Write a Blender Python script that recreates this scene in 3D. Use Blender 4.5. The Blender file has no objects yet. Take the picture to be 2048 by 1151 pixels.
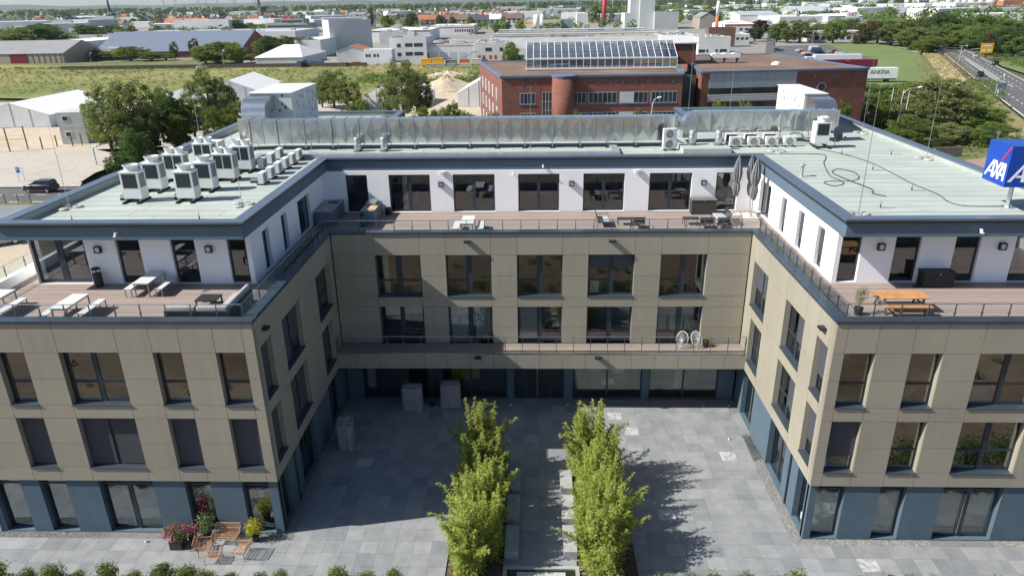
import bpy, bmesh, math, random
import numpy as np
from mathutils import Vector, Matrix
random.seed(7); rng = np.random.default_rng(7)
S = bpy.context.scene; COL = S.collection
# ------------------------------------------------------------------ camera
cam = bpy.data.cameras.new('camera'); camo = bpy.data.objects.new('camera', cam); COL.objects.link(camo)
cam.sensor_fit = 'HORIZONTAL'; cam.sensor_width = 36; cam.lens = 36*1422.98/2048
cam.clip_start = .5; cam.clip_end = 60000
def cam_axes(y, p, r):
    y, p, r = map(math.radians, (y, p, r))
    f = Vector((math.sin(y)*math.cos(p), math.cos(y)*math.cos(p), math.sin(p)))
    rt = Vector((math.cos(y), -math.sin(y), 0)); up = rt.cross(f)
    return rt*math.cos(r)+up*math.sin(r), up*math.cos(r)-rt*math.sin(r), f
_r, _u, _f = cam_axes(-2.106, -21.975, -.887)
CAMP = Vector((-.112, -40.313, 24.286))
camo.matrix_world = Matrix(((_r.x, _u.x, -_f.x, CAMP.x), (_r.y, _u.y, -_f.y, CAMP.y), (_r.z, _u.z, -_f.z, CAMP.z), (0, 0, 0, 1)))
S.camera = camo
# ------------------------------------------------------------------ light
SUN = Vector((-1.115, -.23, 1.)).normalized()          # towards the sun
W = bpy.data.worlds.new('World'); S.world = W; W.use_nodes = True
nt = W.node_tree; nt.nodes.clear()
sky = nt.nodes.new('ShaderNodeTexSky'); sky.sky_type = 'NISHITA'; sky.sun_disc = False
sky.sun_elevation = math.asin(SUN.z); sky.sun_rotation = math.atan2(SUN.x, SUN.y)
sky.altitude = 80; sky.air_density = .75; sky.dust_density = .9; sky.ozone_density = 2.0
bg = nt.nodes.new('ShaderNodeBackground'); bg.inputs[1].default_value = .09
wo = nt.nodes.new('ShaderNodeOutputWorld')
nt.links.new(sky.outputs[0], bg.inputs[0]); nt.links.new(bg.outputs[0], wo.inputs[0])
sl = bpy.data.lights.new('sun', 'SUN'); sl.energy = 5.0; sl.angle = math.radians(.53); sl.color = (1, .95, .87)
so = bpy.data.objects.new('sun', sl); COL.objects.link(so)
so.rotation_euler = (-SUN).to_track_quat('-Z', 'Y').to_euler()
S.view_settings.view_transform = 'Standard'; S.view_settings.look = 'None'
S.view_settings.exposure = 0.55; S.view_settings.gamma = 1
S.cycles.max_bounces = 8; S.cycles.transparent_max_bounces = 16
S.cycles.volume_bounces = 0; S.cycles.caustics_reflective = False; S.cycles.caustics_refractive = False
# ------------------------------------------------------------------ materials
MATS = {}
def _nodes(name):
    m = bpy.data.materials.new(name); m.use_nodes = True; t = m.node_tree
    p = t.nodes['Principled BSDF']; MATS[name] = m
    return m, t, p
def nd(t, k, **kw):
    n = t.nodes.new('ShaderNode'+k)
    for a, b in kw.items():
        if a.startswith('i_'): n.inputs[a[2:]].default_value = b
        else: setattr(n, a, b)
    return n
def vmul(t, vec, f):
    n = nd(t, 'VectorMath', operation='MULTIPLY'); t.links.new(vec, n.inputs[0]); n.inputs[1].default_value = f if hasattr(f, '__len__') else (f, f, f); return n.outputs[0]
def math_(t, op, a, b=None, c=None):
    n = nd(t, 'Math', operation=op)
    for i, v in enumerate((a, b, c)):
        if v is None: continue
        if isinstance(v, (int, float)): n.inputs[i].default_value = v
        else: t.links.new(v, n.inputs[i])
    return n.outputs[0]
def mix(t, fac, a, b, mode='MIX'):
    n = nd(t, 'Mix', data_type='RGBA', blend_type=mode)
    for s, v in ((n.inputs[0], fac), (n.inputs[6], a), (n.inputs[7], b)):
        if isinstance(v, (int, float)): s.default_value = v
        elif isinstance(v, (tuple, list)): s.default_value = (*v[:3], 1)
        else: t.links.new(v, s)
    return n.outputs[2]
def noise(t, vec, scale, detail=5, rough=.55):
    n = nd(t, 'TexNoise', i_Scale=scale, i_Detail=detail, i_Roughness=rough); t.links.new(vec, n.inputs['Vector']); return n.outputs[0]
def ramp(t, fac, *st):
    n = nd(t, 'ValToRGB'); e = n.color_ramp.elements
    while len(e) < len(st): e.new(.5)
    for el, (p, c) in zip(e, st): el.position = p; el.color = (*c, 1) if hasattr(c, '__len__') else (c, c, c, 1)
    t.links.new(fac, n.inputs[0]); return n.outputs[0]
def pos(t): return nd(t, 'NewGeometry').outputs['Position']
def bump(t, p, h, strength=.3, dist=.02):
    n = nd(t, 'Bump', i_Strength=strength, i_Distance=dist); t.links.new(h, n.inputs['Height']); t.links.new(n.outputs[0], p.inputs['Normal'])
def streaks():
    m = MATS['cladding']; t = m.node_tree; p = t.nodes['Principled BSDF']; l = p.inputs['Base Color'].links[0].from_socket; P = pos(t)
    a = noise(t, vmul(t, P, (2.4, 2.4, .10)), 1.3, 5); b = noise(t, P, .22, 4)
    c = mix(t, math_(t, 'MULTIPLY', ramp(t, a, (.45, 0.), (.8, 1.)), .16), l, (.17, .16, .135)); c = mix(t, .12, c, ramp(t, b, (.3, .3), (.7, .7)), 'OVERLAY'); t.links.new(c, p.inputs['Base Color'])
def cl(c, k): return tuple(min(1, x*k) for x in c)
def M(name, col, rough=.6, metal=0., var=.12, scale=1.5, rnd=0., bmp=0., bscale=30., spec=.5, col2=None, fine=.06, island=0.):
    m, t, p = _nodes(name); P = pos(t)
    n1 = noise(t, P, scale); c2 = col2 or cl(col, 1+var)
    c = mix(t, ramp(t, n1, (.3, 0.), (.7, 1.)), cl(col, 1-var), c2)
    if fine:
        n2 = noise(t, P, scale*14, 4); c = mix(t, fine*4, c, ramp(t, n2, (.25, .25), (.75, .75)), 'OVERLAY')
    for amt, out in ((rnd, nd(t, 'ObjectInfo').outputs['Random']), (island, nd(t, 'NewGeometry').outputs['Random Per Island'])):
        if amt:
            v = math_(t, 'MULTIPLY_ADD', out, amt, 1-amt/2); vv = nd(t, 'CombineColor')
            for k in range(3): t.links.new(v, vv.inputs[k])
            c = mix(t, 1., c, vv.outputs[0], 'MULTIPLY')
    t.links.new(c, p.inputs['Base Color'])
    r = math_(t, 'MULTIPLY_ADD', n1, .16, rough-.08); t.links.new(r, p.inputs['Roughness'])
    p.inputs['Metallic'].default_value = metal; p.inputs['Specular IOR Level'].default_value = spec
    if bmp: bump(t, p, noise(t, P, bscale, 4), bmp)
    return m
M('cladding', (.350, .326, .262), .45, 0., .04, .35, rnd=.075, fine=.02)
streaks()
M('plinth', (.082, .128, .166), .85, 0, .08, 1.2, bmp=.25, bscale=60)
M('fascia', (.102, .152, .202), .62, 0., .05, .8, fine=.03)
M('coping', (.135, .178, .230), .34, .35, .06, .5, rnd=.12, fine=.02)
M('render_white', (.91, .92, .93), .9, 0, .025, .6, bmp=.1, bscale=70)
M('frame', (.034, .050, .068), .42, .2, .08, 2)
M('blind', (.058, .064, .078), .85, 0, .06, 1.5, rnd=.1)
M('interior', (.30, .29, .28), .9, 0, .1, .4)
M('interior_floor', (.10, .095, .09), .7, 0, .15, .6)
M('steel', (.48, .50, .51), .3, .9, .08, 4)
M('galv', (.56, .58, .59), .30, .85, .16, 1.2, fine=.05, rnd=.1)
M('metal_white', (.74, .75, .73), .45, 0, .05, 2, rnd=.05)
M('plastic_dark', (.018, .02, .022), .5, 0, .2, 4)
M('louvre', (.030, .036, .042), .5, .3, .3, 30)
M('rubber', (.012, .012, .013), .8)
M('concrete', (.42, .42, .40), .9, 0, .15, 2.5, bmp=.3, bscale=50)
M('seat_block', (.34, .345, .345), .85, 0, .14, 1.8, bmp=.2, bscale=40)
M('table_top', (.62, .64, .64), .45, 0, .05, 2)
M('furn_dark', (.022, .026, .030), .55, 0, .2, 3)
M('cushion', (.36, .36, .37), .95, 0, .1, 6, bmp=.3)
M('wood_orange', (.50, .25, .10), .6, 0, .2, 3, bmp=.1)
M('parasol_cloth', (.25, .255, .27), .95, 0, .15, 5)
M('rattan', (.50, .29, .16), .6, 0, .2, 9)
M('kitchen', (.20, .215, .225), .55, 0, .08, 2)
M('grill_cover', (.30, .285, .30), .85, 0, .12, 2.5, bmp=.35, bscale=7)
M('pot_dark', (.03, .032, .036), .6)
M('soil', (.075, .052, .034), .95, 0, .4, 5, bmp=.5)
M('sign_blue', (.004, .055, .36), .35, 0, .03, 1, fine=.01)
M('sign_white', (.80, .82, .86), .45, 0, .02)
M('sign_red', (.62, .015, .04), .4, 0, .02)
M('sign_yellow', (.80, .42, .01), .5, 0, .05)
M('paint_white', (.70, .70, .68), .7, 0, .14, 3)
M('tyre', (.015, .015, .016), .85)
M('car_glass', (.012, .016, .02), .06, 0, 0, 1, fine=0)
M('lamp_red', (.45, .01, .012), .3)
M('lamp_glass', (.7, .72, .72), .15)
M('water', (.018, .030, .012), .04, 0, .2, 1)
M('cable', (.02, .02, .022), .6)
M('flower_pink', (.62, .10, .22), .7, 0, .3, 20, island=.6)
M('chair_white', (.70, .74, .72), .5)
M('glass_sky', (.10, .14, .17), .08, .35, .2, .05)
for nme, c in dict(car_black=(.012, .016, .022), car_white=(.72, .73, .74), car_silver=(.42, .44, .46), car_red=(.35, .02, .02), car_teal=(.03, .09, .10), car_blue=(.03, .06, .12)).items():
    m = M(nme, c, .28, .25, .03, 1, fine=0); m.node_tree.nodes['Principled BSDF'].inputs['Coat Weight'].default_value = .6
# background building colours
for nme, c in dict(b_white=(.66, .67, .66), b_cream=(.58, .55, .48), b_grey=(.36, .38, .39), b_lgrey=(.50, .52, .52), b_roofgrey=(.23, .235, .24),
                   b_slate=(.075, .08, .09), b_tile=(.40, .15, .075), b_brownroof=(.17, .105, .085), b_crimson=(.19, .012, .035), b_red=(.52, .07, .045), b_chim=(.50, .075, .09),
                   b_roofgravel=(.30, .29, .26), b_beige=(.40, .36, .28), b_green=(.22, .30, .26), b_orange=(.62, .16, .05), b_sand=(.45, .35, .22),
                   b_steelroof=(.40, .43, .46), b_white2=(.78, .79, .79), b_stone=(.33, .29, .24), b_blue=(.085, .155, .26), b_window=(.03, .04, .05), b_darkgreen=(.04, .06, .05)).items():
    M(nme, c, .8, 0, .10, .12, rnd=.16, fine=.04)
def tent_mat():
    m, t, p = _nodes('tent'); P = pos(t)
    c = mix(t, ramp(t, noise(t, P, .25), (.3, 0.), (.7, 1.)), (.84, .84, .83), (.90, .90, .89)); t.links.new(c, p.inputs['Base Color']); p.inputs['Roughness'].default_value = .7
    bump(t, p, noise(t, vmul(t, P, (1, .2, 1)), .9, 3), .25, .1)
tent_mat()
def membrane():
    m, t, p = _nodes('membrane'); P = pos(t)
    n1 = noise(t, P, .35, 6); c = mix(t, ramp(t, n1, (.3, 0.), (.7, 1.)), (.362, .408, .378), (.420, .466, .434))
    st = noise(t, vmul(t, P, (.5, 2.2, 1)), .8, 6); c = mix(t, math_(t, 'MULTIPLY', ramp(t, st, (.48, 0.), (.72, 1.)), .5), c, (.30, .335, .305))
    g = noise(t, P, 55, 3); c = mix(t, .16, c, ramp(t, g, (.3, .3), (.7, .7)), 'OVERLAY')
    v = math_(t, 'MULTIPLY_ADD', nd(t, 'ObjectInfo').outputs['Random'], .13, .935); vv = nd(t, 'CombineColor')
    for k in range(3): t.links.new(v, vv.inputs[k])
    c = mix(t, 1., c, vv.outputs[0], 'MULTIPLY')
    t.links.new(c, p.inputs['Base Color']); p.inputs['Roughness'].default_value = .92; bump(t, p, g, .25)
membrane(); M('bitumen', (.10, .115, .105), .9)
def deck(name, axis):
    m, t, p = _nodes(name); P = pos(t); sx = nd(t, 'SeparateXYZ'); t.links.new(P, sx.inputs[0])
    q = math_(t, 'DIVIDE', sx.outputs[axis], .145); idx = math_(t, 'FLOOR', q); fr = math_(t, 'FRACT', q)
    wn = nd(t, 'TexWhiteNoise', noise_dimensions='1D'); t.links.new(idx, wn.inputs['W'])
    gap = math_(t, 'GREATER_THAN', fr, .93)
    c = mix(t, wn.outputs[0], (.275, .215, .190), (.385, .312, .280))
    g = noise(t, vmul(t, P, (.6, 9, 1) if axis == 1 else (9, .6, 1)), 3, 5); c = mix(t, .35, c, ramp(t, g, (.3, .3), (.7, .7)), 'OVERLAY')
    st = noise(t, P, .5, 5); c = mix(t, math_(t, 'MULTIPLY', ramp(t, st, (.5, 0.), (.72, 1.)), .3), c, (.36, .32, .30))
    c = mix(t, gap, c, (.06, .045, .04)); t.links.new(c, p.inputs['Base Color']); p.inputs['Roughness'].default_value = .75
    bump(t, p, math_(t, 'SUBTRACT', 1, gap), .4, .01)
deck('deck', 1)
def slab(name, out):
    m, t, p = _nodes(name); P = pos(t)
    r = nd(t, 'ObjectInfo').outputs['Random'] if out == 'o' else nd(t, 'NewGeometry').outputs['Random Per Island']
    c = ramp(t, r, (0, (.195, .209, .220)), (.3, (.232, .245, .255)), (.8, (.258, .270, .279)), (.97, (.285, .296, .303)))
    n1 = noise(t, P, 1.3, 6, .6); c = mix(t, .45, c, ramp(t, n1, (.25, .3), (.75, .7)), 'OVERLAY')
    st = noise(t, vmul(t, P, (2.2, .7, 1)), 1.7, 6); c = mix(t, math_(t, 'MULTIPLY', ramp(t, st, (.55, 0.), (.8, 1.)), .35), c, (.36, .37, .38))
    eff = math_(t, 'MULTIPLY', math_(t, 'GREATER_THAN', r, .985), ramp(t, noise(t, P, 3.5, 6, .7), (.42, 0.), (.56, .75)))
    c = mix(t, eff, c, (.55, .56, .56)); t.links.new(c, p.inputs['Base Color'])
    t.links.new(math_(t, 'MULTIPLY_ADD', n1, .3, .5), p.inputs['Roughness']); bump(t, p, noise(t, P, 60, 4), .15)
slab('slab', 'o'); slab('slab_mass', 'i'); M('joint', (.07, .072, .072), .95)
def ground(name, cols, scale=.05, bmp=.5, fine=2.0):
    m, t, p = _nodes(name); P = pos(t)
    c = ramp(t, noise(t, P, scale, 7, .62), *[(.28+.44*i/(len(cols)-1), q) for i, q in enumerate(cols)])
    n2 = noise(t, P, fine, 6, .7); c = mix(t, .6, c, ramp(t, n2, (.25, .25), (.75, .75)), 'OVERLAY')
    t.links.new(c, p.inputs['Base Color']); p.inputs['Roughness'].default_value = .95; bump(t, p, n2, bmp, .15)
ground('field_dry', [(.075, .125, .022), (.125, .160, .036), (.21, .20, .060), (.29, .245, .10), (.16, .17, .045)], .022, .5, .5)
ground('grass_verge', [(.065, .10, .025), (.12, .145, .045), (.22, .19, .085)], .12, .5, 1.5)
ground('lawn_green', [(.10, .155, .040), (.135, .185, .055), (.17, .20, .075)], .03, .3, .9)
ground('straw', [(.20, .18, .07), (.40, .33, .17), (.46, .38, .21)], .15, .6, 1.5)
ground('far_plain', [(.035, .06, .025), (.06, .085, .035), (.15, .15, .075), (.05, .075, .03)], .004, .2, .03)
ground('sand', [(.40, .32, .22), (.50, .42, .31), (.44, .36, .26)], .06, .5, .8)
ground('lot', [(.38, .35, .30), (.44, .41, .36), (.40, .37, .31)], .08, .2, 2.5)
ground('asphalt', [(.085, .086, .088), (.105, .106, .108), (.12, .12, .12)], .15, .2, 6)
ground('yard', [(.20, .19, .175), (.26, .25, .23), (.23, .22, .20)], .05, .2, 1)
ground('earth', [(.10, .062, .038), (.15, .10, .062), (.20, .14, .088)], .12, .5, 1.5)
ground('gravel_base', [(.20, .20, .195), (.28, .28, .27), (.23, .23, .225)], 3., .8, 26)
ground('paver_red', [(.26, .17, .14), (.32, .22, .18), (.29, .2, .16)], .4, .2, 6)
ground('paver_beige', [(.40, .34, .25), (.46, .40, .30), (.42, .36, .27)], .4, .2, 6)
def leafmat(name, c1, c2, c3, trans=.45):
    m, t, p = _nodes(name); P = pos(t)
    r = nd(t, 'NewGeometry').outputs['Random Per Island']; o = nd(t, 'ObjectInfo').outputs['Random']
    c = ramp(t, r, (0, c1), (.5, c2), (1, c3)); v = math_(t, 'MULTIPLY_ADD', o, .35, .82); vv = nd(t, 'CombineColor')
    for k in range(3): t.links.new(v, vv.inputs[k])
    c = mix(t, 1., c, vv.outputs[0], 'MULTIPLY'); t.links.new(c, p.inputs['Base Color']); p.inputs['Roughness'].default_value = .55; p.inputs['Specular IOR Level'].default_value = .3
    tr = nd(t, 'BsdfTranslucent'); t.links.new(mix(t, 1., c, (1.3, 1.35, .7), 'MULTIPLY'), tr.inputs[0]); mx = nd(t, 'MixShader', i_Fac=trans)
    out = t.nodes['Material Output']; t.links.new(p.outputs[0], mx.inputs[1]); t.links.new(tr.outputs[0], mx.inputs[2]); t.links.new(mx.outputs[0], out.inputs[0])
leafmat('leaf_mid', (.095, .155, .035), (.145, .210, .055), (.215, .270, .088))
leafmat('leaf_dark', (.048, .092, .028), (.072, .124, .040), (.112, .165, .058))
leafmat('leaf_olive', (.105, .142, .044), (.160, .195, .074), (.255, .280, .135))
leafmat('leaf_bright', (.105, .15, .026), (.14, .185, .036), (.20, .23, .06))
leafmat('leaf_red', (.020, .012, .014), (.032, .018, .020), (.05, .03, .028))
leafmat('leaf_brown', (.085, .070, .035), (.11, .09, .045), (.14, .12, .06))
leafmat('leaf_bamboo', (.17, .23, .035), (.31, .37, .065), (.62, .63, .25), .42)
leafmat('leaf_yellow', (.30, .30, .03), (.40, .38, .05), (.5, .46, .12))
leafmat('leaf_hedge', (.085, .135, .022), (.13, .18, .035), (.19, .23, .06))
M('bark', (.11, .085, .065), .95, 0, .3, 8, bmp=.5); M('cane', (.30, .30, .10), .6, 0, .2, 8)
def glassmat(name, tint, base_refl=.06, blend=.32, rough=0.):
    m, t, p = _nodes(name); t.nodes.remove(p)
    tr = nd(t, 'BsdfTransparent'); tr.inputs[0].default_value = (*tint, 1); g = nd(t, 'BsdfGlossy'); g.inputs['Roughness'].default_value = rough; g.inputs[0].default_value = (.92, .96, 1, 1)
    lw = nd(t, 'LayerWeight'); lw.inputs[0].default_value = blend; f = math_(t, 'MULTIPLY_ADD', lw.outputs['Fresnel'], .75, base_refl)
    mx = nd(t, 'MixShader'); t.links.new(f, mx.inputs[0]); t.links.new(tr.outputs[0], mx.inputs[1]); t.links.new(g.outputs[0], mx.inputs[2]); t.links.new(mx.outputs[0], t.nodes['Material Output'].inputs[0])
glassmat('glass', (.84, .875, .87), .05, .36); glassmat('glass_clear', (.93, .96, .955), .01, .14); glassmat('glass_house', (.80, .88, .88), .34, .4)
def brickmat():
    m, t, p = _nodes('brick_far'); P = pos(t); sx = nd(t, 'SeparateXYZ'); t.links.new(P, sx.inputs[0])
    cb = nd(t, 'CombineXYZ'); t.links.new(math_(t, 'ADD', sx.outputs[0], sx.outputs[1]), cb.inputs[0]); t.links.new(sx.outputs[2], cb.inputs[1])
    b = nd(t, 'TexBrick', i_Scale=1.); b.inputs['Brick Width'].default_value = .25; b.inputs['Row Height'].default_value = .083; b.inputs['Mortar Size'].default_value = .007
    b.inputs['Color1'].default_value = (.165, .056, .040, 1); b.inputs['Color2'].default_value = (.245, .092, .066, 1); b.inputs['Mortar'].default_value = (.16, .10, .08, 1); t.links.new(cb.outputs[0], b.inputs[0])
    c = mix(t, .5, b.outputs[0], ramp(t, noise(t, P, .7, 5), (.25, .3), (.75, .7)), 'OVERLAY'); t.links.new(c, p.inputs['Base Color']); p.inputs['Roughness'].default_value = .9
brickmat()
def sedum():
    ground('roof_sedum', [(.10, .062, .048), (.155, .095, .070), (.19, .125, .09), (.23, .19, .14)], .09, .6, 1.3)
sedum()
def speckle():
    m, t, p = _nodes('ahu_panel'); P = pos(t); v = nd(t, 'TexVoronoi', i_Scale=2.1); t.links.new(vmul(t, P, (1, 1, .8)), v.inputs['Vector'])
    k = math_(t, 'MULTIPLY', math_(t, 'LESS_THAN', v.outputs['Distance'], .26), math_(t, 'GREATER_THAN', noise(t, P, 1.1, 2), .40))
    c = mix(t, k, (.66, .68, .68), (.16, .14, .12)); t.links.new(c, p.inputs['Base Color']); p.inputs['Roughness'].default_value = .5
speckle()
def seam(name, c1, c2, axis, pitch, duty=.12, rough=.45):
    m, t, p = _nodes(name); P = pos(t); sx = nd(t, 'SeparateXYZ'); t.links.new(P, sx.inputs[0])
    fr = math_(t, 'FRACT', math_(t, 'DIVIDE', sx.outputs[axis], pitch)); g = math_(t, 'LESS_THAN', fr, duty)
    t.links.new(mix(t, g, c1, c2), p.inputs['Base Color']); p.inputs['Roughness'].default_value = rough
    bump(t, p, g, .6, .03)
seam('corrugated', (.52, .55, .57), (.34, .37, .40), 0, .42, .25); seam('panel_wall', (.55, .58, .58), (.42, .45, .46), 0, 1.2, .06, .6)
seam('solar', (.15, .185, .24), (.30, .33, .37), 0, 1.9, .14, .4); seam('slat_grey', (.30, .34, .37), (.22, .25, .28), 2, .42, .12, .5)
M('sill', (.095, .125, .155), .3, .6, .06, 1, rnd=.1)
M('curtain', (.62, .64, .60), .9, 0, .06, 3)
M('cupboard', (.55, .50, .02), .5)
M('soffit', (.05, .06, .07), .8)
M('galv_dull', (.42, .45, .47), .5, .5, .15, 1.5, fine=.08)
M('post_metal', (.16, .175, .19), .4, .7)
M('louvre_side', (.16, .175, .175), .5, .2, .2, 20)
M('grey_mid', (.42, .42, .40), .6)
M('galv_dark', (.13, .14, .15), .5, .2)
M('furn_leg', (.34, .33, .31), .4, .5)
M('kitchen_top', (.30, .31, .315), .5)
M('wood_pale', (.55, .38, .24), .6)
M('teal', (.01, .16, .17), .45)
M('cushion_light', (.42, .43, .44), .95)
M('box_brown', (.055, .05, .048), .7)
M('box_brown_top', (.16, .16, .155), .6)
M('box_black', (.016, .018, .021), .6)
M('box_black_top', (.02, .022, .026), .55)
M('concrete_pale', (.58, .58, .56), .9)
M('grey_frame', (.11, .12, .13), .5, .2)
M('gravel_stone', (.27, .27, .262), .9, island=.9, fine=0)
M('b_glass', (.035, .05, .055), .08, 0, .4, .3, fine=0, rnd=.6)
M('b_lgrey2', (.50, .52, .52), .7)
M('slat_grey2', (.31, .35, .385), .5, .2, .04, .6, rnd=.06)
M('tent_grey', (.66, .67, .67), .7, 0, .08, .3)
M('wood_post', (.16, .09, .05), .9)
M('b_stone_dark', (.10, .085, .075), .95)
M('ink', (.02, .03, .06), .6)
M('pole_grey', (.45, .47, .49), .5, .4)
M('hill_wood', (.05, .075, .05), .95, 0, .3, .002, fine=0)
leafmat('leaf_linden', (.10, .145, .044), (.18, .215, .08), (.42, .40, .21))
leafmat('leaf_varieg', (.05, .09, .03), (.09, .13, .05), (.45, .47, .33))
leafmat('leaf_straw', (.16, .15, .05), (.22, .19, .08), (.30, .25, .12))
leafmat('leaf_litter', (.20, .14, .06), (.32, .24, .12), (.22, .2, .07), .1)
M('joint_dark', (.035, .034, .030), .9)
M('coping_dark', (.070, .100, .130), .28, .45, .08, .7, rnd=.2, fine=.02)
leafmat('leaf_strawpale', (.28, .24, .10), (.42, .35, .18), (.5, .42, .24))
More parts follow.
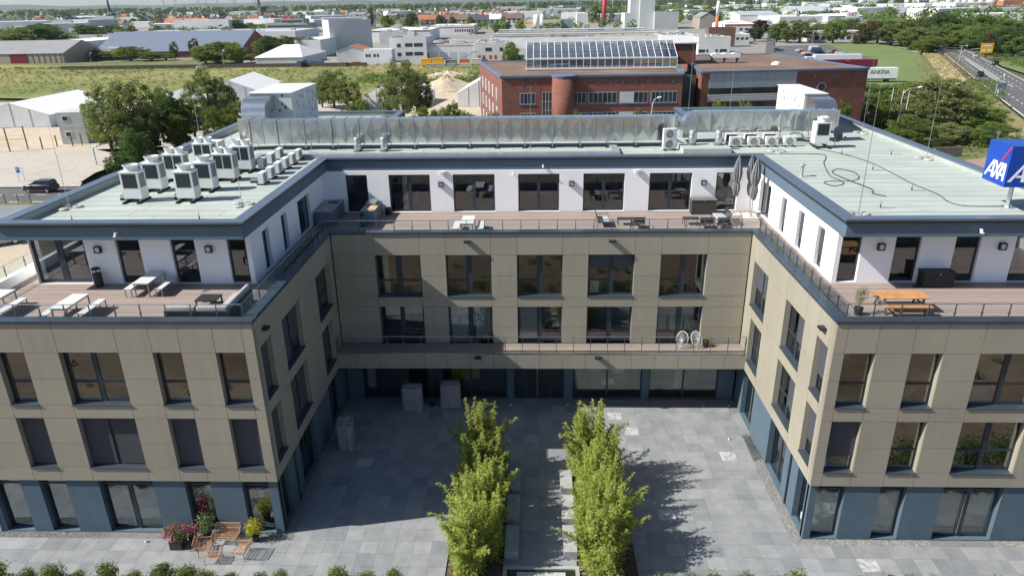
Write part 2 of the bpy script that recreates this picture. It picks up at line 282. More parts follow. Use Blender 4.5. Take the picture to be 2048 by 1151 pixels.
# measured layout, metres
TREES = [(-75.47,84.0,12.01,9.71,'olive','near'),(-68.49,80.0,13.8,9.24,'olive','near'),(-67.73,84.0,9.25,7.96,'dark','near'),(-65.45,88.0,10.62,7.08,'dark','near'),(-71.62,95.0,11.08,6.45,'olive','near'),(-66.83,98.0,8.59,7.01,'bright','near'),(-68.45,110.0,12.76,8.7,'olive','near'),(-65.08,110.0,9.95,6.33,'olive','near'),(-56.48,95.0,8.2,5.15,'bright','near'),(-62.82,84.0,7.33,5.38,'bright','near'),(-56.45,84.0,8.46,5.75,'bright','near'),(-54.44,86.0,6.97,4.83,'bright','near'),(-64.36,72.0,6.48,5.46,'dark','near'),(-63.99,66.0,4.07,3.92,'dark','near'),(-50.51,140.0,9.74,9.87,'olive','near'),(-45.95,136.0,8.29,7.68,'olive','near'),(-54.02,142.0,7.82,6.01,'olive','near'),(-29.06,118.0,13.68,9.61,'olive','near'),(-26.12,124.0,10.26,7.01,'olive','near'),(-33.21,122.0,9.24,5.24,'olive','near'),(-16.66,85.0,7.92,5.77,'bright','shrub'),(-12.07,82.0,7.61,4.75,'bright','shrub'),(-7.31,80.0,7.75,3.81,'bright','shrub'),(-20.15,88.0,7.82,4.11,'bright','shrub'),(-15.61,95.0,7.49,3.83,'bright','shrub'),(-36.17,100.0,6.14,5.09,'mid','shrub'),(-36.52,110.0,6.14,4.35,'mid','shrub'),(-56.17,112.0,5.58,5.7,'mid','shrub'),(6.17,70.0,9.37,3.11,'bright','front'),(15.56,70.0,9.57,3.13,'bright','front'),(27.91,72.0,10.29,3.9,'bright','front'),(31.69,72.0,10.1,4.51,'bright','front'),(48.39,76.0,9.36,3.72,'bright','front'),(79.28,135.0,5.82,14.88,'mid','right'),(76.94,118.0,6.74,11.14,'mid','right'),(77.61,104.0,10.98,16.13,'linden','right'),(86.95,112.0,7.55,11.1,'mid','right'),(84.14,100.0,5.18,9.2,'mid','right'),(71.71,97.0,6.6,10.89,'linden','right'),(65.32,88.0,5.49,7.59,'mid','right'),(70.5,108.0,5.74,8.66,'bright','right'),(64.36,98.0,4.45,6.43,'bright','right'),(72.48,88.0,3.88,8.81,'linden','right'),(76.27,86.0,2.88,6.22,'mid','right'),(82.24,92.0,3.17,6.02,'mid','right'),(70.7,128.0,5.75,6.42,'bright','right'),(69.28,118.0,5.79,7.29,'mid','right'),(66.82,82.0,2.0,5.88,'dark','right'),(62.06,84.0,3.76,5.86,'bright','right'),(83.89,135.0,5.77,8.2,'mid','right'),(82.25,122.0,8.13,8.95,'mid','right'),(177.09,372.0,12.94,18.92,'brown','road'),(187.86,380.0,12.11,16.18,'dark','road'),(186.26,360.0,11.62,18.62,'dark','road'),(187.64,352.0,13.94,21.4,'olive','road'),(184.03,325.0,12.09,23.0,'olive','road'),(184.16,335.0,10.0,14.69,'mid','road'),(179.74,305.0,8.05,13.13,'mid','road'),(172.72,300.0,6.45,13.41,'mid','road'),(217.5,372.0,17.6,20.31,'dark','road'),(224.11,395.0,13.38,17.21,'mid','road'),(206.79,335.0,12.43,24.09,'mid','road'),(231.09,390.0,13.37,20.6,'mid','road'),(203.5,318.0,11.14,21.72,'mid','road'),(201.87,302.0,12.25,22.35,'mid','road'),(216.42,335.0,11.84,18.27,'olive','road'),(200.09,288.0,11.66,18.92,'dark','road'),(202.12,282.0,9.46,16.04,'mid','road'),(182.05,268.0,9.88,8.56,'brown','road'),(247.5,400.0,13.49,21.3,'mid','road'),(253.75,390.0,15.12,24.58,'mid','road'),(246.61,360.0,13.69,23.13,'mid','road'),(215.5,400.0,13.41,24.12,'mid','road'),(206.21,410.0,12.54,20.89,'mid','road'),(191.21,430.0,13.2,17.84,'mid','road'),(141.43,440.0,13.13,16.19,'red','street'),(130.88,415.0,8.19,12.65,'dark','street'),(140.78,405.0,12.18,13.79,'mid','street'),(150.63,395.0,13.34,20.07,'olive','street'),(143.42,395.0,8.65,10.31,'mid','street'),(166.73,388.0,12.48,14.86,'mid','street'),(174.36,372.0,2.37,9.44,'mid','street'),(170.04,420.0,9.76,10.35,'mid','street'),(-141.23,287.0,10.91,21.29,'mid','mid'),(-148.53,290.0,8.76,12.72,'mid','mid'),(-132.1,284.0,10.31,11.81,'mid','mid'),(-198.06,318.0,7.45,18.99,'bright','mid'),(-185.55,314.0,4.32,16.86,'mid','mid'),(-179.33,316.0,3.66,14.01,'olive','mid'),(-218.6,328.0,4.8,15.05,'olive','mid'),(-227.53,330.0,4.55,13.74,'olive','mid'),(-211.13,328.0,3.99,13.42,'olive','mid'),(-231.08,318.0,4.4,6.59,'dark','mid'),(-133.54,335.0,10.95,17.36,'dark','mid'),(-125.43,335.0,10.84,16.68,'dark','mid'),(-117.89,335.0,10.27,13.82,'mid','mid'),(-140.24,340.0,8.91,11.39,'mid','mid'),(-112.26,338.0,9.6,11.09,'mid','mid'),(-300.66,400.0,17.22,33.72,'dark','mid'),(-276.32,350.0,16.68,26.88,'olive','mid'),(-304.69,420.0,17.35,23.27,'dark','mid'),(-165.55,318.0,10.01,7.21,'brown','mid'),(-176.62,320.0,8.45,6.2,'brown','mid'),(-8.54,215.0,11.89,6.82,'mid','mid'),(-131.65,300.0,3.65,10.26,'mid','mid'),(-134.77,296.0,3.52,7.64,'mid','mid'),(-364.98,560.0,12.91,20.73,'dark','far'),(-356.87,560.0,12.42,20.61,'bright','far'),(-364.48,600.0,11.41,23.82,'dark','far'),(-304.22,720.0,11.53,11.51,'mid','far'),(-295.19,730.0,8.31,16.23,'mid','far'),(-270.95,700.0,7.37,13.3,'mid','far'),(-358.33,620.0,8.7,9.5,'dark','far'),(-345.39,640.0,8.76,9.65,'dark','far'),(-578.43,1050.0,14.74,26.02,'mid','far'),(-552.9,1050.0,13.03,18.9,'mid','far'),(-410.65,900.0,11.33,21.63,'dark','far'),(-112.67,640.0,16.98,12.6,'dark','far'),(-93.41,700.0,13.2,11.54,'dark','far'),(-174.56,760.0,20.2,6.91,'dark','far'),(-143.33,680.0,14.22,12.39,'mid','far'),(-30.42,560.0,8.38,10.98,'mid','far'),(-23.6,590.0,8.65,7.09,'dark','far'),(-13.43,600.0,8.25,7.2,'dark','far'),(-79.08,680.0,11.56,8.15,'dark','far'),(-64.18,700.0,10.97,8.36,'mid','far'),(72.35,900.0,18.99,14.58,'mid','far'),(55.94,880.0,15.96,11.66,'mid','far'),(155.8,640.0,16.52,19.62,'dark','far'),(151.43,660.0,15.57,18.13,'mid','far')]
warehouse = (-267.62,-223.02,305.05,4.28,34.0)
white_flat = (-285.25,-254.58,374.02,5.88,60.0)
solar = (-226.22,-150.93,336.83,2.68,46.0)
annex = (-222.55,-208.18,331.29,4.8,14.0)
long1 = (-300.59,-170.79,490.14,6.05,60.0)
long2 = (-376.36,-304.05,545.17,3.72,30.0)
long3 = (-348.28,-300.07,669.79,3.58,30.0)
gable = (-120.75,-100.37,276.71,3.08,38.0)
office1 = (-65.4,-48.88,292.88,9.34,22.0)
hall1 = (-51.73,-27.4,295.76,6.0,40.0)
hall2 = (-27.82,-13.47,295.56,5.99,30.0)
cont = (-75.14,-62.88,283.59,4.99,8.0)
shed = (-89.29,-76.93,291.3,4.69,16.0)
low = (-120.51,-107.45,330.81,7.11,40.0)
back1 = (-115.5,-71.4,467.23,6.38,50.0)
back2 = (-100.91,-82.5,442.45,6.08,30.0)
back3 = (-85.19,-49.72,566.97,6.06,40.0)
back4 = (-126.19,-94.17,599.83,3.6,25.0)
big = (-25.96,72.21,384.14,4.27,90.0)
bigr = (71.56,90.85,380.51,4.21,70.0)
mid1 = (5.91,22.53,643.82,7.19,20.0)
mid2 = (22.75,33.62,650.7,7.25,16.0)
mid3 = (35.02,44.38,611.18,12.45,14.0)
pp1 = (77.57,102.7,626.69,12.29,30.0)
pp2 = (82.12,90.72,627.81,28.84,20.0)
pp3 = (89.95,102.72,623.84,33.02,24.0)
pp4 = (102.18,122.65,618.05,12.92,40.0)
wbox = (74.92,89.52,308.67,6.79,26.0)
wboxb = (92.33,106.63,366.96,8.88,8.0)
r1 = (137.26,159.57,515.15,5.82,40.0)
r2 = (197.61,229.16,803.83,9.26,60.0)
r3 = (195.54,233.48,696.45,8.1,60.0)
r4 = (212.81,255.89,630.61,7.38,70.0)
r5 = (292.0,337.83,833.23,8.48,60.0)
r6 = (249.63,278.68,617.83,8.03,40.0)
r7 = (194.18,231.94,493.97,5.58,30.0)
r8 = (158.82,186.32,399.06,4.9,14.0)
r9 = (140.51,154.11,616.39,8.46,30.0)
r10 = (112.93,121.37,391.8,4.3,20.0)
f1 = (564.14,613.9,1188.04,9.59,60.0)
f2 = (563.51,607.65,1087.5,10.84,60.0)
f3 = (579.43,618.63,949.68,8.91,50.0)
f4 = (636.58,663.25,1023.61,14.0,60.0)
f5 = (560.51,608.32,1000.52,12.48,60.0)
n1 = (785.82,868.3,2709.82,19.8,60.0)
n2 = (418.02,435.07,1362.23,11.85,30.0)
of1 = (-253.5,-213.36,662.29,7.04,30.0)
of2 = (-247.08,-224.66,686.74,10.43,20.0)
lo1 = (-332.73,-297.26,768.14,4.05,30.0)
bl1 = (-462.9,-429.87,1102.51,7.81,20.0)
hl1 = (-848.79,-784.58,2089.02,6.57,50.0)
gr1 = (-86.62,-31.43,1579.57,7.92,40.0)
rd1 = (-145.03,-99.92,1160.23,6.64,50.0)
yb = (-10.85,-1.75,651.58,7.71,20.0)
pk = (414.56,454.84,684.84,6.14,40.0)
tall = (-110.2,359.68,15.63,23.23,13.41,30.0)
redchim = (73.32,779.8,38.2,2.31)
brchim = (129.32,1063.06,15.44,0.94)
stripe = (132.58,520.52,21.9,1.22)
pole = (237.82,2341.04,38.75,1.35)
church1 = (-952.46,1637.07,12.52,8.13)
church2 = (-601.09,1604.8,23.3,6.77)
church3 = (-426.16,1908.36,14.33,3.5)
silo1 = (0.51,649.0,11.48,2.66)
silo2 = (5.6,659.42,11.22,2.21)
SILOS = [(594.43,1081.07,18.79,4.46),(608.29,1067.54,19.87,4.0),(615.09,1060.91,18.44,5.32),(623.15,1053.06,18.95,3.98),(631.95,1044.47,17.51,6.18),(641.47,1035.19,17.99,3.96),(602.33,1073.36,14.68,3.56)]
MASTS = [(-1514.51,3358.78,51.09),(-1515.64,3440.55,40.61),(-1426.28,3344.99,45.68),(-1295.49,3205.14,49.7),(-1394.3,3477.2,40.98),(-1233.18,3296.23,51.04),(-1217.99,3279.17,42.69),(-1309.03,3757.51,46.46),(-1226.76,3654.77,42.94),(-1336.06,4262.69,49.93),(-1276.28,4178.73,46.38),(-1119.04,3957.9,48.78),(-1113.09,4210.15,49.23),(-1112.22,4352.13,46.86),(-1652.91,3423.0,44.71),(-1309.69,5608.75,65.29),(-1296.78,6078.59,63.24),(-1760.91,3533.18,57.06)]
HOUSES = [(-833.5,1208.57,9.5,8.2,6.4,0.21,0),(-615.6,1152.64,10.2,7.4,6.6,1.7,4),(-690.19,1083.96,8.6,8.3,6.9,1.64,5),(-783.38,1049.32,8.6,8.9,5.1,2.45,2),(-655.28,1025.16,11.5,8.4,7.0,1.24,4),(-581.53,894.32,11.5,7.2,5.3,0.68,5),(-710.5,1100.29,9.2,8.0,5.8,1.1,4),(-998.29,1549.71,9.3,8.8,5.1,0.88,4),(-917.37,1573.97,11.4,8.9,7.0,1.79,5),(-631.57,1060.96,12.0,7.5,5.3,1.51,5),(-809.37,1589.13,11.2,7.8,5.3,0.92,3),(-914.37,1708.89,10.5,7.1,6.6,1.04,2),(-545.09,855.2,9.2,7.2,6.3,0.1,1),(-680.91,1317.56,9.1,8.4,7.2,1.07,2),(-456.35,861.21,9.5,7.9,6.1,2.02,4),(-970.01,1673.81,11.9,8.6,5.6,1.99,5),(-1025.46,1498.33,11.9,8.0,6.2,0.04,3),(-661.45,1288.07,9.5,8.2,5.3,1.99,2),(-674.93,1054.77,9.4,8.4,6.6,0.07,0),(-887.96,1720.41,9.5,8.3,5.7,1.89,1),(-947.91,1445.44,9.5,8.2,5.7,1.18,0),(-513.6,981.4,8.5,8.0,6.4,0.85,2),(-933.51,1335.75,10.8,7.2,5.7,1.05,1),(-611.48,940.74,8.7,7.7,6.4,2.78,3),(-691.61,1005.98,8.1,8.9,5.7,2.63,4),(-1078.58,1549.12,11.2,8.3,6.8,1.08,1),(-774.87,1197.77,11.4,7.9,6.4,0.91,4),(-596.53,906.43,8.6,7.0,7.1,2.76,4),(-579.52,887.54,11.7,7.4,6.6,2.63,5),(-492.39,848.78,10.2,8.8,6.9,2.69,2),(-1154.71,1626.33,8.1,8.6,6.1,0.62,3),(-1143.24,1900.94,11.0,7.3,5.7,2.08,4),(-1118.33,1829.67,11.7,7.2,5.3,3.05,4),(-627.7,981.58,9.4,7.4,6.2,2.56,1),(-1051.65,1538.87,11.6,7.3,7.0,1.53,4),(-914.81,1702.06,9.1,7.5,6.2,1.33,3),(-660.77,977.45,11.4,8.6,5.1,0.16,3),(-463.11,881.34,8.3,8.0,5.7,0.99,2),(-875.48,1341.95,9.2,7.5,7.2,1.35,1),(-629.6,1015.5,9.5,7.2,5.4,1.17,4),(-675.23,1135.36,10.5,7.1,7.0,0.17,5),(-654.46,1033.15,9.7,8.4,6.0,0.77,4),(-792.59,1160.0,11.2,7.4,5.3,0.09,2),(-614.81,923.36,11.2,7.5,6.0,0.39,5),(-536.96,897.02,11.2,8.3,6.6,1.77,0),(-550.04,980.83,9.9,7.5,5.9,1.66,4),(-513.7,1041.06,9.2,7.4,6.9,0.38,0),(-365.76,990.78,12.4,8.6,6.8,0.11,4),(-435.38,1080.77,8.8,8.9,7.1,0.19,2),(-464.23,1443.32,8.7,9.4,6.4,1.43,5),(-441.57,1268.81,9.9,8.2,5.8,1.31,0),(-647.12,1515.98,12.3,9.1,7.1,1.3,4),(-374.57,1070.39,10.6,8.4,6.4,2.82,1),(-618.35,1301.36,10.4,8.8,7.1,1.84,1),(-539.06,1114.06,9.0,8.4,7.1,2.67,4),(-399.66,1311.48,11.4,8.2,6.9,1.84,2),(-418.75,1315.09,9.5,9.0,5.4,1.79,1),(-476.29,1072.33,9.0,9.4,6.1,1.88,3),(-377.63,968.7,11.1,7.4,7.2,0.23,3),(-330.38,954.92,8.6,9.3,7.0,2.04,5),(-802.7,1632.71,9.5,9.2,6.7,0.43,4),(-353.78,975.55,12.2,7.9,6.9,0.98,3),(-539.22,1091.07,8.9,7.9,7.0,0.11,3),(-424.53,1095.15,8.4,8.1,6.0,1.53,1),(-391.71,1045.8,10.5,7.6,5.7,2.77,0),(-575.42,1579.95,12.1,9.3,5.2,2.96,2),(-475.07,1305.93,10.3,8.7,6.5,2.96,2),(-494.82,1004.64,9.8,8.5,6.2,2.09,4),(-481.95,1102.7,11.2,8.5,5.4,2.03,5),(-679.51,1426.29,12.3,8.3,5.2,1.76,2),(-411.54,1101.76,10.2,8.0,5.4,1.51,1),(-559.9,1574.1,9.2,8.5,6.3,1.23,0),(-625.65,1384.85,12.1,7.4,6.1,0.78,4),(-611.57,1414.27,10.1,8.5,6.7,1.11,0),(-587.32,1227.13,11.3,8.5,7.0,0.35,5),(-642.06,1370.42,11.5,9.1,6.6,1.86,1),(-37.41,949.45,11.2,8.1,5.4,2.73,2),(-94.5,1703.42,12.3,9.7,7.1,1.2,4),(-37.24,1304.21,11.0,8.9,6.6,2.81,5),(-138.29,1129.05,12.0,7.7,6.7,2.08,3),(-223.05,1163.5,9.7,9.4,5.5,2.55,5),(-29.75,1525.14,10.0,9.1,5.3,1.47,0),(-155.71,1728.1,10.4,8.2,5.2,1.69,2),(-155.27,973.5,11.9,8.0,6.9,1.89,0),(-71.37,1000.87,10.3,9.5,7.0,2.7,3),(-107.48,1453.81,10.2,9.4,5.9,2.65,5),(-247.86,1279.53,11.9,8.9,5.9,2.04,2),(-302.51,1350.94,11.8,8.7,6.0,0.12,2),(-201.12,1363.48,11.1,9.0,5.5,0.01,1),(-238.5,1391.54,12.6,8.9,5.4,0.07,4),(-223.83,1615.41,8.9,7.9,5.4,1.54,0),(-52.7,1228.85,10.2,7.8,6.6,0.75,0),(-260.51,1866.71,13.0,8.2,5.2,1.49,1),(-265.48,1725.55,12.8,9.0,6.8,0.91,3),(-48.4,874.29,10.9,8.9,5.1,1.06,2),(-289.31,1841.88,10.7,7.9,6.4,0.33,5),(-357.49,1724.38,9.0,7.8,6.4,2.83,1),(-29.38,967.34,10.3,8.8,5.8,2.07,3),(-187.53,1155.07,13.0,7.9,5.6,2.67,0),(-136.74,1167.72,11.2,9.4,5.9,2.63,5),(-135.4,929.07,10.4,8.1,6.8,1.38,3),(-66.58,1173.94,10.0,8.1,6.6,1.9,5),(-125.12,1262.16,9.0,8.1,6.7,2.58,0),(-116.53,1428.49,9.2,8.2,6.9,2.02,4),(-78.61,1577.91,12.7,9.3,5.7,1.16,0),(-367.23,1540.14,12.8,8.4,5.7,1.41,5),(-380.0,1626.14,13.1,9.8,5.3,3.09,0),(-317.45,1383.59,9.8,8.9,5.9,2.45,4),(-289.53,1417.35,12.2,8.7,6.4,0.13,0),(-170.4,1347.61,9.2,9.8,5.6,0.34,3),(-344.66,1492.99,11.5,9.1,6.7,2.74,2),(-283.18,1571.93,12.2,8.3,7.1,1.39,3),(-419.23,1789.52,10.8,9.3,5.2,1.09,3),(-105.19,1262.78,11.8,8.5,6.7,0.21,4),(-471.46,2039.17,13.2,8.4,5.9,0.26,1),(-308.69,1523.82,9.7,8.2,6.9,2.31,3),(-49.73,1480.98,10.6,9.8,7.0,2.98,3),(-52.99,1194.61,10.9,9.0,5.1,3.01,0),(-607.5,2549.67,12.0,8.3,6.1,2.01,0),(-542.82,2300.78,11.0,7.8,6.0,0.62,2),(-489.52,1947.97,12.8,8.7,5.5,1.53,5),(-414.89,1957.75,12.3,9.1,7.1,1.35,3),(-208.38,1291.2,9.8,9.8,5.6,0.09,2),(-59.93,1299.39,10.1,8.2,6.8,0.03,1),(-240.56,2068.42,8.9,9.8,5.0,3.09,3),(-261.99,1346.68,10.4,8.9,6.1,0.75,2),(95.74,1608.78,9.0,8.9,5.2,0.98,1),(117.0,1423.05,12.0,8.4,5.1,0.12,5),(44.19,1270.69,11.3,9.8,6.6,2.64,3),(80.54,1196.26,11.2,8.3,5.4,0.05,5),(30.89,1242.63,10.8,8.8,6.7,2.7,4),(105.19,1562.49,11.6,8.3,5.2,0.44,4),(36.42,1267.56,10.8,8.3,5.6,0.89,4),(56.2,1676.48,11.1,8.6,6.9,2.6,4),(151.13,1990.45,11.3,8.9,6.1,0.88,5),(146.84,1640.72,10.7,7.9,5.1,1.53,5),(99.7,1636.4,10.3,9.1,7.1,1.25,0),(51.37,1144.06,13.0,8.4,5.9,0.89,1),(89.18,1532.55,12.8,8.8,7.1,2.32,5),(86.17,1251.45,12.5,9.1,6.8,0.02,2),(377.87,1395.52,11.7,10.8,6.0,0.91,4),(377.68,1875.47,14.2,8.7,7.0,0.56,3),(360.65,1450.59,10.3,8.5,6.7,0.55,1),(465.27,1900.55,10.3,9.7,5.3,0.67,0),(430.38,1876.72,9.7,8.7,5.3,0.93,3),(297.02,1314.67,10.0,8.9,7.1,3.13,3),(373.63,1727.76,14.2,9.6,6.5,0.98,0),(385.86,1525.57,13.7,9.5,5.9,1.69,2),(359.11,1553.19,13.6,8.9,6.3,2.93,5),(277.57,1300.99,13.6,8.8,5.6,0.64,0),(481.32,1994.96,12.5,8.8,6.3,0.5,0),(321.72,1243.47,12.9,9.7,6.7,0.29,4),(-1048.37,2074.96,11.4,8.2,6.0,1.77,5),(-1334.19,2269.72,11.4,9.9,7.1,2.71,2),(-1061.23,1764.17,10.0,8.0,6.1,2.3,2),(-930.7,2029.71,10.7,8.3,5.3,1.05,1),(-632.24,1667.81,10.7,9.1,5.2,1.34,4),(-958.84,2167.0,12.6,8.5,7.2,1.15,1),(-1594.42,2375.21,9.3,9.3,5.9,1.76,0),(-1268.17,2134.13,10.6,8.5,6.4,2.75,4),(-1142.72,2147.5,8.8,7.8,5.0,2.78,1),(-1380.01,2352.68,8.9,8.9,7.0,1.68,5),(-1093.75,1900.13,12.3,8.2,5.7,1.83,4),(-751.57,1824.94,10.9,9.7,5.6,0.6,1),(-1147.9,2303.32,8.9,8.5,5.0,2.61,1),(-1273.11,2365.85,9.7,9.1,6.3,2.98,2),(-1349.83,2457.46,13.1,9.2,5.2,1.39,5),(-748.09,1991.65,8.8,8.8,5.9,2.81,5),(-1281.02,2193.63,11.4,9.6,5.4,1.23,0),(-1580.68,2350.34,12.8,8.8,5.5,2.6,1),(-1373.19,2231.06,12.6,8.9,5.6,3.08,5),(-727.63,1885.13,11.3,8.5,6.3,1.83,2),(-995.73,2019.08,12.2,9.7,6.9,2.32,1),(-1014.44,1846.23,12.6,9.1,6.1,2.68,1),(-396.34,1052.23,8.9,9.3,5.9,0.67,1),(-617.51,1538.93,9.4,9.2,6.5,2.29,1),(-947.66,1701.85,9.1,7.9,5.6,2.18,2),(-695.39,1695.98,9.7,7.7,5.4,1.52,1),(-960.37,1494.61,11.0,7.7,6.7,1.24,4),(-1094.35,2011.43,9.7,8.1,5.2,1.68,3),(-745.52,1433.56,9.5,9.2,6.5,0.7,4),(-418.36,1393.37,12.6,8.4,5.4,2.25,2),(-591.86,1681.9,9.7,8.1,5.3,0.94,5),(-595.61,1187.44,10.3,8.4,6.3,2.59,1),(-586.54,1267.75,12.5,8.6,6.3,2.13,2),(-556.97,1109.36,11.9,8.9,5.6,0.03,5),(-614.19,1248.58,10.2,8.1,5.4,0.93,1),(-774.84,1594.13,8.9,8.5,5.7,2.28,1),(-753.78,1518.79,12.2,8.5,5.8,2.27,4),(-992.7,1912.25,10.5,7.7,5.2,1.69,3),(-461.1,1306.23,10.1,7.5,5.6,0.99,2),(-893.76,1294.71,10.4,8.3,5.6,3.02,1),(-849.57,1365.22,12.4,8.8,5.5,0.81,2),(-456.6,1097.74,8.8,8.8,6.7,0.71,3),(-1307.41,2243.2,11.9,7.6,5.1,1.54,4),(-905.17,1326.19,10.3,8.2,6.2,1.8,3),(-1000.98,1608.81,10.9,8.2,5.1,0.53,5),(-1104.58,1494.18,9.0,8.9,5.5,2.19,5),(-1334.36,2361.21,10.7,8.9,7.0,0.64,1),(-805.42,1247.19,8.7,8.2,5.6,0.37,2),(-585.05,1324.58,9.1,7.6,6.4,2.78,1),(-1070.05,1537.2,11.0,8.4,6.6,1.74,5),(-793.61,1712.34,11.3,7.4,5.6,2.19,1),(-1578.01,2163.43,11.5,9.1,5.8,0.14,1),(-731.45,1288.3,10.3,8.8,5.7,0.71,3),(-1677.72,2689.31,9.3,7.7,5.9,1.24,4),(-1071.83,1560.0,9.4,7.6,5.9,1.85,1),(-1052.16,1620.08,9.5,9.0,6.3,2.08,5),(-1024.91,1591.21,11.1,9.0,5.4,1.42,4),(-920.7,1319.49,10.8,8.7,6.0,0.4,4),(-1274.01,1933.42,12.6,7.6,6.1,1.51,1),(-483.91,1175.61,8.5,7.4,6.4,0.18,4),(-375.7,1055.63,8.6,8.8,5.7,1.48,2),(-451.23,1142.42,9.7,8.5,5.9,2.04,0),(-481.39,1558.82,8.8,8.9,6.2,2.41,4),(-1599.01,2390.9,12.4,8.0,6.9,1.6,3),(-1117.11,1578.39,12.3,8.2,6.6,1.76,3),(-942.44,1738.96,12.3,8.0,6.1,1.99,3),(-680.37,1687.29,8.8,7.9,6.1,1.32,1),(-546.93,1304.88,11.2,9.4,5.1,1.26,3),(-1625.97,2504.76,9.2,8.4,5.6,2.77,4),(-764.76,1594.47,11.8,8.1,6.8,1.24,5),(-869.06,1543.88,9.0,9.2,6.7,0.1,3),(-759.25,1847.15,11.6,8.4,5.8,1.58,3),(-173.54,1472.98,8.6,8.5,5.4,0.07,4),(-43.49,1109.82,11.4,9.4,5.3,2.44,0),(-390.37,1512.02,12.4,8.0,6.9,2.85,3),(-17.58,1742.51,11.3,8.7,6.1,1.97,4),(-45.75,1628.2,8.5,9.3,5.7,1.21,0),(-500.83,2387.98,12.1,7.9,5.5,2.94,1),(-163.0,2009.67,10.7,9.0,6.8,0.65,5),(-270.74,1513.22,9.7,9.1,7.1,2.36,4),(-575.23,2127.51,9.3,7.7,7.1,2.84,5),(-275.07,2081.13,10.2,7.5,7.0,0.83,2),(-76.44,1347.04,10.3,7.8,5.8,0.28,3),(-53.43,1457.69,9.8,8.7,6.3,0.79,0),(-240.15,2033.42,9.1,8.0,6.3,0.7,0),(-505.01,1952.62,10.7,8.2,5.7,0.91,3),(-215.7,1289.55,12.6,7.7,5.0,2.46,2),(-70.96,1387.65,10.0,8.4,6.9,1.18,2),(-113.73,1202.9,12.3,8.0,6.2,1.68,0),(-202.17,1273.92,9.2,9.4,5.3,2.72,1),(-86.82,1037.72,9.7,8.1,5.0,0.69,2),(-43.56,1003.29,8.6,8.1,5.2,2.37,3),(-301.33,1561.47,8.4,8.3,6.0,2.05,5),(-334.1,1227.85,8.8,7.5,6.8,0.88,5),(-246.71,1239.1,8.6,8.3,5.3,2.79,5),(-315.91,1358.72,11.5,8.7,6.7,2.19,0),(-56.92,1186.9,11.1,7.4,6.7,1.37,5),(-73.08,1423.97,10.6,8.8,5.3,2.29,2),(-76.93,1619.87,9.4,7.7,7.0,1.38,3),(-265.71,1175.94,10.6,8.0,5.8,2.36,1),(-495.94,2410.91,12.3,8.9,6.3,1.27,4),(-328.99,1953.2,8.8,8.1,6.3,1.14,0),(-158.55,1478.31,11.2,8.6,6.4,1.55,4),(-93.87,1157.59,11.5,9.1,7.2,0.27,5),(-456.56,1681.9,10.3,8.8,5.4,0.82,1),(-20.21,1030.07,9.5,9.4,7.1,1.96,1),(-232.45,1425.73,9.6,8.7,6.8,2.11,0),(-368.34,1854.11,10.9,9.3,6.4,2.46,1),(-154.85,1351.11,10.5,9.2,6.1,1.08,0),(-611.9,2637.37,12.1,7.5,6.8,0.56,3),(-607.95,2484.34,12.0,8.6,5.5,2.23,5),(-325.34,2368.07,10.7,8.8,5.7,1.79,4),(-270.21,1209.14,11.8,8.6,5.3,1.35,5),(-276.9,1566.11,10.1,7.4,6.4,2.43,0),(-23.67,1590.38,9.7,7.6,5.4,2.51,0),(-417.18,2394.1,11.3,8.2,5.5,0.24,3),(-588.38,2112.9,9.9,8.3,6.5,2.76,5)]
BIGH = [(-391.2,811.86,'orange'),(-369.93,788.61,'orange'),(-406.4,802.35,'orange'),(-332.6,746.41,'slate'),(-120.37,798.38,'orange'),(-104.9,808.75,'brown'),(-81.38,781.46,'brown'),(-58.81,755.66,'slate'),(-47.19,783.14,'white'),(-138.86,841.94,'slate'),(-525.36,787.57,'grey'),(-44.32,896.84,'brown'),(-23.36,807.24,'brown')]
P_lot = [(-103.23,88.55),(-81.45,88.57),(-75.66,84.62),(-69.59,74.39),(-69.9,68.87),(-68.45,62.47),(-82.28,60.37)]
P_road = [(-82.9,59.18),(-66.55,59.34),(-62.78,51.97),(-76.3,50.47)]
P_walk = [(-84.07,60.73),(-67.67,61.82),(-66.55,59.34),(-82.9,59.18)]
P_sandlot = [(-121.56,110.25),(-104.04,113.79),(-84.69,91.63),(-81.45,88.57),(-104.46,87.66)]
P_field = [(-213.52,181.04),(-338.0,315.9),(-130.09,276.95),(-27.6,269.41),(-19.91,221.3),(-18.91,196.38),(-42.72,180.59),(-50.35,155.6),(-87.54,169.86),(-116.79,161.08)]
P_grass = [(-338.0,315.9),(-351.22,330.22),(-222.34,304.26),(-187.93,316.88),(-143.08,319.0),(-127.76,276.61)]
P_yard = [(-127.76,276.61),(-122.99,278.47),(-99.59,308.61),(-28.4,305.94),(-23.37,268.78)]
P_sand2 = [(-45.02,124.28),(-43.22,183.29),(-19.02,197.9),(-11.88,118.53)]
P_tentlot = [(-121.56,110.25),(-158.57,159.14),(-116.79,161.08),(-50.35,155.6),(-42.91,120.47),(-63.14,91.66),(-81.45,88.57)]
P_lawn = [(154.36,373.16),(185.55,380.36),(180.11,336.7),(167.92,292.97),(124.28,188.04),(104.77,158.19),(87.4,154.33),(127.14,265.76),(134.37,309.05)]
P_straw = [(180.0,317.62),(191.41,326.45),(130.59,187.33),(115.61,168.82),(130.46,202.91)]
P_roadR = [(207.3,360.72),(231.3,394.99),(178.39,265.19),(146.22,185.57),(117.08,113.8),(78.2,59.45),(100.23,111.52),(129.32,179.03),(175.21,285.5)]
P_park = [(125.98,361.24),(156.05,363.44),(140.17,298.09),(115.82,267.59),(105.58,291.89)]
P_street = [(102.77,298.57),(106.97,297.82),(180.24,540.64),(176.83,541.83)]
P_parkR = [(102.08,275.21),(142.46,285.38),(112.37,205.12),(82.34,192.75)]
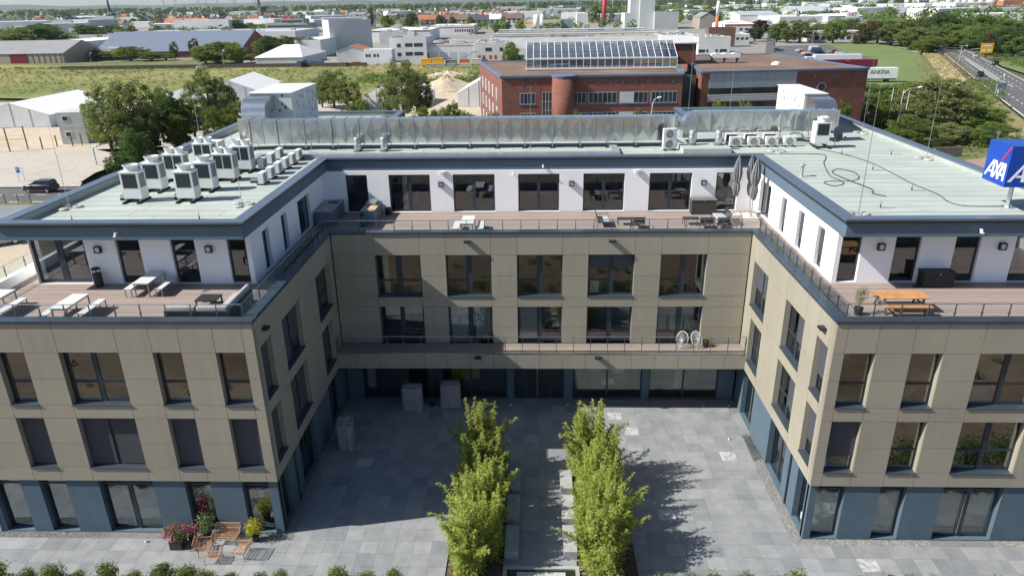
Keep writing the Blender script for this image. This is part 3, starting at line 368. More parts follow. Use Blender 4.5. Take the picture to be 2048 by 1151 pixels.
P_vergeR = [(130.59,187.33),(127.89,176.5),(99.06,109.64),(77.18,58.01),(56.98,29.77),(76.48,80.89),(108.9,142.47)]
P_walkR = [(65.84,72.51),(73.66,76.06),(72.77,65.91),(62.14,62.37)]
P_lawnR = [(169.49,239.89),(203.89,274.53),(156.85,199.68)]
CARS_ROAD = [(177.65,294.32),(180.76,272.94),(167.13,235.85),(139.73,196.92)]
CARS_PARK = [(115.13,319.71),(123.71,314.53),(121.74,304.75),(119.87,295.49),(117.13,283.94),(130.93,316.63),(128.76,306.75),(126.7,297.39),(136.49,308.64),(135.58,302.17),(134.91,295.89),(119.27,329.9)]
# ------------------------------------------------------------------ helpers
def obj(name, me, parent=None, loc=None):
    o = bpy.data.objects.new(name, me); COL.objects.link(o)
    if parent is not None: o.parent = parent
    if loc is not None: o.location = loc
    return o
def tag(o, label=None, cat=None, group=None, kind=None):
    for k, v in (('label', label), ('category', cat), ('group', group), ('kind', kind)):
        if v: o[k] = v
    return o
def thing(name, label, cat, loc=(0, 0, 0), rz=0., group=None):
    o = obj(name, None, None, loc); o.rotation_euler = (0, 0, rz); o.empty_display_size = .2
    return tag(o, label, cat, group)
class MB:
    def __init__(s): s.v = []; s.f = []; s.m = []; s.mi = 0
    def add(s, vs, fs):
        b = len(s.v); s.v += [tuple(q) for q in vs]; s.f += [tuple(b+i for i in f) for f in fs]; s.m += [s.mi]*len(fs); return s
    def box(s, a, b):
        x0, x1 = sorted((a[0], b[0])); y0, y1 = sorted((a[1], b[1])); z0, z1 = sorted((a[2], b[2]))
        return s.add([(x0, y0, z0), (x1, y0, z0), (x1, y1, z0), (x0, y1, z0), (x0, y0, z1), (x1, y0, z1), (x1, y1, z1), (x0, y1, z1)],
                     [(0, 3, 2, 1), (4, 5, 6, 7), (0, 1, 5, 4), (1, 2, 6, 5), (2, 3, 7, 6), (3, 0, 4, 7)])
    def bar(s, p, q, w, h):                      # box beam from p to q, w wide (horizontal), h high
        p, q = Vector(p), Vector(q); d = (q-p).normalized(); sd = d.cross(Vector((0, 0, 1)))
        sd = Vector((1, 0, 0)) if sd.length < 1e-4 else sd.normalized(); up = sd.cross(d)
        c = []
        for e in (p, q):
            for a, b in ((-1, -1), (1, -1), (1, 1), (-1, 1)): c.append(e+sd*a*w/2+up*b*h/2)
        return s.add(c, [(0, 1, 2, 3), (4, 7, 6, 5), (0, 4, 5, 1), (1, 5, 6, 2), (2, 6, 7, 3), (3, 7, 4, 0)])
    def tube(s, pts, r, n=6, caps=True):
        pts = [Vector(p) for p in pts]; rs = r if hasattr(r, '__len__') else [r]*len(pts); b = len(s.v); k = len(pts)
        for i, p in enumerate(pts):
            d = (pts[min(i+1, k-1)]-pts[max(i-1, 0)]); d = d.normalized() if d.length > 1e-9 else Vector((0, 0, 1))
            a = d.cross(Vector((0, 0, 1))); a = Vector((1, 0, 0)) if a.length < 1e-3 else a.normalized(); c = a.cross(d)
            for j in range(n):
                t = 2*math.pi*j/n; s.v.append(tuple(p+(a*math.cos(t)+c*math.sin(t))*rs[i]))
        for i in range(k-1):
            for j in range(n):
                s.f.append((b+i*n+j, b+i*n+(j+1) % n, b+(i+1)*n+(j+1) % n, b+(i+1)*n+j)); s.m.append(s.mi)
        if caps:
            s.f += [tuple(b+j for j in range(n))[::-1], tuple(b+(k-1)*n+j for j in range(n))]; s.m += [s.mi]*2
        return s
    def lathe(s, prof, c=(0, 0, 0), n=16):       # prof: [(r,z)...]
        b = len(s.v); k = len(prof)
        for r, z in prof:
            for j in range(n):
                t = 2*math.pi*j/n; s.v.append((c[0]+r*math.cos(t), c[1]+r*math.sin(t), c[2]+z))
        for i in range(k-1):
            for j in range(n): s.f.append((b+i*n+j, b+i*n+(j+1) % n, b+(i+1)*n+(j+1) % n, b+(i+1)*n+j)); s.m.append(s.mi)
        s.f += [tuple(b+j for j in range(n))[::-1], tuple(b+(k-1)*n+j for j in range(n))]; s.m += [s.mi]*2
        return s
    def prism(s, poly, z0, z1):
        n = len(poly)
        return s.add([(x, y, z0) for x, y in poly]+[(x, y, z1) for x, y in poly], [tuple(range(n))[::-1], tuple(range(n, 2*n))]+[(i, (i+1) % n, n+(i+1) % n, n+i) for i in range(n)])
    def mesh(s, name, mats, smooth=False):
        me = bpy.data.meshes.new(name); me.from_pydata(s.v, [], s.f)
        for m in ([mats] if isinstance(mats, str) else mats): me.materials.append(MATS[m])
        me.polygons.foreach_set('material_index', s.m)
        if smooth: me.polygons.foreach_set('use_smooth', [True]*len(s.f))
        me.update(); return me
    def build(s, name, mats, parent=None, smooth=False, loc=None): return obj(name, s.mesh(name, mats, smooth), parent, loc)
def smooth_by_angle(o, ang=40):
    me = o.data; bm = bmesh.new(); bm.from_mesh(me)
    for f in bm.faces: f.smooth = True
    for e in bm.edges:
        if len(e.link_faces) == 2 and e.calc_face_angle(0) > math.radians(ang): e.smooth = False
    bm.to_mesh(me); bm.free(); return o
CUBES = {}
def piece(name, mat, a, b, parent=None):         # box that shares one unit-cube mesh per material
    if mat not in CUBES: CUBES[mat] = MB().box((-.5, -.5, -.5), (.5, .5, .5)).mesh('block_'+mat, mat)
    o = bpy.data.objects.new(name, CUBES[mat]); COL.objects.link(o)
    if parent is not None: o.parent = parent
    o.location = [(p+q)/2 for p, q in zip(a, b)]; o.scale = [max(abs(p-q), 1e-4) for p, q in zip(a, b)]
    return o
def dup(root, loc=None, rz=None, label=None, group=None, scale=None):
    r = root.copy(); COL.objects.link(r)
    if loc is not None: r.location = loc
    if rz is not None: r.rotation_euler = (0, 0, rz)
    if scale is not None: r.scale = scale if hasattr(scale, '__len__') else (scale,)*3
    if label: r['label'] = label
    if group: r['group'] = group
    for ch in list(root.children):
        c = ch.copy(); COL.objects.link(c); c.parent = r
        for g in list(ch.children):
            d = g.copy(); COL.objects.link(d); d.parent = c
    return r
def sheet(name, mat, poly, z, kind='structure', parent=None):
    me = bpy.data.meshes.new(name); me.from_pydata([(x, y, z) for x, y in poly], [], [tuple(range(len(poly)))]); me.materials.append(MATS[mat]); me.update()
    if me.polygons[0].normal.z < 0: me.flip_normals()
    o = obj(name, me, parent)
    if kind and parent is None: o['kind'] = kind
    return o
class Face:                                       # axis-aligned facade: u along it, d outwards
    def __init__(s, ax, c, out): s.ax, s.c, s.o = ax, c, out
    def p(s, u, d, z): return (u, s.c+s.o*d, z) if s.ax == 'Y' else (s.c+s.o*d, u, z)
FL = Face('Y', -12.665, -1); FR = Face('Y', -12.665, -1); FB = Face('Y', 0, -1); IL = Face('X', -12.46, 1); IR = Face('X', 12.59, -1)
OB = thing('office_building', 'U-shaped four-storey office building with taupe cladding, blue ground floor and white penthouse', 'building')
def curtain_mesh(mb, face, u0, u1, z0, z1, d, slant=0):
    n = max(4, int((u1-u0)/.06)); vs = []; fs = []
    for i in range(n+1):
        u = u0+(u1-u0)*i/n; dd = d+(.025 if i % 2 else -.025)
        vs += [face.p(u, dd, z0), face.p(u, dd, z1)]
    fs = [(2*i, 2*i+2, 2*i+3, 2*i+1) for i in range(n)]; mb.add(vs, fs)
def window(face, u0, u1, z0, z1, cols=1, tr=None, blinds=None, curtains=None, sill=True, rec=.28, frame='frame', wd=0., name='window', handle=None, mull=None, fw=.07):
    mb = MB(); d0, d1 = wd-rec-.06, wd-rec
    bx = lambda a, b, c, e, x0=d0, x1=d1: mb.box(face.p(a, x0, c), face.p(b, x1, e))
    bx(u0, u1, z0, z0+fw); bx(u0, u1, z1-fw, z1); bx(u0, u0+fw, z0+fw, z1-fw); bx(u1-fw, u1, z0+fw, z1-fw)
    mw = mull if mull else (.24 if cols == 2 else .10)
    edges = [u0+fw]; 
    for k in range(1, cols):
        c = u0+(u1-u0)*k/cols; bx(c-mw/2, c+mw/2, z0+fw, z1-fw); edges += [c-mw/2, c+mw/2]
    edges.append(u1-fw); zs = [z0+fw, z1-fw]
    if tr:
        zt = z0+(z1-z0)*tr
        for k in range(cols): bx(edges[2*k], edges[2*k+1], zt-.055, zt+.055)
        zs = [z0+fw, zt-.055, zt+.055, z1-fw]
    w = mb.build(name, frame, OB)
    for k in range(cols):
        for j in range(0, len(zs), 2):
            piece('pane', 'glass', face.p(edges[2*k], d0+.025, zs[j]), face.p(edges[2*k+1], d0+.033, zs[j+1]), w)
        if blinds and k in blinds:
            a, b = edges[2*k]-.04, edges[2*k+1]+.04
            piece('blind', 'blind', face.p(a, d1+.035, z1-(z1-z0-.06)*blinds[k]), face.p(b, d1+.045, z1-.003), w)
    if curtains:
        for (a, b) in curtains:
            m2 = MB(); curtain_mesh(m2, face, a, b, z0+.05, z1-.05, d0-.07); m2.build('curtain', 'curtain', w)
    if sill:
        mb = MB(); mb.add([face.p(u0-.03, d1+.002, z0+.035), face.p(u1+.03, d1+.002, z0+.035), face.p(u1+.03, wd+.05, z0-.012), face.p(u0-.03, wd+.05, z0-.012),
                           face.p(u0-.03, d1+.002, z0-.045), face.p(u1+.03, d1+.002, z0-.045), face.p(u1+.03, wd+.05, z0-.045), face.p(u0-.03, wd+.05, z0-.045)],
                          [(0, 1, 2, 3), (4, 7, 6, 5), (3, 2, 6, 7), (0, 3, 7, 4), (1, 0, 4, 5), (2, 1, 5, 6)]); mb.build('sill', 'sill', w)
    if handle is not None:
        h = MB(); h.tube([face.p(handle, d1+.07, .25), face.p(handle, d1+.07, 2.55)], .022, 8)
        for z in (.4, 2.4): h.tube([face.p(handle, d1-.01, z), face.p(handle, d1+.07, z)], .012, 6)
        h.build('door_handle', 'steel', w)
    return w

def cells(us, zs, ops):
    for i in range(len(us)-1):
        for j in range(len(zs)-1):
            uc, zc = (us[i]+us[i+1])/2, (zs[j]+zs[j+1])/2
            if not any(a < uc < b and c < zc < d for a, b, c, d in ops): yield us[i], us[i+1], zs[j], zs[j+1]
def facade(face, ur, ops, zl, mat='cladding', thick=.30, panels=True, wallmat=None, d_out=0., extra=()):
    us = sorted(set([*ur, *extra]+[q for o in ops for q in o[:2]])); zs = sorted(set([*zl]+[q for o in ops for q in o[2:]]))
    us = [u for u in us if ur[0] <= u <= ur[1]]
    mb = MB(); t0 = d_out-(.035 if panels else 0)
    for a, b, c, d in cells(us, zs, ops):
        mb.box(face.p(a, d_out-thick-.04, c), face.p(b, t0, d))
        if panels: mb.m[-6+(2 if face.ax == 'Y' else 3 if face.o > 0 else 5)] = 1
    # weld shared faces away so the wall reads as one skin
    o = mb.build('wall', [wallmat or mat, 'joint_dark'], OB)
    if panels:
        zz = sorted(zl)
        pus = us
        for a, b, c, d in cells(pus, zz, ops):
            piece('cladding_panel', mat, face.p(a+.009, d_out-.033, c+.009), face.p(b-.009, d_out, d-.009), OB)
    return o
ZL = [3.17, 3.93, 5.29, 6.66, 7.38, 8.72, 10.06, 11.46]; R1 = (7.38, 10.06); R2 = (3.93, 6.66)
def ops_of(wins): return [(a, b, *R1) for a, b in wins]+[(a, b, *R2) for a, b in wins]
WFL = [(-24.3, -22.97), (-21.4, -18.66), (-17.12, -15.82), (-14.27, -12.96)]
WFR = [(13.08, 14.4), (15.92, 17.25), (18.8, 21.58), (23.1, 24.4)]
WIN = [(-12.13, -10.85), (-9.28, -6.6), (-3.6, -.95)]
facade(FL, (-27.2, -12.46), ops_of(WFL), ZL); facade(FR, (12.59, 27.2), ops_of(WFR), ZL)
inner_ops = [(a, b, *R1) for a, b in WIN]+[(a, b, *R2) for a, b in WIN[:2]]+[(-3.6, -1.5, *R2)]
facade(IL, (-12.625, -.04), inner_ops, ZL); facade(IR, (-12.625, -.04), inner_ops, ZL)
WB = [(-9.88, -7.12), (-5.58, -2.84), (-1.27, 1.47), (3.02, 5.78), (7.35, 10.08)]
ZB = [4.26, 5.36, 6.75, 7.42, 8.79, 10.14, 11.46]
facade(FB, (-12.42, 12.55), [(a, b, 7.46, 10.14) for a, b in WB]+[(a, b, 4.26, 6.75) for a, b in WB], [4.26, 5.36, 6.75, 7.46, 8.79, 10.14, 11.46])
# upper windows
for i, (a, b) in enumerate(WFL):
    c = 2 if b-a > 2 else 1
    window(FL, a, b, *R1, cols=c, tr=.40); window(FL, a, b, *R2, cols=c, tr=.40, blinds={0: .985, 1: .985})
for i, (a, b) in enumerate(WFR):
    c = 2 if b-a > 2 else 1
    window(FR, a, b, *R1, cols=c, tr=.40); window(FR, a, b, *R2, cols=c, tr=.40, blinds={0: .74} if i == 0 else None)
for k, (a, b) in enumerate(WIN):
    c = 2 if b-a > 2 else 1
    window(IL, a, b, *R1, cols=c, tr=.40, blinds=[{0: .97}, {0: .98, 1: .72}, None][k])
    window(IL, *((a, b) if k < 2 else (-3.6, -1.5)), *R2, cols=c, tr=.40, blinds=[{0: .97}, {0: .98, 1: .98}, None][k])
    window(IR, a, b, *R1, cols=c, tr=.40, blinds=[{0: .7}, {0: .62}, {0: .64, 1: .60}][k])
    window(IR, *((a, b) if k < 2 else (-3.6, -1.5)), *R2, cols=c, tr=.40, blinds=[{0: .72}, {0: .72}, None][k])
CUR = {1: [(-5.45, -4.4), (-3.95, -2.95)], 2: [(-1.15, -.05)]}
for k, (a, b) in enumerate(WB):
    window(FB, a, b, 7.46, 10.14, cols=2, tr=.36, mull=.34, fw=.10, blinds={0: .35, 1: .35} if k == 3 else None, curtains=[(-9.5, -9.15)] if k == 0 else None)
    window(FB, a, b, 4.30, 6.75, cols=2, tr=None, mull=.30, fw=.11, sill=False, curtains=CUR.get(k))
# ground floor: blue rendered piers with full-height glazing
GFL = [(-26.6, -25.2), (-24.25, -22.9), (-21.3, -18.63), (-17.07, -15.8), (-14.27, -12.97)]; GFR = [(13.03, 14.3), (15.9, 17.12), (18.78, 21.52), (23.1, 24.4)]
for F, ops, ur in ((FL, GFL, (-27.1, -12.56)), (FR, GFR, (12.69, 27.1))):
    facade(F, ur, [(a, b, .05, 3.12) for a, b in ops], [0, .05, 3.12, 3.16], 'plinth', panels=False, d_out=-.10)
    for a, b in ops:
        dbl = b-a > 2
        window(F, a, b, .05, 3.12, cols=2 if dbl else 1, tr=.88, sill=False, rec=.26, wd=-.10, name='door' if dbl else 'window', handle=(a+b)/2-.14 if dbl else None, fw=.09)
GI = [(-12.1, -10.95), (-9.1, -6.55), (-3.4, -1.25)]
for F in (IL, IR):
    facade(F, (-12.40, .3), [(a, b, .05, 3.12) for a, b in GI], [0, .05, 3.12, 3.16], 'plinth', panels=False, d_out=-.10)
    for k, (a, b) in enumerate(GI):
        window(F, a, b, .05, 3.12, cols=2 if k else 1, tr=None, sill=False, rec=.26, wd=-.10, name='door' if k == 2 else 'window', handle=(a+b)/2-.2 if k == 2 else None, fw=.09)
    m = MB(); m.tube([F.p(-10.04, -.03, .1), F.p(-10.04, -.03, 3.1)], .05, 8); m.build('downpipe', 'frame', OB)
GB = Face('Y', .35, -1); GBO = [(-11.48, -2.02), (-1.57, 1.67), (2.22, 6.70), (7.16, 11.58)]
facade(GB, (-12.5, 12.6), [(a, b, .03, 3.12) for a, b in GBO], [0, .03, 3.12, 3.2], 'plinth', panels=False)
window(GB, -11.48, -2.02, .03, 3.12, cols=4, sill=False, rec=.12, mull=.12, fw=.09)
window(GB, -1.57, 1.67, .03, 3.12, cols=4, sill=False, rec=.12, mull=.14, fw=.09, name='door', handle=-.06)
window(GB, 2.22, 6.70, .03, 3.12, cols=2, sill=False, rec=.12, mull=.12, fw=.09); window(GB, 7.16, 11.58, .03, 3.12, cols=2, sill=False, rec=.12, mull=.12, fw=.09)
# sloped pale curtains behind the court glazing
for a, b in ((-11.3, -10.75), (8.9, 9.45)):
    m = MB(); curtain_mesh(m, GB, a, b, .5, 3.0, -.6); m.build('curtain', 'curtain', OB)
t = thing('wall_cupboard', 'Long yellow cupboard behind the left court glazing', 'cupboard', (-4.8, 1.6, .95)); piece('body', 'cupboard', (-.95, -.3, 0), (.9, .3, 1.65), t); piece('door', 'cupboard', (-.93, -.33, .05), (-.03, -.301, 1.6), t); piece('door', 'cupboard', (0, -.33, .05), (.88, -.301, 1.6), t)

# ------------------------------------------------------------------ floors, cores and hidden outer walls
def slabpart(name, mat, a, b): return piece(name, mat, a, b, OB)
for z, t in ((.02, .3), (3.5, .28), (6.92, .28), (11.0, .30)):
    mt = 'interior_floor' if z < 11 else 'interior'
    slabpart('floor_slab', mt, (-26.85, -12.30, z-t), (-12.82, 25, z)); slabpart('floor_slab', mt, (12.95, -12.30, z-t), (26.85, 25, z))
    slabpart('floor_slab', mt, (-12.80, .72 if z < 4 else .38, z-t), (12.93, 18, z))
for z0, z1 in ((.03, 3.2), (3.51, 6.62), (6.93, 10.68)):
    slabpart('core_wall', 'interior', (-26.8, -6.6, z0), (-17.6, 24.9, z1)); slabpart('core_wall', 'interior', (17.7, -6.6, z0), (26.8, 24.9, z1))
    slabpart('core_wall', 'interior', (-17.5, 5.2, z0), (17.6, 17.9, z1))
    for y in (-5.2, -.6):
        slabpart('partition', 'interior', (-17.55, y, z0), (-13.0, y+.12, z1)); slabpart('partition', 'interior', (13.1, y, z0), (17.65, y+.12, z1))
    for x in (-17.9, 18.0): slabpart('partition', 'interior', (x-.06, -12.2, z0), (x+.06, -6.65, z1))
    if z0 > 1:
        for x in (-6.3, -2.1, 2.25, 6.6): slabpart('partition', 'interior', (x, .45, z0), (x+.12, 5.15, z1))
for sx in (-1, 1):
    slabpart('wall', 'cladding', (sx*27.2, -12.62, 0), (sx*26.88, 26, 11.46)); slabpart('wall', 'cladding', (sx*26.85, 25.7, 0), (sx*12.6, 26, 11.46))
slabpart('wall', 'cladding', (-12.6, 18.1, 0), (12.6, 18.4, 11.46))
# furniture glimpsed behind the glass
CN = dict(cupboard='Yellow', wood_pale='Pale wooden', b_white2='White', b_blue='Blue', b_lgrey='Grey')
for a, b, mt in (((-21.1, -12.15, 6.95), (-20.1, -12.1, 8.25), 'cupboard'), ((-14.2, -12.15, 6.95), (-13.1, -12.1, 8.2), 'wood_pale'), ((-18.2, -11.9, 6.95), (-17.0, -11.2, 7.7), 'b_white2'), ((19.0, -12.0, 6.95), (20.3, -11.6, 8.1), 'b_white2'), ((13.5, -12.0, 3.52), (14.3, -11.6, 4.6), 'b_white2'), ((19.2, -12.0, 3.52), (19.8, -11.6, 4.7), 'b_blue'), ((3.2, .5, 6.95), (3.75, .55, 8.4), 'b_white2'), ((-1.0, .9, 3.52), (.4, 1.4, 5.0), 'b_lgrey'), ((8.4, .8, 3.52), (8.5, 1.6, 6.3), 'b_lgrey')):
    t = thing('cupboard', f'{CN[mt]} cupboard standing close behind the '+('left wing' if b[0] < -12.8 else 'right wing' if a[0] > 12.8 else 'middle block')+' glass', 'cupboard', ((a[0]+b[0])/2, (a[1]+b[1])/2, a[2]), 0, f'{CN[mt]} cupboards behind glass'); w_, d_, h_ = (b[0]-a[0])/2, (b[1]-a[1])/2, b[2]-a[2]; piece('body', mt, (-w_, -d_, .05), (w_, d_, h_), t); piece('plinth', 'plastic_dark', (-w_, -d_, 0), (w_, d_, .049), t)
for k, mt in enumerate(('b_red', 'b_white2', 'b_blue', 'b_red', 'b_white2')): tag(piece('carton', mt, (-21.0+k*.22, -12.14, 8.255), (-20.82+k*.22, -11.95, 8.5)), ('Red carton at the left', 'White carton', 'Blue carton', 'Red carton at the right', 'White carton at the right end')[k]+' on the yellow cupboard behind the left wing window', 'carton')
def desk(x, y, z, w=1.5):
    wing = 'middle block' if y > 0 else 'left wing' if x < 0 else 'right wing'; fl = 'penthouse' if z > 11 else 'upper' if z > 6 else 'lower'
    t = thing('desk', f'White office desk with a monitor behind the {fl} {wing} windows', 'desk', (x, y, z+.002), 0, f'desks behind the {fl} {wing} windows'); piece('desk_top', 'b_white2', (0, 0, .70), (w, .75, .74), t); piece('monitor', 'plastic_dark', (.4, .45, .741), (.95, .49, 1.15), t)
    for a in (.05, w-.09):
        for b in (.05, .66): piece('leg', 'b_white2', (a, b, 0), (a+.04, b+.04, .699), t)
for x, z in ((-9.0, 3.5), (-8.6, 6.92), (3.5, 3.5), (8.0, 6.92), (7.6, 3.5)): desk(x, 1.5, z)
for x, z in ((-20.5, 6.92), (-23.8, 6.92), (15.6, 6.92), (19.2, 6.92), (19.4, 3.5), (15.7, 3.5)): desk(x, -11.4, z)
for x, y in ((13.3, -11.7), (14.2, -11.1), (13.5, -10.4)):
    m = MB(); m.lathe([(.36, .30), (.40, .38), (.40, .44), (.2, .46)], (x, y, 0), 14); m.lathe([(.02, .02), (.02, .3)], (x, y, 0), 6)
    for k in range(9):
        t = math.pi*(k/8)+.6; m.box((x+.36*math.cos(t)-.06, y+.36*math.sin(t)-.06, .42), (x+.36*math.cos(t)+.06, y+.36*math.sin(t)+.06, .72))
    tag(m.build('tub_chair', 'chair_white'), 'Cream round tub chair behind the corner glass of the right wing', 'chair', 'cream tub chairs behind the corner glass')
# ------------------------------------------------------------------ balcony across the back
BL = Face('Y', -1.394, -1)
slabpart('balcony_slab', 'joint_dark', (-12.44, -1.355, 3.22), (12.57, -.045, 4.20)); slabpart('balcony_soffit', 'plinth', (-12.5, -.04, 3.2), (12.6, .31, 3.5))
xs = [-12.45]+[-11.24+1.412*k for k in range(17)]+[12.58]
for a, b in zip(xs, xs[1:]): piece('cladding_panel', 'cladding', (a+.009, -1.394, 3.20), (b-.009, -1.36, 4.17), OB)
piece('terrace_deck', 'deck', (-12.44, -1.35, 4.205), (12.57, -.045, 4.26), OB); piece('edge_trim', 'steel', (-12.44, -1.40, 4.18), (12.57, -1.352, 4.27), OB)
# ------------------------------------------------------------------ terrace copings, decks, railings
def coping_run(p, q, inw, w, z0, z1, seg=3.0, mat='coping', out=.06):
    p, q, inw = Vector(p), Vector(q), Vector(inw); L = (q-p).length; d = (q-p)/L; n = max(1, round(L/seg))
    for i in range(n):
        a = p+d*(L*i/n+(.002 if i else 0)); b = p+d*(L*(i+1)/n-.002); c1 = a-inw*out; c2 = b+inw*w
        piece('coping', mat, (c1.x, c1.y, z0), (c2.x, c2.y, z1), OB)
CW = .48
coping_run((-27.2, -12.665), (-12.40, -12.665), (0, 1), CW, 11.47, 11.60, mat='coping_dark'); coping_run((12.53, -12.665), (27.2, -12.665), (0, 1), CW, 11.47, 11.60, mat='coping_dark')
coping_run((-12.46, -12.183), (-12.46, CW), (-1, 0), CW, 11.47, 11.60, mat='coping_dark'); coping_run((12.59, -12.183), (12.59, CW), (1, 0), CW, 11.47, 11.60, mat='coping_dark')
coping_run((-12.398, 0), (12.528, 0), (0, 1), CW, 11.47, 11.60, mat='coping_dark')
for a, b in (((-27.1, -12.32), (-12.8, -12.21)), ((12.93, -12.32), (27.1, -12.21)), ((-12.93, -12.2), (-12.81, .45)), ((12.95, -12.2), (13.06, .45)), ((-12.8, .35), (12.94, .46))):
    slabpart('parapet', 'fascia', (*a, 11.0), (*b, 11.468))
for a, b in (((-27.1, -12.2), (-12.94, 6.0)), ((13.07, -12.2), (27.1, 6.0)), ((-12.93, .47), (13.06, 6.0))): piece('terrace_deck', 'deck', (*a, 11.02), (*b, 11.1), OB)
slabpart('side_parapet', 'render_white', (-27.15, -12.1, 11.0), (-26.85, 24, 11.62)); slabpart('side_parapet', 'render_white', (26.85, -12.1, 11.0), (27.15, 24, 11.62))
def railing(pts, z0, z1, pitch=1.1, pm='steel'):
    m = MB(); m.tube([(x, y, z1) for x, y in pts], .022, 8); rail = smooth_by_angle(m.build('railing', 'steel', OB))
    post = MB().box((-.02, -.02, 0), (.02, .02, z1-z0-.02)); post.box((-.045, -.03, .55*(z1-z0)), (.045, .03, .55*(z1-z0)+.05)); pme = post.mesh('post', 'post_metal')
    for (x0, y0), (x1, y1) in zip(pts, pts[1:]):
        L = math.hypot(x1-x0, y1-y0); n = max(1, round(L/pitch)); dx, dy = (x1-x0)/L, (y1-y0)/L
        for i in range(n+1):
            o = obj('post', pme, rail, (x0+dx*L*i/n, y0+dy*L*i/n, z0))
            if abs(dy) > .5: o.rotation_euler.z = math.pi/2
            if i < n:
                a, b = L*i/n+.04, L*(i+1)/n-.04; t = .005
                piece('glass_panel', 'glass_clear', (x0+dx*a-abs(dy)*t, y0+dy*a-abs(dx)*t, z0+.06), (x0+dx*b+abs(dy)*t, y0+dy*b+abs(dx)*t, z1-.07), rail)

railing([(-26.7, -12.1), (-13.03, -12.1), (-13.03, .58), (13.16, .58), (13.16, -12.1), (26.7, -12.1)], 11.12, 12.14)
railing([(-12.40, -1.28), (12.53, -1.28)], 4.262, 5.33, 1.04); railing([(-26.98, -11.9), (-26.98, 6.0)], 11.63, 12.25, 1.5)
# ------------------------------------------------------------------ penthouse
PFL = Face('Y', -6.99, -1); PIL = Face('X', -14.38, 1); PIR = Face('X', 14.5, -1); PB = Face('Y', 6.05, -1)
def ph(face, ur, ops, z1=13.93):
    facade(face, ur, ops, [11.0, 11.12, z1], 'render_white', panels=False)
oL = [(-25.7, -22.87), (-21.26, -20.03), (-18.45, -17.21), (-15.58, -14.62)]; oR = [(14.74, 15.7), (17.29, 18.53), (20.14, 21.34), (22.99, 24.2)]
ph(PFL, (-25.72, -14.38), [(a, b, 11.12, 13.9) for a, b in oL], 13.93); ph(PFL, (14.5, 25.7), [(a, b, 11.12, 13.9) for a, b in oR], 13.93)
for k, (a, b) in enumerate(oL): window(PFL, a, b, 11.12, 13.9, cols=2 if k == 0 else 1, sill=False, rec=.16, mull=.34, fw=.10 if k else .16)
for a, b in oR: window(PFL, a, b, 11.12, 13.9, sill=False, rec=.16, fw=.10)
iL = [(-5.35, -4.4), (-2.4, -1.47), (.55, 2.88)]; iR = [(-5.43, -4.47), (-2.47, -1.55), (.47, 1.35), (3.43, 5.6)]
ph(PIL, (-6.64, 6.04), [(a, b, 11.12, 13.32) for a, b in iL]); ph(PIR, (-6.64, 6.04), [(a, b, 11.12, 13.32) for a, b in iR])
for a, b in iL: window(PIL, a, b, 11.12, 13.32, cols=2 if b-a > 2 else 1, sill=False, rec=.2, curtains=[(a+.45, a+.7)])
for k, (a, b) in enumerate(iR): window(PIR, a, b, 11.12, 13.32, cols=2 if b-a > 2 else 1, sill=False, rec=.2, blinds={0: .97} if k == 3 else {0: .74})
oB = [(-12.83, -11.38), (-9.94, -7.18), (-5.64, -2.86), (-1.3, 1.43), (3.01, 5.73), (7.36, 10.13), (11.72, 13.15)]
ph(PB, (-14.40, 14.52), [(a, b, 11.12, 13.67) for a, b in oB])
for k, (a, b) in enumerate(oB): window(PB, a, b, 11.12, 13.67, cols=2 if b-a > 2 else 1, sill=False, rec=.14, mull=.20, fw=.10, curtains=[(-9.1, -8.75)] if k == 1 else None)
slabpart('core_wall', 'interior', (-25.4, -1.5, 11.03), (-19.0, 24, 13.9)); slabpart('core_wall', 'interior', (19.0, -1.5, 11.03), (25.4, 24, 13.9)); slabpart('core_wall', 'interior', (-18.9, 11.5, 11.03), (18.9, 12, 13.9))
slabpart('interior_floor', 'interior_floor', (-25.3, -6.6, 11.0), (-14.75, 6.3, 11.11)); slabpart('interior_floor', 'interior_floor', (14.85, -6.6, 11.0), (25.3, 6.3, 11.11)); slabpart('interior_floor', 'interior_floor', (-18, 6.42, 11.0), (18, 11.5, 11.11))
for x in (-8.6, -4.8, -.6, 4.2, 8.6): desk(x, 8.2, 11.11, 1.6)
for x in (-6.4, 2.0): slabpart('partition', 'interior', (x, 6.45, 11.12), (x+.12, 11.45, 13.9))
for x in (-24.9, -20.5, 20.0): desk(x, -5.0, 11.11, 1.8)
for sx in (-1, 1): slabpart('wall', 'render_white', (sx*25.7, -6.6, 11.0), (sx*25.42, 26, 13.93)); 
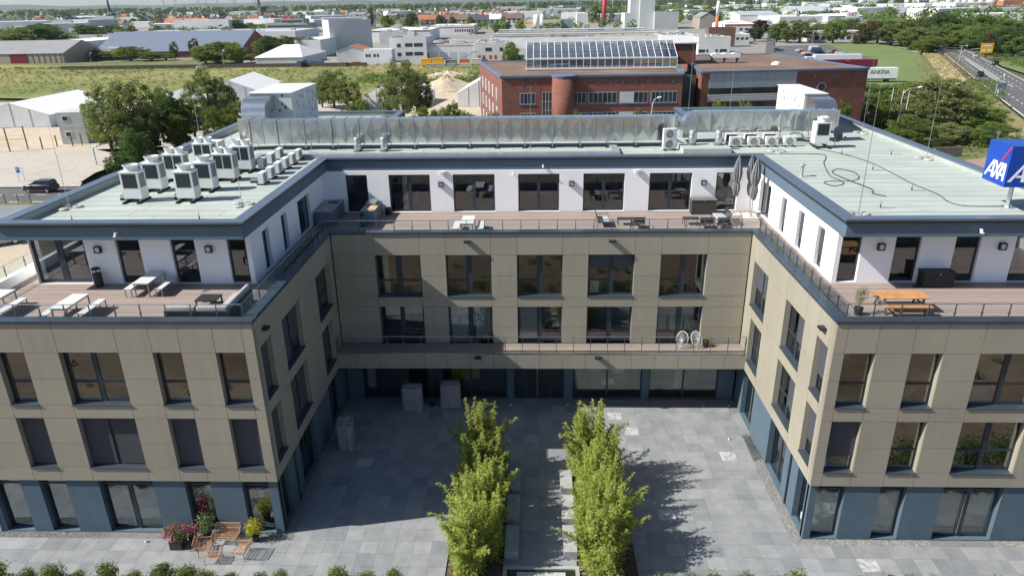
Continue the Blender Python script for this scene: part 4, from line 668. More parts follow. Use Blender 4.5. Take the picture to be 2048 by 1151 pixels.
# ------------------------------------------------------------------ roof
ZR, ZM = 14.82, 14.40
RO = [(-26.1, -8.6), (-13.9, -8.6), (-13.9, 6.0), (14.03, 6.0), (14.03, -8.6), (26.1, -8.6), (26.1, 28), (12.7, 28), (12.7, 19), (-12.5, 19), (-12.5, 28), (-26.1, 28)]
for (lo, hi) in (((-25.9, -8.4), (-14.1, 27.8)), ((14.23, -8.4), (25.9, 27.8)), ((-14.1, 6.2), (14.23, 18.8))):
    slabpart('soffit', 'soffit', (*lo, 13.935), (*hi, 14.06)) if 'soffit' in MATS else None
    slabpart('roof_base', 'bitumen', (*lo, 14.07), (*hi, ZM-.012))
n = len(RO)
for i in range(n):
    p, q = Vector(RO[i]), Vector(RO[(i+1) % n]); d = (q-p).normalized(); inw = Vector((-d.y, d.x))     # ring is counter-clockwise
    pd, nx = (p-Vector(RO[i-1])).normalized(), (Vector(RO[(i+2) % n])-q).normalized()
    cvx0 = pd.x*d.y-pd.y*d.x > 0; cvx1 = d.x*nx.y-d.y*nx.x > 0
    horiz = abs(d.x) > .5
    def run(off, w):                                             # x-runs own the corners, y-runs butt against them
        a = p+d*((off if cvx0 else -w) if horiz else ((w if cvx0 else -off)+.001)); b = q-d*((off if cvx1 else -w) if horiz else ((w if cvx1 else -off)+.001))
        return a, b
    a, b = run(0, .6); coping_run(a, b, inw, .6, ZR-.10, ZR, 4.0, out=0)
    a, b = run(.14, .5); c1 = a+inw*.14; c2 = b+inw*.5; piece('fascia', 'fascia', (c1.x, c1.y, 13.93), (c2.x, c2.y, ZR-.102), OB)
    a, b = run(.02, .139); c1 = a+inw*.02; c2 = b+inw*.139; piece('coping_shade_strip', 'frame', (c1.x, c1.y, ZR-.22), (c2.x, c2.y, ZR-.102), OB)  # dark strip standing in for the shadow below the coping overhang
    a, b = run(.502, .56); c1 = a+inw*.502; c2 = b+inw*.56; piece('parapet_upstand', 'membrane', (c1.x, c1.y, ZM-.05), (c2.x, c2.y, ZR-.103), OB)
# felt sheets, each a strip of its own
def sheets(x0, x1, y0, y1):
    y = y0; row = 0
    while y < y1-.05:
        yy = min(y+1.0, y1); x = x0
        while x < x1-.05:
            L = random.uniform(4.5, 7.5); xx = min(x+L, x1)
            if x1-xx < 1.5: xx = x1
            piece('roofing_sheet', 'membrane', (x+.014, y+.022, ZM-.010), (xx-.014, yy-.022, ZM+random.uniform(0, .004)), OB); x = xx
        y = yy
sheets(-25.5, -14.5, -8.0, 27.4); sheets(14.6, 25.5, -8.0, 27.4); sheets(-14.5, 14.6, 6.6, 18.4)
for a, b in (((-19.45, 3.0), (-18.95, 8.05)), ((-19.45, 8.05), (5.6, 8.55)), ((5.1, 8.57), (5.6, 10.6))): slabpart('roof_kerb', 'galv_dull', (*a, ZM), (*b, ZM+.28))
slabpart('roof_upstand', 'membrane', (9.95, 8.6, ZM), (13.2, 10.9, ZM+.33))
# wall lights and small fittings on the facades
def wall_light(face, u, z, d=0.):
    m = MB(); m.box(face.p(u-.16, d+.001, z-.17), face.p(u+.16, d+.20, z-.13)); m.box(face.p(u-.16, d+.001, z+.13), face.p(u+.16, d+.20, z+.17))
    for s in (-1, 1): m.box(face.p(u+s*.16, d+.001, z-.128), face.p(u+s*.12, d+.20, z+.128))
    o = m.build('wall_light', 'plastic_dark', OB); piece('diffuser', 'lamp_glass', face.p(u-.118, d+.002, z-.126), face.p(u+.118, d+.16, z+.126), o)
for u in (-22.15, -16.49, 16.59, 22.34): wall_light(PFL, u, 12.98)
for u in (-6.44, 2.23, 10.9): wall_light(PB, u, 13.02)
def downlight(face, u, z, d=0.): 
    m = MB(); m.box(face.p(u-.20, d+.001, z-.05), face.p(u+.20, d+.28, z+.05)); m.build('flood_light', 'plastic_dark', OB)
for u in (-4.21, 4.4): downlight(FB, u, 11.02)
for u in (-3.7, 3.65): downlight(BL, u, 4.02)
downlight(IL, -11.55, 10.75); downlight(IR, -11.55, 10.75)
def camera_fit(p, n=1):
    m = MB(); x, y, z = p; m.tube([(x, y, z), (x, y-.18, z)], .025, 6); m.lathe([(.02, -.1), (.06, -.08), (.06, .02), (.03, .05)], (x, y-.2, z), 10); m.box((x-.05, y-.36, z-.13), (x+.05, y-.16, z-.07)); m.build('security_camera', 'metal_white', OB)
for p in ((-20.07, -8.46, 14.3), (20.16, -8.46, 14.3), (.35, 6.14, 14.25), (-1.63, 6.05, 13.72)): camera_fit(p)
for x in (-6.3, 6.5):
    m = MB(); m.box((x-.12, 5.85, 13.7), (x+.12, 6.04, 13.9)); m.box((x+.16, 5.9, 13.68), (x+.26, 6.04, 13.92)); m.build('alarm_box', 'metal_white', OB)
# ------------------------------------------------------------------ roof plant
def vrf(label, loc, fans=1, group='tall air conditioners on the roof'):
    w = 1.0 if fans == 1 else 1.24; dp = .78; t = thing('air_conditioner', label, 'air conditioner', loc, 0, group)
    h0, h1 = .22, 1.62
    m = MB(); m.box((-w/2, -dp/2, h0), (w/2, dp/2, h1)); m.box((-w/2-.02, -dp/2-.02, h1), (w/2+.02, dp/2+.02, h1+.05)); m.build('casing', 'metal_white', t)
    n = fans; gw = (w-.22-.08*(n-1))/n
    for k in range(n):
        x0 = -w/2+.11+k*(gw+.08); g = piece('intake_grille', 'louvre', (x0, -dp/2-.012, .80), (x0+gw, -dp/2-.001, h1-.06), t)
    piece('intake_grille', 'louvre_side', (w/2+.001, -dp/2+.14, .80), (w/2+.012, dp/2-.12, h1-.06), t)
    m = MB()
    for k in range(12): m.box((w/2+.001, -dp/2+.02, .82+k*.062), (w/2+.010, -dp/2+.10, .85+k*.062))
    m.build('side_vents', 'louvre_side', t)
    for k in range(n):
        cx = 0 if n == 1 else (-.30+.60*k); r = .37 if n == 1 else .27
        m = MB(); m.lathe([(r*.92, 0), (r*.88, .12), (r*.92, .22), (r*1.06, .30), (r*1.08, .33), (r*1.0, .335), (r*.86, .25)], (cx, 0, h1+.05), 24); f = smooth_by_angle(m.build('fan_cowl', 'metal_white', t))
        m = MB()
        for q in range(5):
            a = 2*math.pi*q/5; m.bar((cx, 0, h1+.34), (cx+r*.95*math.cos(a), r*.95*math.sin(a), h1+.30), .03, .012)
        m.lathe([(r*.25, 0), (r*.25, .012), (.01, .014)], (cx, 0, h1+.335), 12); m.build('fan_guard', 'grey_mid', f)
    for s in (-1, 1):
        piece('skid', 'rubber', (s*(w/2-.1)-.06, -.72, .0), (s*(w/2-.1)+.06, .62, .10), t); piece('foot_rail', 'galv', (s*(w/2-.1)-.03, -.4, .101), (s*(w/2-.1)+.03, .4, .215), t)
    return t

Z = ZM+.004
NM = ('front', 'second', 'third', 'rearmost')
for k, (x, y, f) in enumerate(((-21.95, -3.0, 1), (-21.95, -.75, 1), (-21.85, 1.75, 2), (-21.6, 5.2, 2))): vrf(f'tall white rooftop air conditioner, {NM[k]} of the row nearest the outer parapet', (x, y, Z), f)
for k, (x, y, f) in enumerate(((-19.05, -2.95, 1), (-19.0, -.7, 1), (-18.85, 1.75, 2), (-18.75, 4.2, 2))): vrf(f'tall white rooftop air conditioner, {NM[k]} of the row nearer the courtyard', (x, y, Z), f)
vrf('tall white rooftop air conditioner beside the satellite dish', (19.75, 10.4, Z+.12), 1)
for x, y in ((-22.75, -2.75), (-19.8, -2.6), (-16.95, 1.1)):
    m = MB(); m.box((-.22, -.16, 0), (.22, .16, .12)); m.mi = 1; m.box((-.2, -.14, .121), (.2, .14, .3)); tag(m.build('junction_box', ['rubber', 'galv'], None, loc=(x, y, Z)), {-22.75: 'small grey box left of the front outer air conditioner', -19.8: 'small grey box left of the front inner air conditioner', -16.95: 'small grey box behind the front small condenser'}[x], 'box')
def condenser(label, loc, rz, face='grey', group='small air conditioning condensers on the roof', w=.84, h=.62, dp=.32, fans=1):
    t = thing('condenser_unit', label, 'condenser', loc, rz, group)
    m = MB(); m.box((-w/2, -dp/2, .10), (w/2, dp/2, .10+h)); m.build('casing', 'metal_white', t)
    for k in range(fans):
        zc = .10+h*(k+.5)/fans; r = min(h/fans, w)*.40; n = 24
        m = MB()
        for q in (r, r*.78, r*.56, r*.34):
            vs = []; 
            for j in range(n):
                a = 2*math.pi*j/n
                for rr, dd in ((q, -.001), (q, -.03), (q-.025, -.03), (q-.025, -.001)): vs.append((-.06*w+rr*math.cos(a), -dp/2+dd, zc+rr*math.sin(a)))
            m.add(vs, [(4*j+e, 4*j+(e+1) % 4, 4*((j+1) % n)+(e+1) % 4, 4*((j+1) % n)+e) for j in range(n) for e in range(4)])
        for j in range(8):
            a = math.pi*j/8; m.bar((-.06*w-r*math.cos(a), -dp/2-.018, zc-r*math.sin(a)), (-.06*w+r*math.cos(a), -dp/2-.018, zc+r*math.sin(a)), .012, .012)
        m.build('fan_grille', 'grey_mid', t)
        m = MB(); m.tube([(-.06*w, -dp/2-.0005, zc), (-.06*w, -dp/2-.006, zc)], r*.98, 24); m.build('fan_opening', 'louvre', t)
    piece('badge', 'sign_blue', (w/2-.13, -dp/2-.006, .10+h-.14), (w/2-.04, -dp/2-.001, .10+h-.07), t)
    piece('coil', 'louvre', (-w/2+.05, dp/2+.001, .16), (w/2-.05, dp/2+.01, .06+h), t); piece('valve_cover', 'grey_mid', (w/2+.001, -.08, .14), (w/2+.05, .10, .36), t)
    for s in (-1, 1): piece('skid', 'rubber', (s*w*.36-.05, -dp/2-.12, 0), (s*w*.36+.05, dp/2+.12, .098), t)
    return t
RN = ('nearest', 'second', 'third', 'fourth', 'fifth', 'farthest')
for k in range(6): condenser(f'small white condenser, {RN[k]} of the inner row beside the courtyard edge', (-16.30, .75+1.36*k, Z), math.pi/2)
for k in range(3): condenser(f'small white condenser, {("nearest","middle","farthest")[k]} of the three turned away behind the inner row', (-17.75, 4.75+1.62*k, Z), math.pi/2)
for k in range(4): condenser(f'small white condenser, {("first","second","third","last")[k]} from the left in the front row by the silver duct', (14.05+1.26*k, 10.9, Z), 0)
for k in range(3): condenser(f'small white condenser, {("left","middle","right")[k]} one turned round behind the front row', (14.0+1.36*k, 12.0, Z+.02), math.pi)
condenser('tall white twin-fan condenser at the right end of the long duct', (9.2, 9.95, Z), .10, fans=2, h=1.40, w=.92, dp=.36)
# ducts with cross-broken panels
def duct_panels(m, x0, x1, y, z0, z1, seg=1.0, out=-1, dep=.035):
    n = max(1, round((x1-x0)/seg))
    for i in range(n):
        a, b = x0+(x1-x0)*i/n, x0+(x1-x0)*(i+1)/n; c = ((a+b)/2+random.uniform(-.05, .05), y+out*(dep+random.uniform(-.02, .02)), (z0+z1)/2+random.uniform(-.1, .1))
        m.add([(a, y, z0), (b, y, z0), (b, y, z1), (a, y, z1), c], [(0, 1, 4), (1, 2, 4), (2, 3, 4), (3, 0, 4)])
def long_duct(label, x0, x1, y0, y1, z0, z1, lround=0, rround=0, seg=1.0):
    t = thing('air_duct', label, 'duct', ((x0+x1)/2, (y0+y1)/2, ZM))
    ox, oy, oz = t.location
    m = MB(); duct_panels(m, x0-ox, x1-ox, y0-oy, z0-oz, z1-oz, seg); duct_panels(m, x0-ox, x1-ox, y1-oy, z0-oz, z1-oz, seg, 1)
    n = round((x1-x0)/seg)
    for i in range(n):
        a, b = x0-ox+(x1-x0)*i/n, x0-ox+(x1-x0)*(i+1)/n
        m.add([(a, y0-oy, z1-oz), (b, y0-oy, z1-oz), (b, y1-oy, z1-oz), (a, y1-oy, z1-oz), ((a+b)/2, (y0+y1)/2-oy, z1-oz+.02)], [(0, 1, 4), (1, 2, 4), (2, 3, 4), (3, 0, 4)])
        m.add([(a, y0-oy, z0-oz), (b, y0-oy, z0-oz), (b, y1-oy, z0-oz), (a, y1-oy, z0-oz)], [(3, 2, 1, 0)])
    m.add([(x0-ox, y0-oy, z0-oz), (x0-ox, y1-oy, z0-oz), (x0-ox, y1-oy, z1-oz), (x0-ox, y0-oy, z1-oz), (x1-ox, y0-oy, z0-oz), (x1-ox, y1-oy, z0-oz), (x1-ox, y1-oy, z1-oz), (x1-ox, y0-oy, z1-oz)], [(3, 2, 1, 0), (4, 5, 6, 7)])
    m.build('duct_body', 'duct', t)
    e = .03; fl = MB(); fl.box((-.016, y0-oy-e-.02, z0-oz-e), (.016, y0-oy+.01, z1-oz+e)); fl.box((-.016, y0-oy+.0101, z1-oz+.001), (.016, y1-oy, z1-oz+e+.012)); fme = fl.mesh('flange', 'galv')
    for i in range(n+1): obj('flange', fme, t, (x0-ox+(x1-x0)*i/n, 0, 0))
    for i in range(0, n+1, 2):
        a = x0-ox+(x1-x0)*i/n+.05; s = MB(); s.box((a-.025, y0-oy-.10, .08), (a+.025, y0-oy-.05, z1-oz+.12)); s.box((a-.025, y1-oy+.05, .08), (a+.025, y1-oy+.10, z1-oz+.05)); s.box((a-.02, y0-oy-.05, z0-oz-.08), (a+.02, y1-oy+.05, z0-oz-.03)); s.build('support_frame', 'galv', t)
        s = MB(); s.box((a-.2, y0-oy-.24, 0), (a+.2, y0-oy+.08, .05)); s.box((a-.09, y0-oy-.15, .051), (a+.09, y0-oy, .10)); s.build('support_foot', 'rubber', t)
    return t
def elbow(t, cx, cy, r, a0, a1, z0, z1, r_in=.15, name='duct_elbow'):      # vertical-axis bend
    m = MB(); n = 14; ox, oy, oz = t.location
    for i in range(n):
        p, q = [math.radians(a0+(a1-a0)*(i+k)/n) for k in (0, 1)]
        pts = lambda rad, an, z: (cx-ox+rad*math.cos(an), cy-oy+rad*math.sin(an), z-oz)
        m.add([pts(r, p, z0), pts(r, q, z0), pts(r, q, z1), pts(r, p, z1), pts(r_in, p, z0), pts(r_in, q, z0), pts(r_in, q, z1), pts(r_in, p, z1)], [(0, 1, 2, 3), (3, 2, 6, 7), (4, 7, 6, 5), (0, 4, 5, 1)])
    return smooth_by_angle(m.build(name, 'duct', t))
def ductmat():
    m, t, p = _nodes('duct'); P = pos(t); n1 = noise(t, P, 1.1, 4)
    t.links.new(mix(t, ramp(t, n1, (.3, 0.), (.7, 1.)), (.58, .60, .61), (.68, .69, .69)), p.inputs['Base Color']); p.inputs['Metallic'].default_value = .92
    t.links.new(math_(t, 'MULTIPLY_ADD', noise(t, P, 3, 3), .14, .14), p.inputs['Roughness'])
    b = noise(t, vmul(t, P, (1, 1, 1)), .9, 2); bump(t, p, b, .18, .1)
ductmat()
t = long_duct('long silver sheet-metal air duct across the middle roof', -20.9, 9.0, 11.2, 12.35, 14.85, 16.52)
elbow(t, -20.9, 12.35, 1.15, 180, 270, 14.80, 16.52); elbow(t, 9.0, 12.35, 1.15, 270, 360, 14.95, 16.52)
t2 = long_duct('silver sheet-metal air duct with a rounded end on the right roof', 11.6, 21.7, 12.7, 13.8, 15.15, 16.58)
m = MB(); ox, oy, oz = t2.location; pr_ = [(11.6, 15.15)]+[(11.6-.95*math.sin(a), 15.63+.95*math.cos(a)) for a in [math.pi/2*(8-k)/8 for k in range(9)]]
pr_ = [(11.598, 14.75), (10.65, 14.75)]+[(11.6-.95*math.sin(math.pi/2*(8-k)/8), 15.63+.95*math.cos(math.pi/2*(8-k)/8)) for k in range(9)]
nn = len(pr_); m.add([(x-ox, 12.7-oy, z-oz) for x, z in pr_]+[(x-ox, 13.8-oy, z-oz) for x, z in pr_], [tuple(range(nn)), tuple(range(nn, 2*nn))[::-1]]+[(i, nn+i, nn+(i+1) % nn, (i+1) % nn) for i in range(nn)])
smooth_by_angle(m.build('duct_elbow', 'duct', t2), 25)
# air handling units with swan-neck ducts
def ahu(label, x0, x1, y0, y1, nx, zt):
    t = thing('air_handling_unit', label, 'ventilation unit', ((x0+x1)/2, (y0+y1)/2, ZM)); ox, oy, oz = t.location
    m = MB(); m.box((x0-ox, y0-oy, .35), (x1-ox, y1-oy, zt-oz)); m.build('casing', 'ahu_panel', t); piece('roof_cap', 'metal_white', (x0-ox-.08, y0-oy-.08, zt-oz+.001), (x1-ox+.08, y1-oy+.08, zt-oz+.07), t)
    for y in (y0+.4, y1-.4): piece('support_foot', 'concrete', (x0-ox, y-oy-.15, 0), (x1-ox, y-oy+.15, .349), t)
    prof = [(y0, zt-.1), (y0-1.3, zt-.2)]+[(y0-1.3-1.15*math.sin(a), zt-1.35+1.15*math.cos(a)) for a in [math.pi/2*k/8 for k in range(9)]]+[(y0-2.45, 14.9), (y0-1.0, 14.9), (y0-1.0, zt-1.35), (y0, zt-1.25)]
    n = len(prof); a, b = nx
    m = MB(); m.add([(a-ox, y-oy, z-oz) for y, z in prof]+[(b-ox, y-oy, z-oz) for y, z in prof], [tuple(range(n))[::-1], tuple(range(n, 2*n))]+[(i, (i+1) % n, n+(i+1) % n, n+i) for i in range(n)])
    smooth_by_angle(m.build('swan_neck_duct', 'duct', t), 25)
    return t
ahu('white rooftop air handling unit with swan-neck duct above the left wing', -23.3, -19.9, 18.2, 25.2, (-23.2, -21.3), 17.6); ahu('white rooftop air handling unit with swan-neck duct above the right wing', 21.2, 22.95, 18.4, 25.0, (21.3, 23.0), 17.05)
tag(MB().box((-.55, -.6, 0), (.55, .6, .85)).build('plant_cabinet', 'metal_white', None, loc=(-23.3, 10.4, Z)), 'plain white metal cabinet behind the air conditioners by the outer parapet', 'cabinet')
for x, k in ((19.0, 'left'), (19.9, 'right')): condenser(f'small white condenser, {k} of the pair at the foot of the right air handling unit', (x, 22.5, Z), 0)
def stack(label, x, y, z):
    t = thing('vent_stack', label, 'vent', (x, y, z), 0, 'twin-walled vent stacks on the roof')
    smooth_by_angle(MB().lathe([(.36, 0), (.30, .06), (.26, .14)], n=20).build('collar', 'bitumen', t)); smooth_by_angle(MB().lathe([(.23, .1), (.25, .16), (.25, .58), (.23, .62)], n=20).build('lower_pipe', 'galv', t)); smooth_by_angle(MB().lathe([(.20, .58), (.215, .62), (.215, .95), (.19, .98), (.02, 1.02)], n=20).build('cap_pipe', 'galv_dull', t))
stack('short silver vent stack in front of the long duct, the left one', -12.9, 10.4, Z); stack('short silver vent stack in front of the long duct, the right one', -11.0, 10.4, Z)
stack('short silver vent stack beside the twin-fan condenser', 10.8, 10.1, ZM+.334); stack('short silver vent stack just left of the front condenser row', 12.62, 10.0, ZM+.334)
t = thing('soil_vent_pipe', 'thin grey vent pipe with a cap on the right wing roof', 'vent', (15.54, 1.63, Z)); smooth_by_angle(MB().lathe([(.11, 0), (.09, .05), (.09, .6)], n=14).build('pipe', 'galv_dull', t)); smooth_by_angle(MB().lathe([(.06, .6), (.17, .66), (.15, .74), (.03, .8)], n=14).build('cap', 'galv_dull', t))
def rod(label, x, y, h, feet=3, z=None):
    t = thing('lightning_rod', label, 'lightning rod', (x, y, Z if z is None else z), 0, 'lightning rods on the roof')
    MB().tube([(0, 0, .05), (0, 0, h*.45), (0, 0, h)], [.022, .016, .007], 6).build('mast', 'galv', t)
    for k in range(feet):
        a = 2*math.pi*k/feet+.4; MB().lathe([(.24, 0), (.25, .05), (.2, .1)], (.42*math.cos(a), .42*math.sin(a), 0), 12).build('ballast', 'concrete', t); MB().bar((0, 0, .13), (.42*math.cos(a), .42*math.sin(a), .13), .03, .03).build('brace', 'galv', t)
rod('lightning rod in the outer corner of the left wing roof', -24.9, -4.4, 4.5); rod('lightning rod at the courtyard edge of the left wing roof', -15.75, -4.0, 4.2); rod('lightning rod standing in front of the long duct, left part', -15.9, 9.3, 5.2)
rod('lightning rod standing in front of the long duct, middle', -.5, 9.2, 4.6); rod('lightning rod at the far right parapet', 25.05, 15.9, 6.0); rod('lightning rod on the right parapet before the trees', 25.1, 6.3, 5.5)
rod('lightning rod at the front courtyard corner of the right wing roof', 15.5, -6.5, 7.0); rod('lightning rod behind the parasols on the right wing roof', 16.4, 8.9, 2.0)
rod('lightning rod by the outer parapet beside the left duct bend', -25.0, 12.0, 5.0); rod('lightning rod at the rear of the right roof', 17.5, 26.3, 6.5); rod('lightning rod at the rear left of the right roof', 13.4, 24.5, 6.5); rod('lightning rod at the rear of the left roof', -14.0, 25.0, 6.0)
for k, (x, y) in enumerate(((20.38, 7.98), (23.54, 7.76), (20.42, 3.32), (20.32, -1.75), (17.13, -5.19), (-16.9, -6.6), (-23.2, -6.9))):
    t = thing('roof_sensor', 'slim black roof pin sensor '+('nearest the right tall air conditioner', 'nearest the far right parapet', 'between the two black cables', 'beside the longer black cable', 'at the front edge of the right wing roof', 'near the courtyard edge of the left wing roof', 'in the outer front corner of the left wing roof')[k], 'sensor', (x, y, Z), 0, 'slim pin sensors dotted over the roofs'); MB().tube([(0, 0, 0), (0, 0, .16), (0, 0, .17), (0, 0, .34)], [.035, .03, .015, .012], 8).build('pin', 'plastic_dark', t); MB().tube([(0, 0, .012), (.4, -.1, .012), (.7, -.05, .012)], .008, 5).build('lead', 'cable', t)
def spline(pts, n=6):
    P = [Vector(p) for p in pts]; P = [P[0]]+P+[P[-1]]; o = []
    for i in range(1, len(P)-2):
        for k in range(n):
            t = k/n; a, b, c, d = P[i-1:i+3]; o.append(.5*((2*b)+(c-a)*t+(2*a-5*b+4*c-d)*t*t+(3*b-a-3*c+d)*t**3))
    return o+[P[-2]]
c1 = [(14.5, 8.4), (18.75, 8.1), (18.93, 6.9), (18.17, 5.2), (17.26, 1.75), (17.39, .52), (17.22, -.31), (16.5, -.77), (16.25, -.11), (16.6, .31), (18.05, .4), (18.76, 1.35), (18.95, 2.61), (18.51, 3.39), (17.91, 3.02), (17.64, 2.1), (17.87, .34), (18.21, -1.6), (17.9, -2.5), (18.3, -3.15)]
tag(MB().tube(spline([(x, y, Z+.02+.002*i) for i, (x, y) in enumerate(c1)]), .02, 6).build('power_cable', 'cable', None, True), 'black cable lying in loops on the right wing roof', 'cable')
c2 = [(19.45, 9.7), (20.39, 8.21), (21.09, 5.51), (21.14, 2.73), (21.03, -.25), (21.21, -2.73), (20.98, -4.27), (21.47, -5.02), (23.19, -5.11)]
tag(MB().tube(spline([(x, y, Z+.02) for x, y in c2]), .02, 6).build('power_cable', 'cable', None, True), 'black cable running from the condensers to the blue cube sign', 'cable')
t = thing('satellite_dish', 'dark grey satellite dish beside the right tall air conditioner', 'dish', (20.95, 10.7, Z)); m = MB(); m.lathe([(.02, .0), (.25, .03), (.45, .10), (.52, .15), (.5, .16), (.24, .05), (.01, .03)], n=22); d = smooth_by_angle(m.build('reflector', 'galv_dark', t)); d.location = (0, 0, .85); d.rotation_euler = (math.radians(70), 0, math.radians(35))
MB().tube([(0, 0, 0), (0, 0, .85)], .03, 8).build('mast', 'galv', t); MB().tube([(.1, -.15, .6), (.45, -.45, .72)], .015, 6).build('arm', 'galv', t); MB().box((.4, -.5, .68), (.52, -.4, .78)).build('receiver', 'plastic_dark', t)

t = thing('pipe_run', 'lagged silver pipes bending behind the front condensers', 'pipes', (18.0, 11.6, Z)); m = MB(); m.tube(spline([(-3.6, .2, .35), (-.5, .2, .35), (.2, .2, .75), (.8, .1, .75), (1.2, 0, .4), (1.7, -.3, .4)]), .06, 8); m.build('pipe', 'duct', t); m = MB(); m.tube([(-6.5, 0, .18), (1.2, 0, .18)], .05, 8); m.build('pipe', 'galv', t)
t = thing('cable_tray', 'galvanised cable tray sloping between the twin-fan condenser and the duct', 'cable tray', (9.9, 11.0, Z)); MB().bar((.55, -.9, .22), (-.2, 1.3, .5), .28, .1).build('tray', 'galv', t)
# blue cube sign
t = thing('cube_sign', 'rotating blue cube sign with white AXA letters and red slash on a steel post', 'sign', (23.3, -5.24, Z)); sz = 1.95; zb = 15.65-Z
MB().tube([(0, 0, 0), (0, 0, zb)], .12, 4).build('post', 'galv', t); MB().lathe([(.3, 0), (.3, .03), (.13, .035)], n=16).build('base_plate', 'galv', t)
cube = MB().box((-sz/2, -sz/2, zb), (sz/2, sz/2, zb+sz)).build('cube', 'sign_blue', t)
def sign_face(rot):
    o = []
    def poly(pts, mat, name, lift):
        h = sz/2; R = Matrix.Rotation(rot, 3, 'Z'); vs = [R @ Vector(((u-.5)*sz, -h-e, zb+v*sz)) for e in (.003, lift) for u, v in pts]; n = len(pts)
        m = MB(); m.add(vs, [tuple(range(n))[::-1], tuple(range(n, 2*n))]+[(i, (i+1) % n, n+(i+1) % n, n+i) for i in range(n)]); m.build(name, mat, cube)
    A1 = [(.05, .12), (.12, .12), (.36, .47), (.36, .12), (.44, .12), (.44, .55), (.34, .55)]
    poly([(.05, .13), (.125, .13), (.37, .49), (.43, .555), (.34, .555)], 'sign_white', 'letter', .012); poly([(.362, .13), (.437, .13), (.437, .554), (.362, .50)], 'sign_white', 'letter', .013); poly([(.22, .235), (.361, .235), (.361, .29), (.26, .29)], 'sign_white', 'letter', .011)
    poly([(.44, .555), (.52, .555), (.70, .13), (.62, .13)], 'sign_white', 'letter', .014); poly([(.40, .13), (.475, .13), (.74, .555), (.66, .555)], 'sign_white', 'letter', .0155)
    poly([(.60, .13), (.675, .13), (.84, .49), (.84, .555), (.76, .555)], 'sign_white', 'letter', .017); poly([(.845, .13), (.92, .13), (.92, .555), (.845, .555)], 'sign_white', 'letter', .018); poly([(.68, .235), (.844, .235), (.844, .29), (.70, .29)], 'sign_white', 'letter', .0165)
    poly([(.66, .60), (.72, .60), (.99, .975), (.93, .975)], 'sign_red', 'red_slash', .014)
for r in (0, -math.pi/2): sign_face(r)
t.rotation_euler.z = math.radians(-2.5)
# ------------------------------------------------------------------ terrace furniture
ZD = 11.104
def table_set(label, cx, cy, rz=0., L=1.75, Wd=.78, group='pale outdoor tables on the terraces', z=ZD):
    t = thing('outdoor_table', label, 'table', (cx, cy, z), rz, group); piece('table_top', 'table_top', (-Wd/2, -L/2, .71), (Wd/2, L/2, .75), t); piece('apron', 'furn_leg', (-Wd/2+.03, -L/2+.03, .65), (Wd/2-.03, L/2-.03, .709), t)
    for a in (-1, 1):
        for b in (-1, 1): piece('leg', 'furn_leg', (a*(Wd/2-.05)-.025, b*(L/2-.05)-.025, 0), (a*(Wd/2-.05)+.025, b*(L/2-.05)+.025, .649), t)
def bench(label, cx, cy, rz=0., L=1.7, Wd=.38, z=ZD):
    t = thing('outdoor_bench', label, 'bench', (cx, cy, z), rz, 'pale outdoor benches on the terraces'); piece('seat', 'table_top', (-Wd/2, -L/2, .41), (Wd/2, L/2, .45), t)
    for a in (-1, 1):
        for b in (-1, 1): piece('leg', 'furn_leg', (a*(Wd/2-.04)-.02, b*(L/2-.04)-.02, 0), (a*(Wd/2-.04)+.02, b*(L/2-.04)+.02, .409), t)

table_set('pale outdoor table at the far left end of the left terrace', -25.35, -10.45); bench('pale bench beside the far left table', -24.45, -10.75)
table_set('pale outdoor table behind the railing in the middle of the left terrace', -21.45, -11.0); bench('pale bench on the left side of the middle left-terrace table', -22.2, -11.1); bench('pale bench on the right side of the middle left-terrace table', -20.55, -10.9)
table_set('pale outdoor table half in shade by the left penthouse windows', -19.3, -7.98); bench('pale bench left of the half-shaded table', -20.0, -8.0); bench('pale bench right of the half-shaded table', -18.5, -7.95)
table_set('pale outdoor table on the middle terrace behind the railing', -4.3, 1.75); bench('pale bench left of the middle terrace table', -5.0, 1.65); bench('pale bench right of the middle terrace table', -3.5, 1.65)
t = thing('litter_bin', 'tall black litter bin with an open lid against the left penthouse', 'bin', (-22.33, -7.35, ZD)); smooth_by_angle(MB().lathe([(.2, 0), (.21, .05), (.22, .68), (.19, .72), (.02, .73)], n=18).build('body', 'plastic_dark', t)); MB().lathe([(.22, .93), (.22, .97), (.16, 1.02), (.02, 1.04)], n=18).build('lid', 'plastic_dark', t)
for k in range(4):
    a = k*math.pi/2+.5; MB().tube([(.17*math.cos(a), .17*math.sin(a), .70), (.17*math.cos(a), .17*math.sin(a), .94)], .015, 6).build('strut', 'plastic_dark', t)
def rbox(m, a, b, r=.06):
    bm = bmesh.new(); bmesh.ops.create_cube(bm, size=1)
    for v in bm.verts: v.co = Vector([(p+q)/2+c*(q-p) for p, q, c in zip(a, b, v.co)])
    bmesh.ops.bevel(bm, geom=list(bm.edges), offset=r, segments=3, affect='EDGES', profile=.6); bm.verts.index_update()
    m.add([tuple(v.co) for v in bm.verts], [tuple(v.index for v in f.verts) for f in bm.faces]); bm.free()
t = thing('corner_sofa', 'L-shaped outdoor sofa with grey cushions in the left terrace corner', 'sofa', (-13.75, -11.2, ZD))
m = MB(); m.box((-2.9, -.65, 0.02), (0, .2, .28)); m.box((-.85, .2, 0.02), (0, 2.0, .28)); m.build('base', 'furn_dark', t)
m = MB(); m.box((-2.9, -.72, .02), (0, -.652, .62)); m.box((.002, -.72, .02), (.07, 2.0, .62)); m.build('back_frame', 'furn_dark', t)
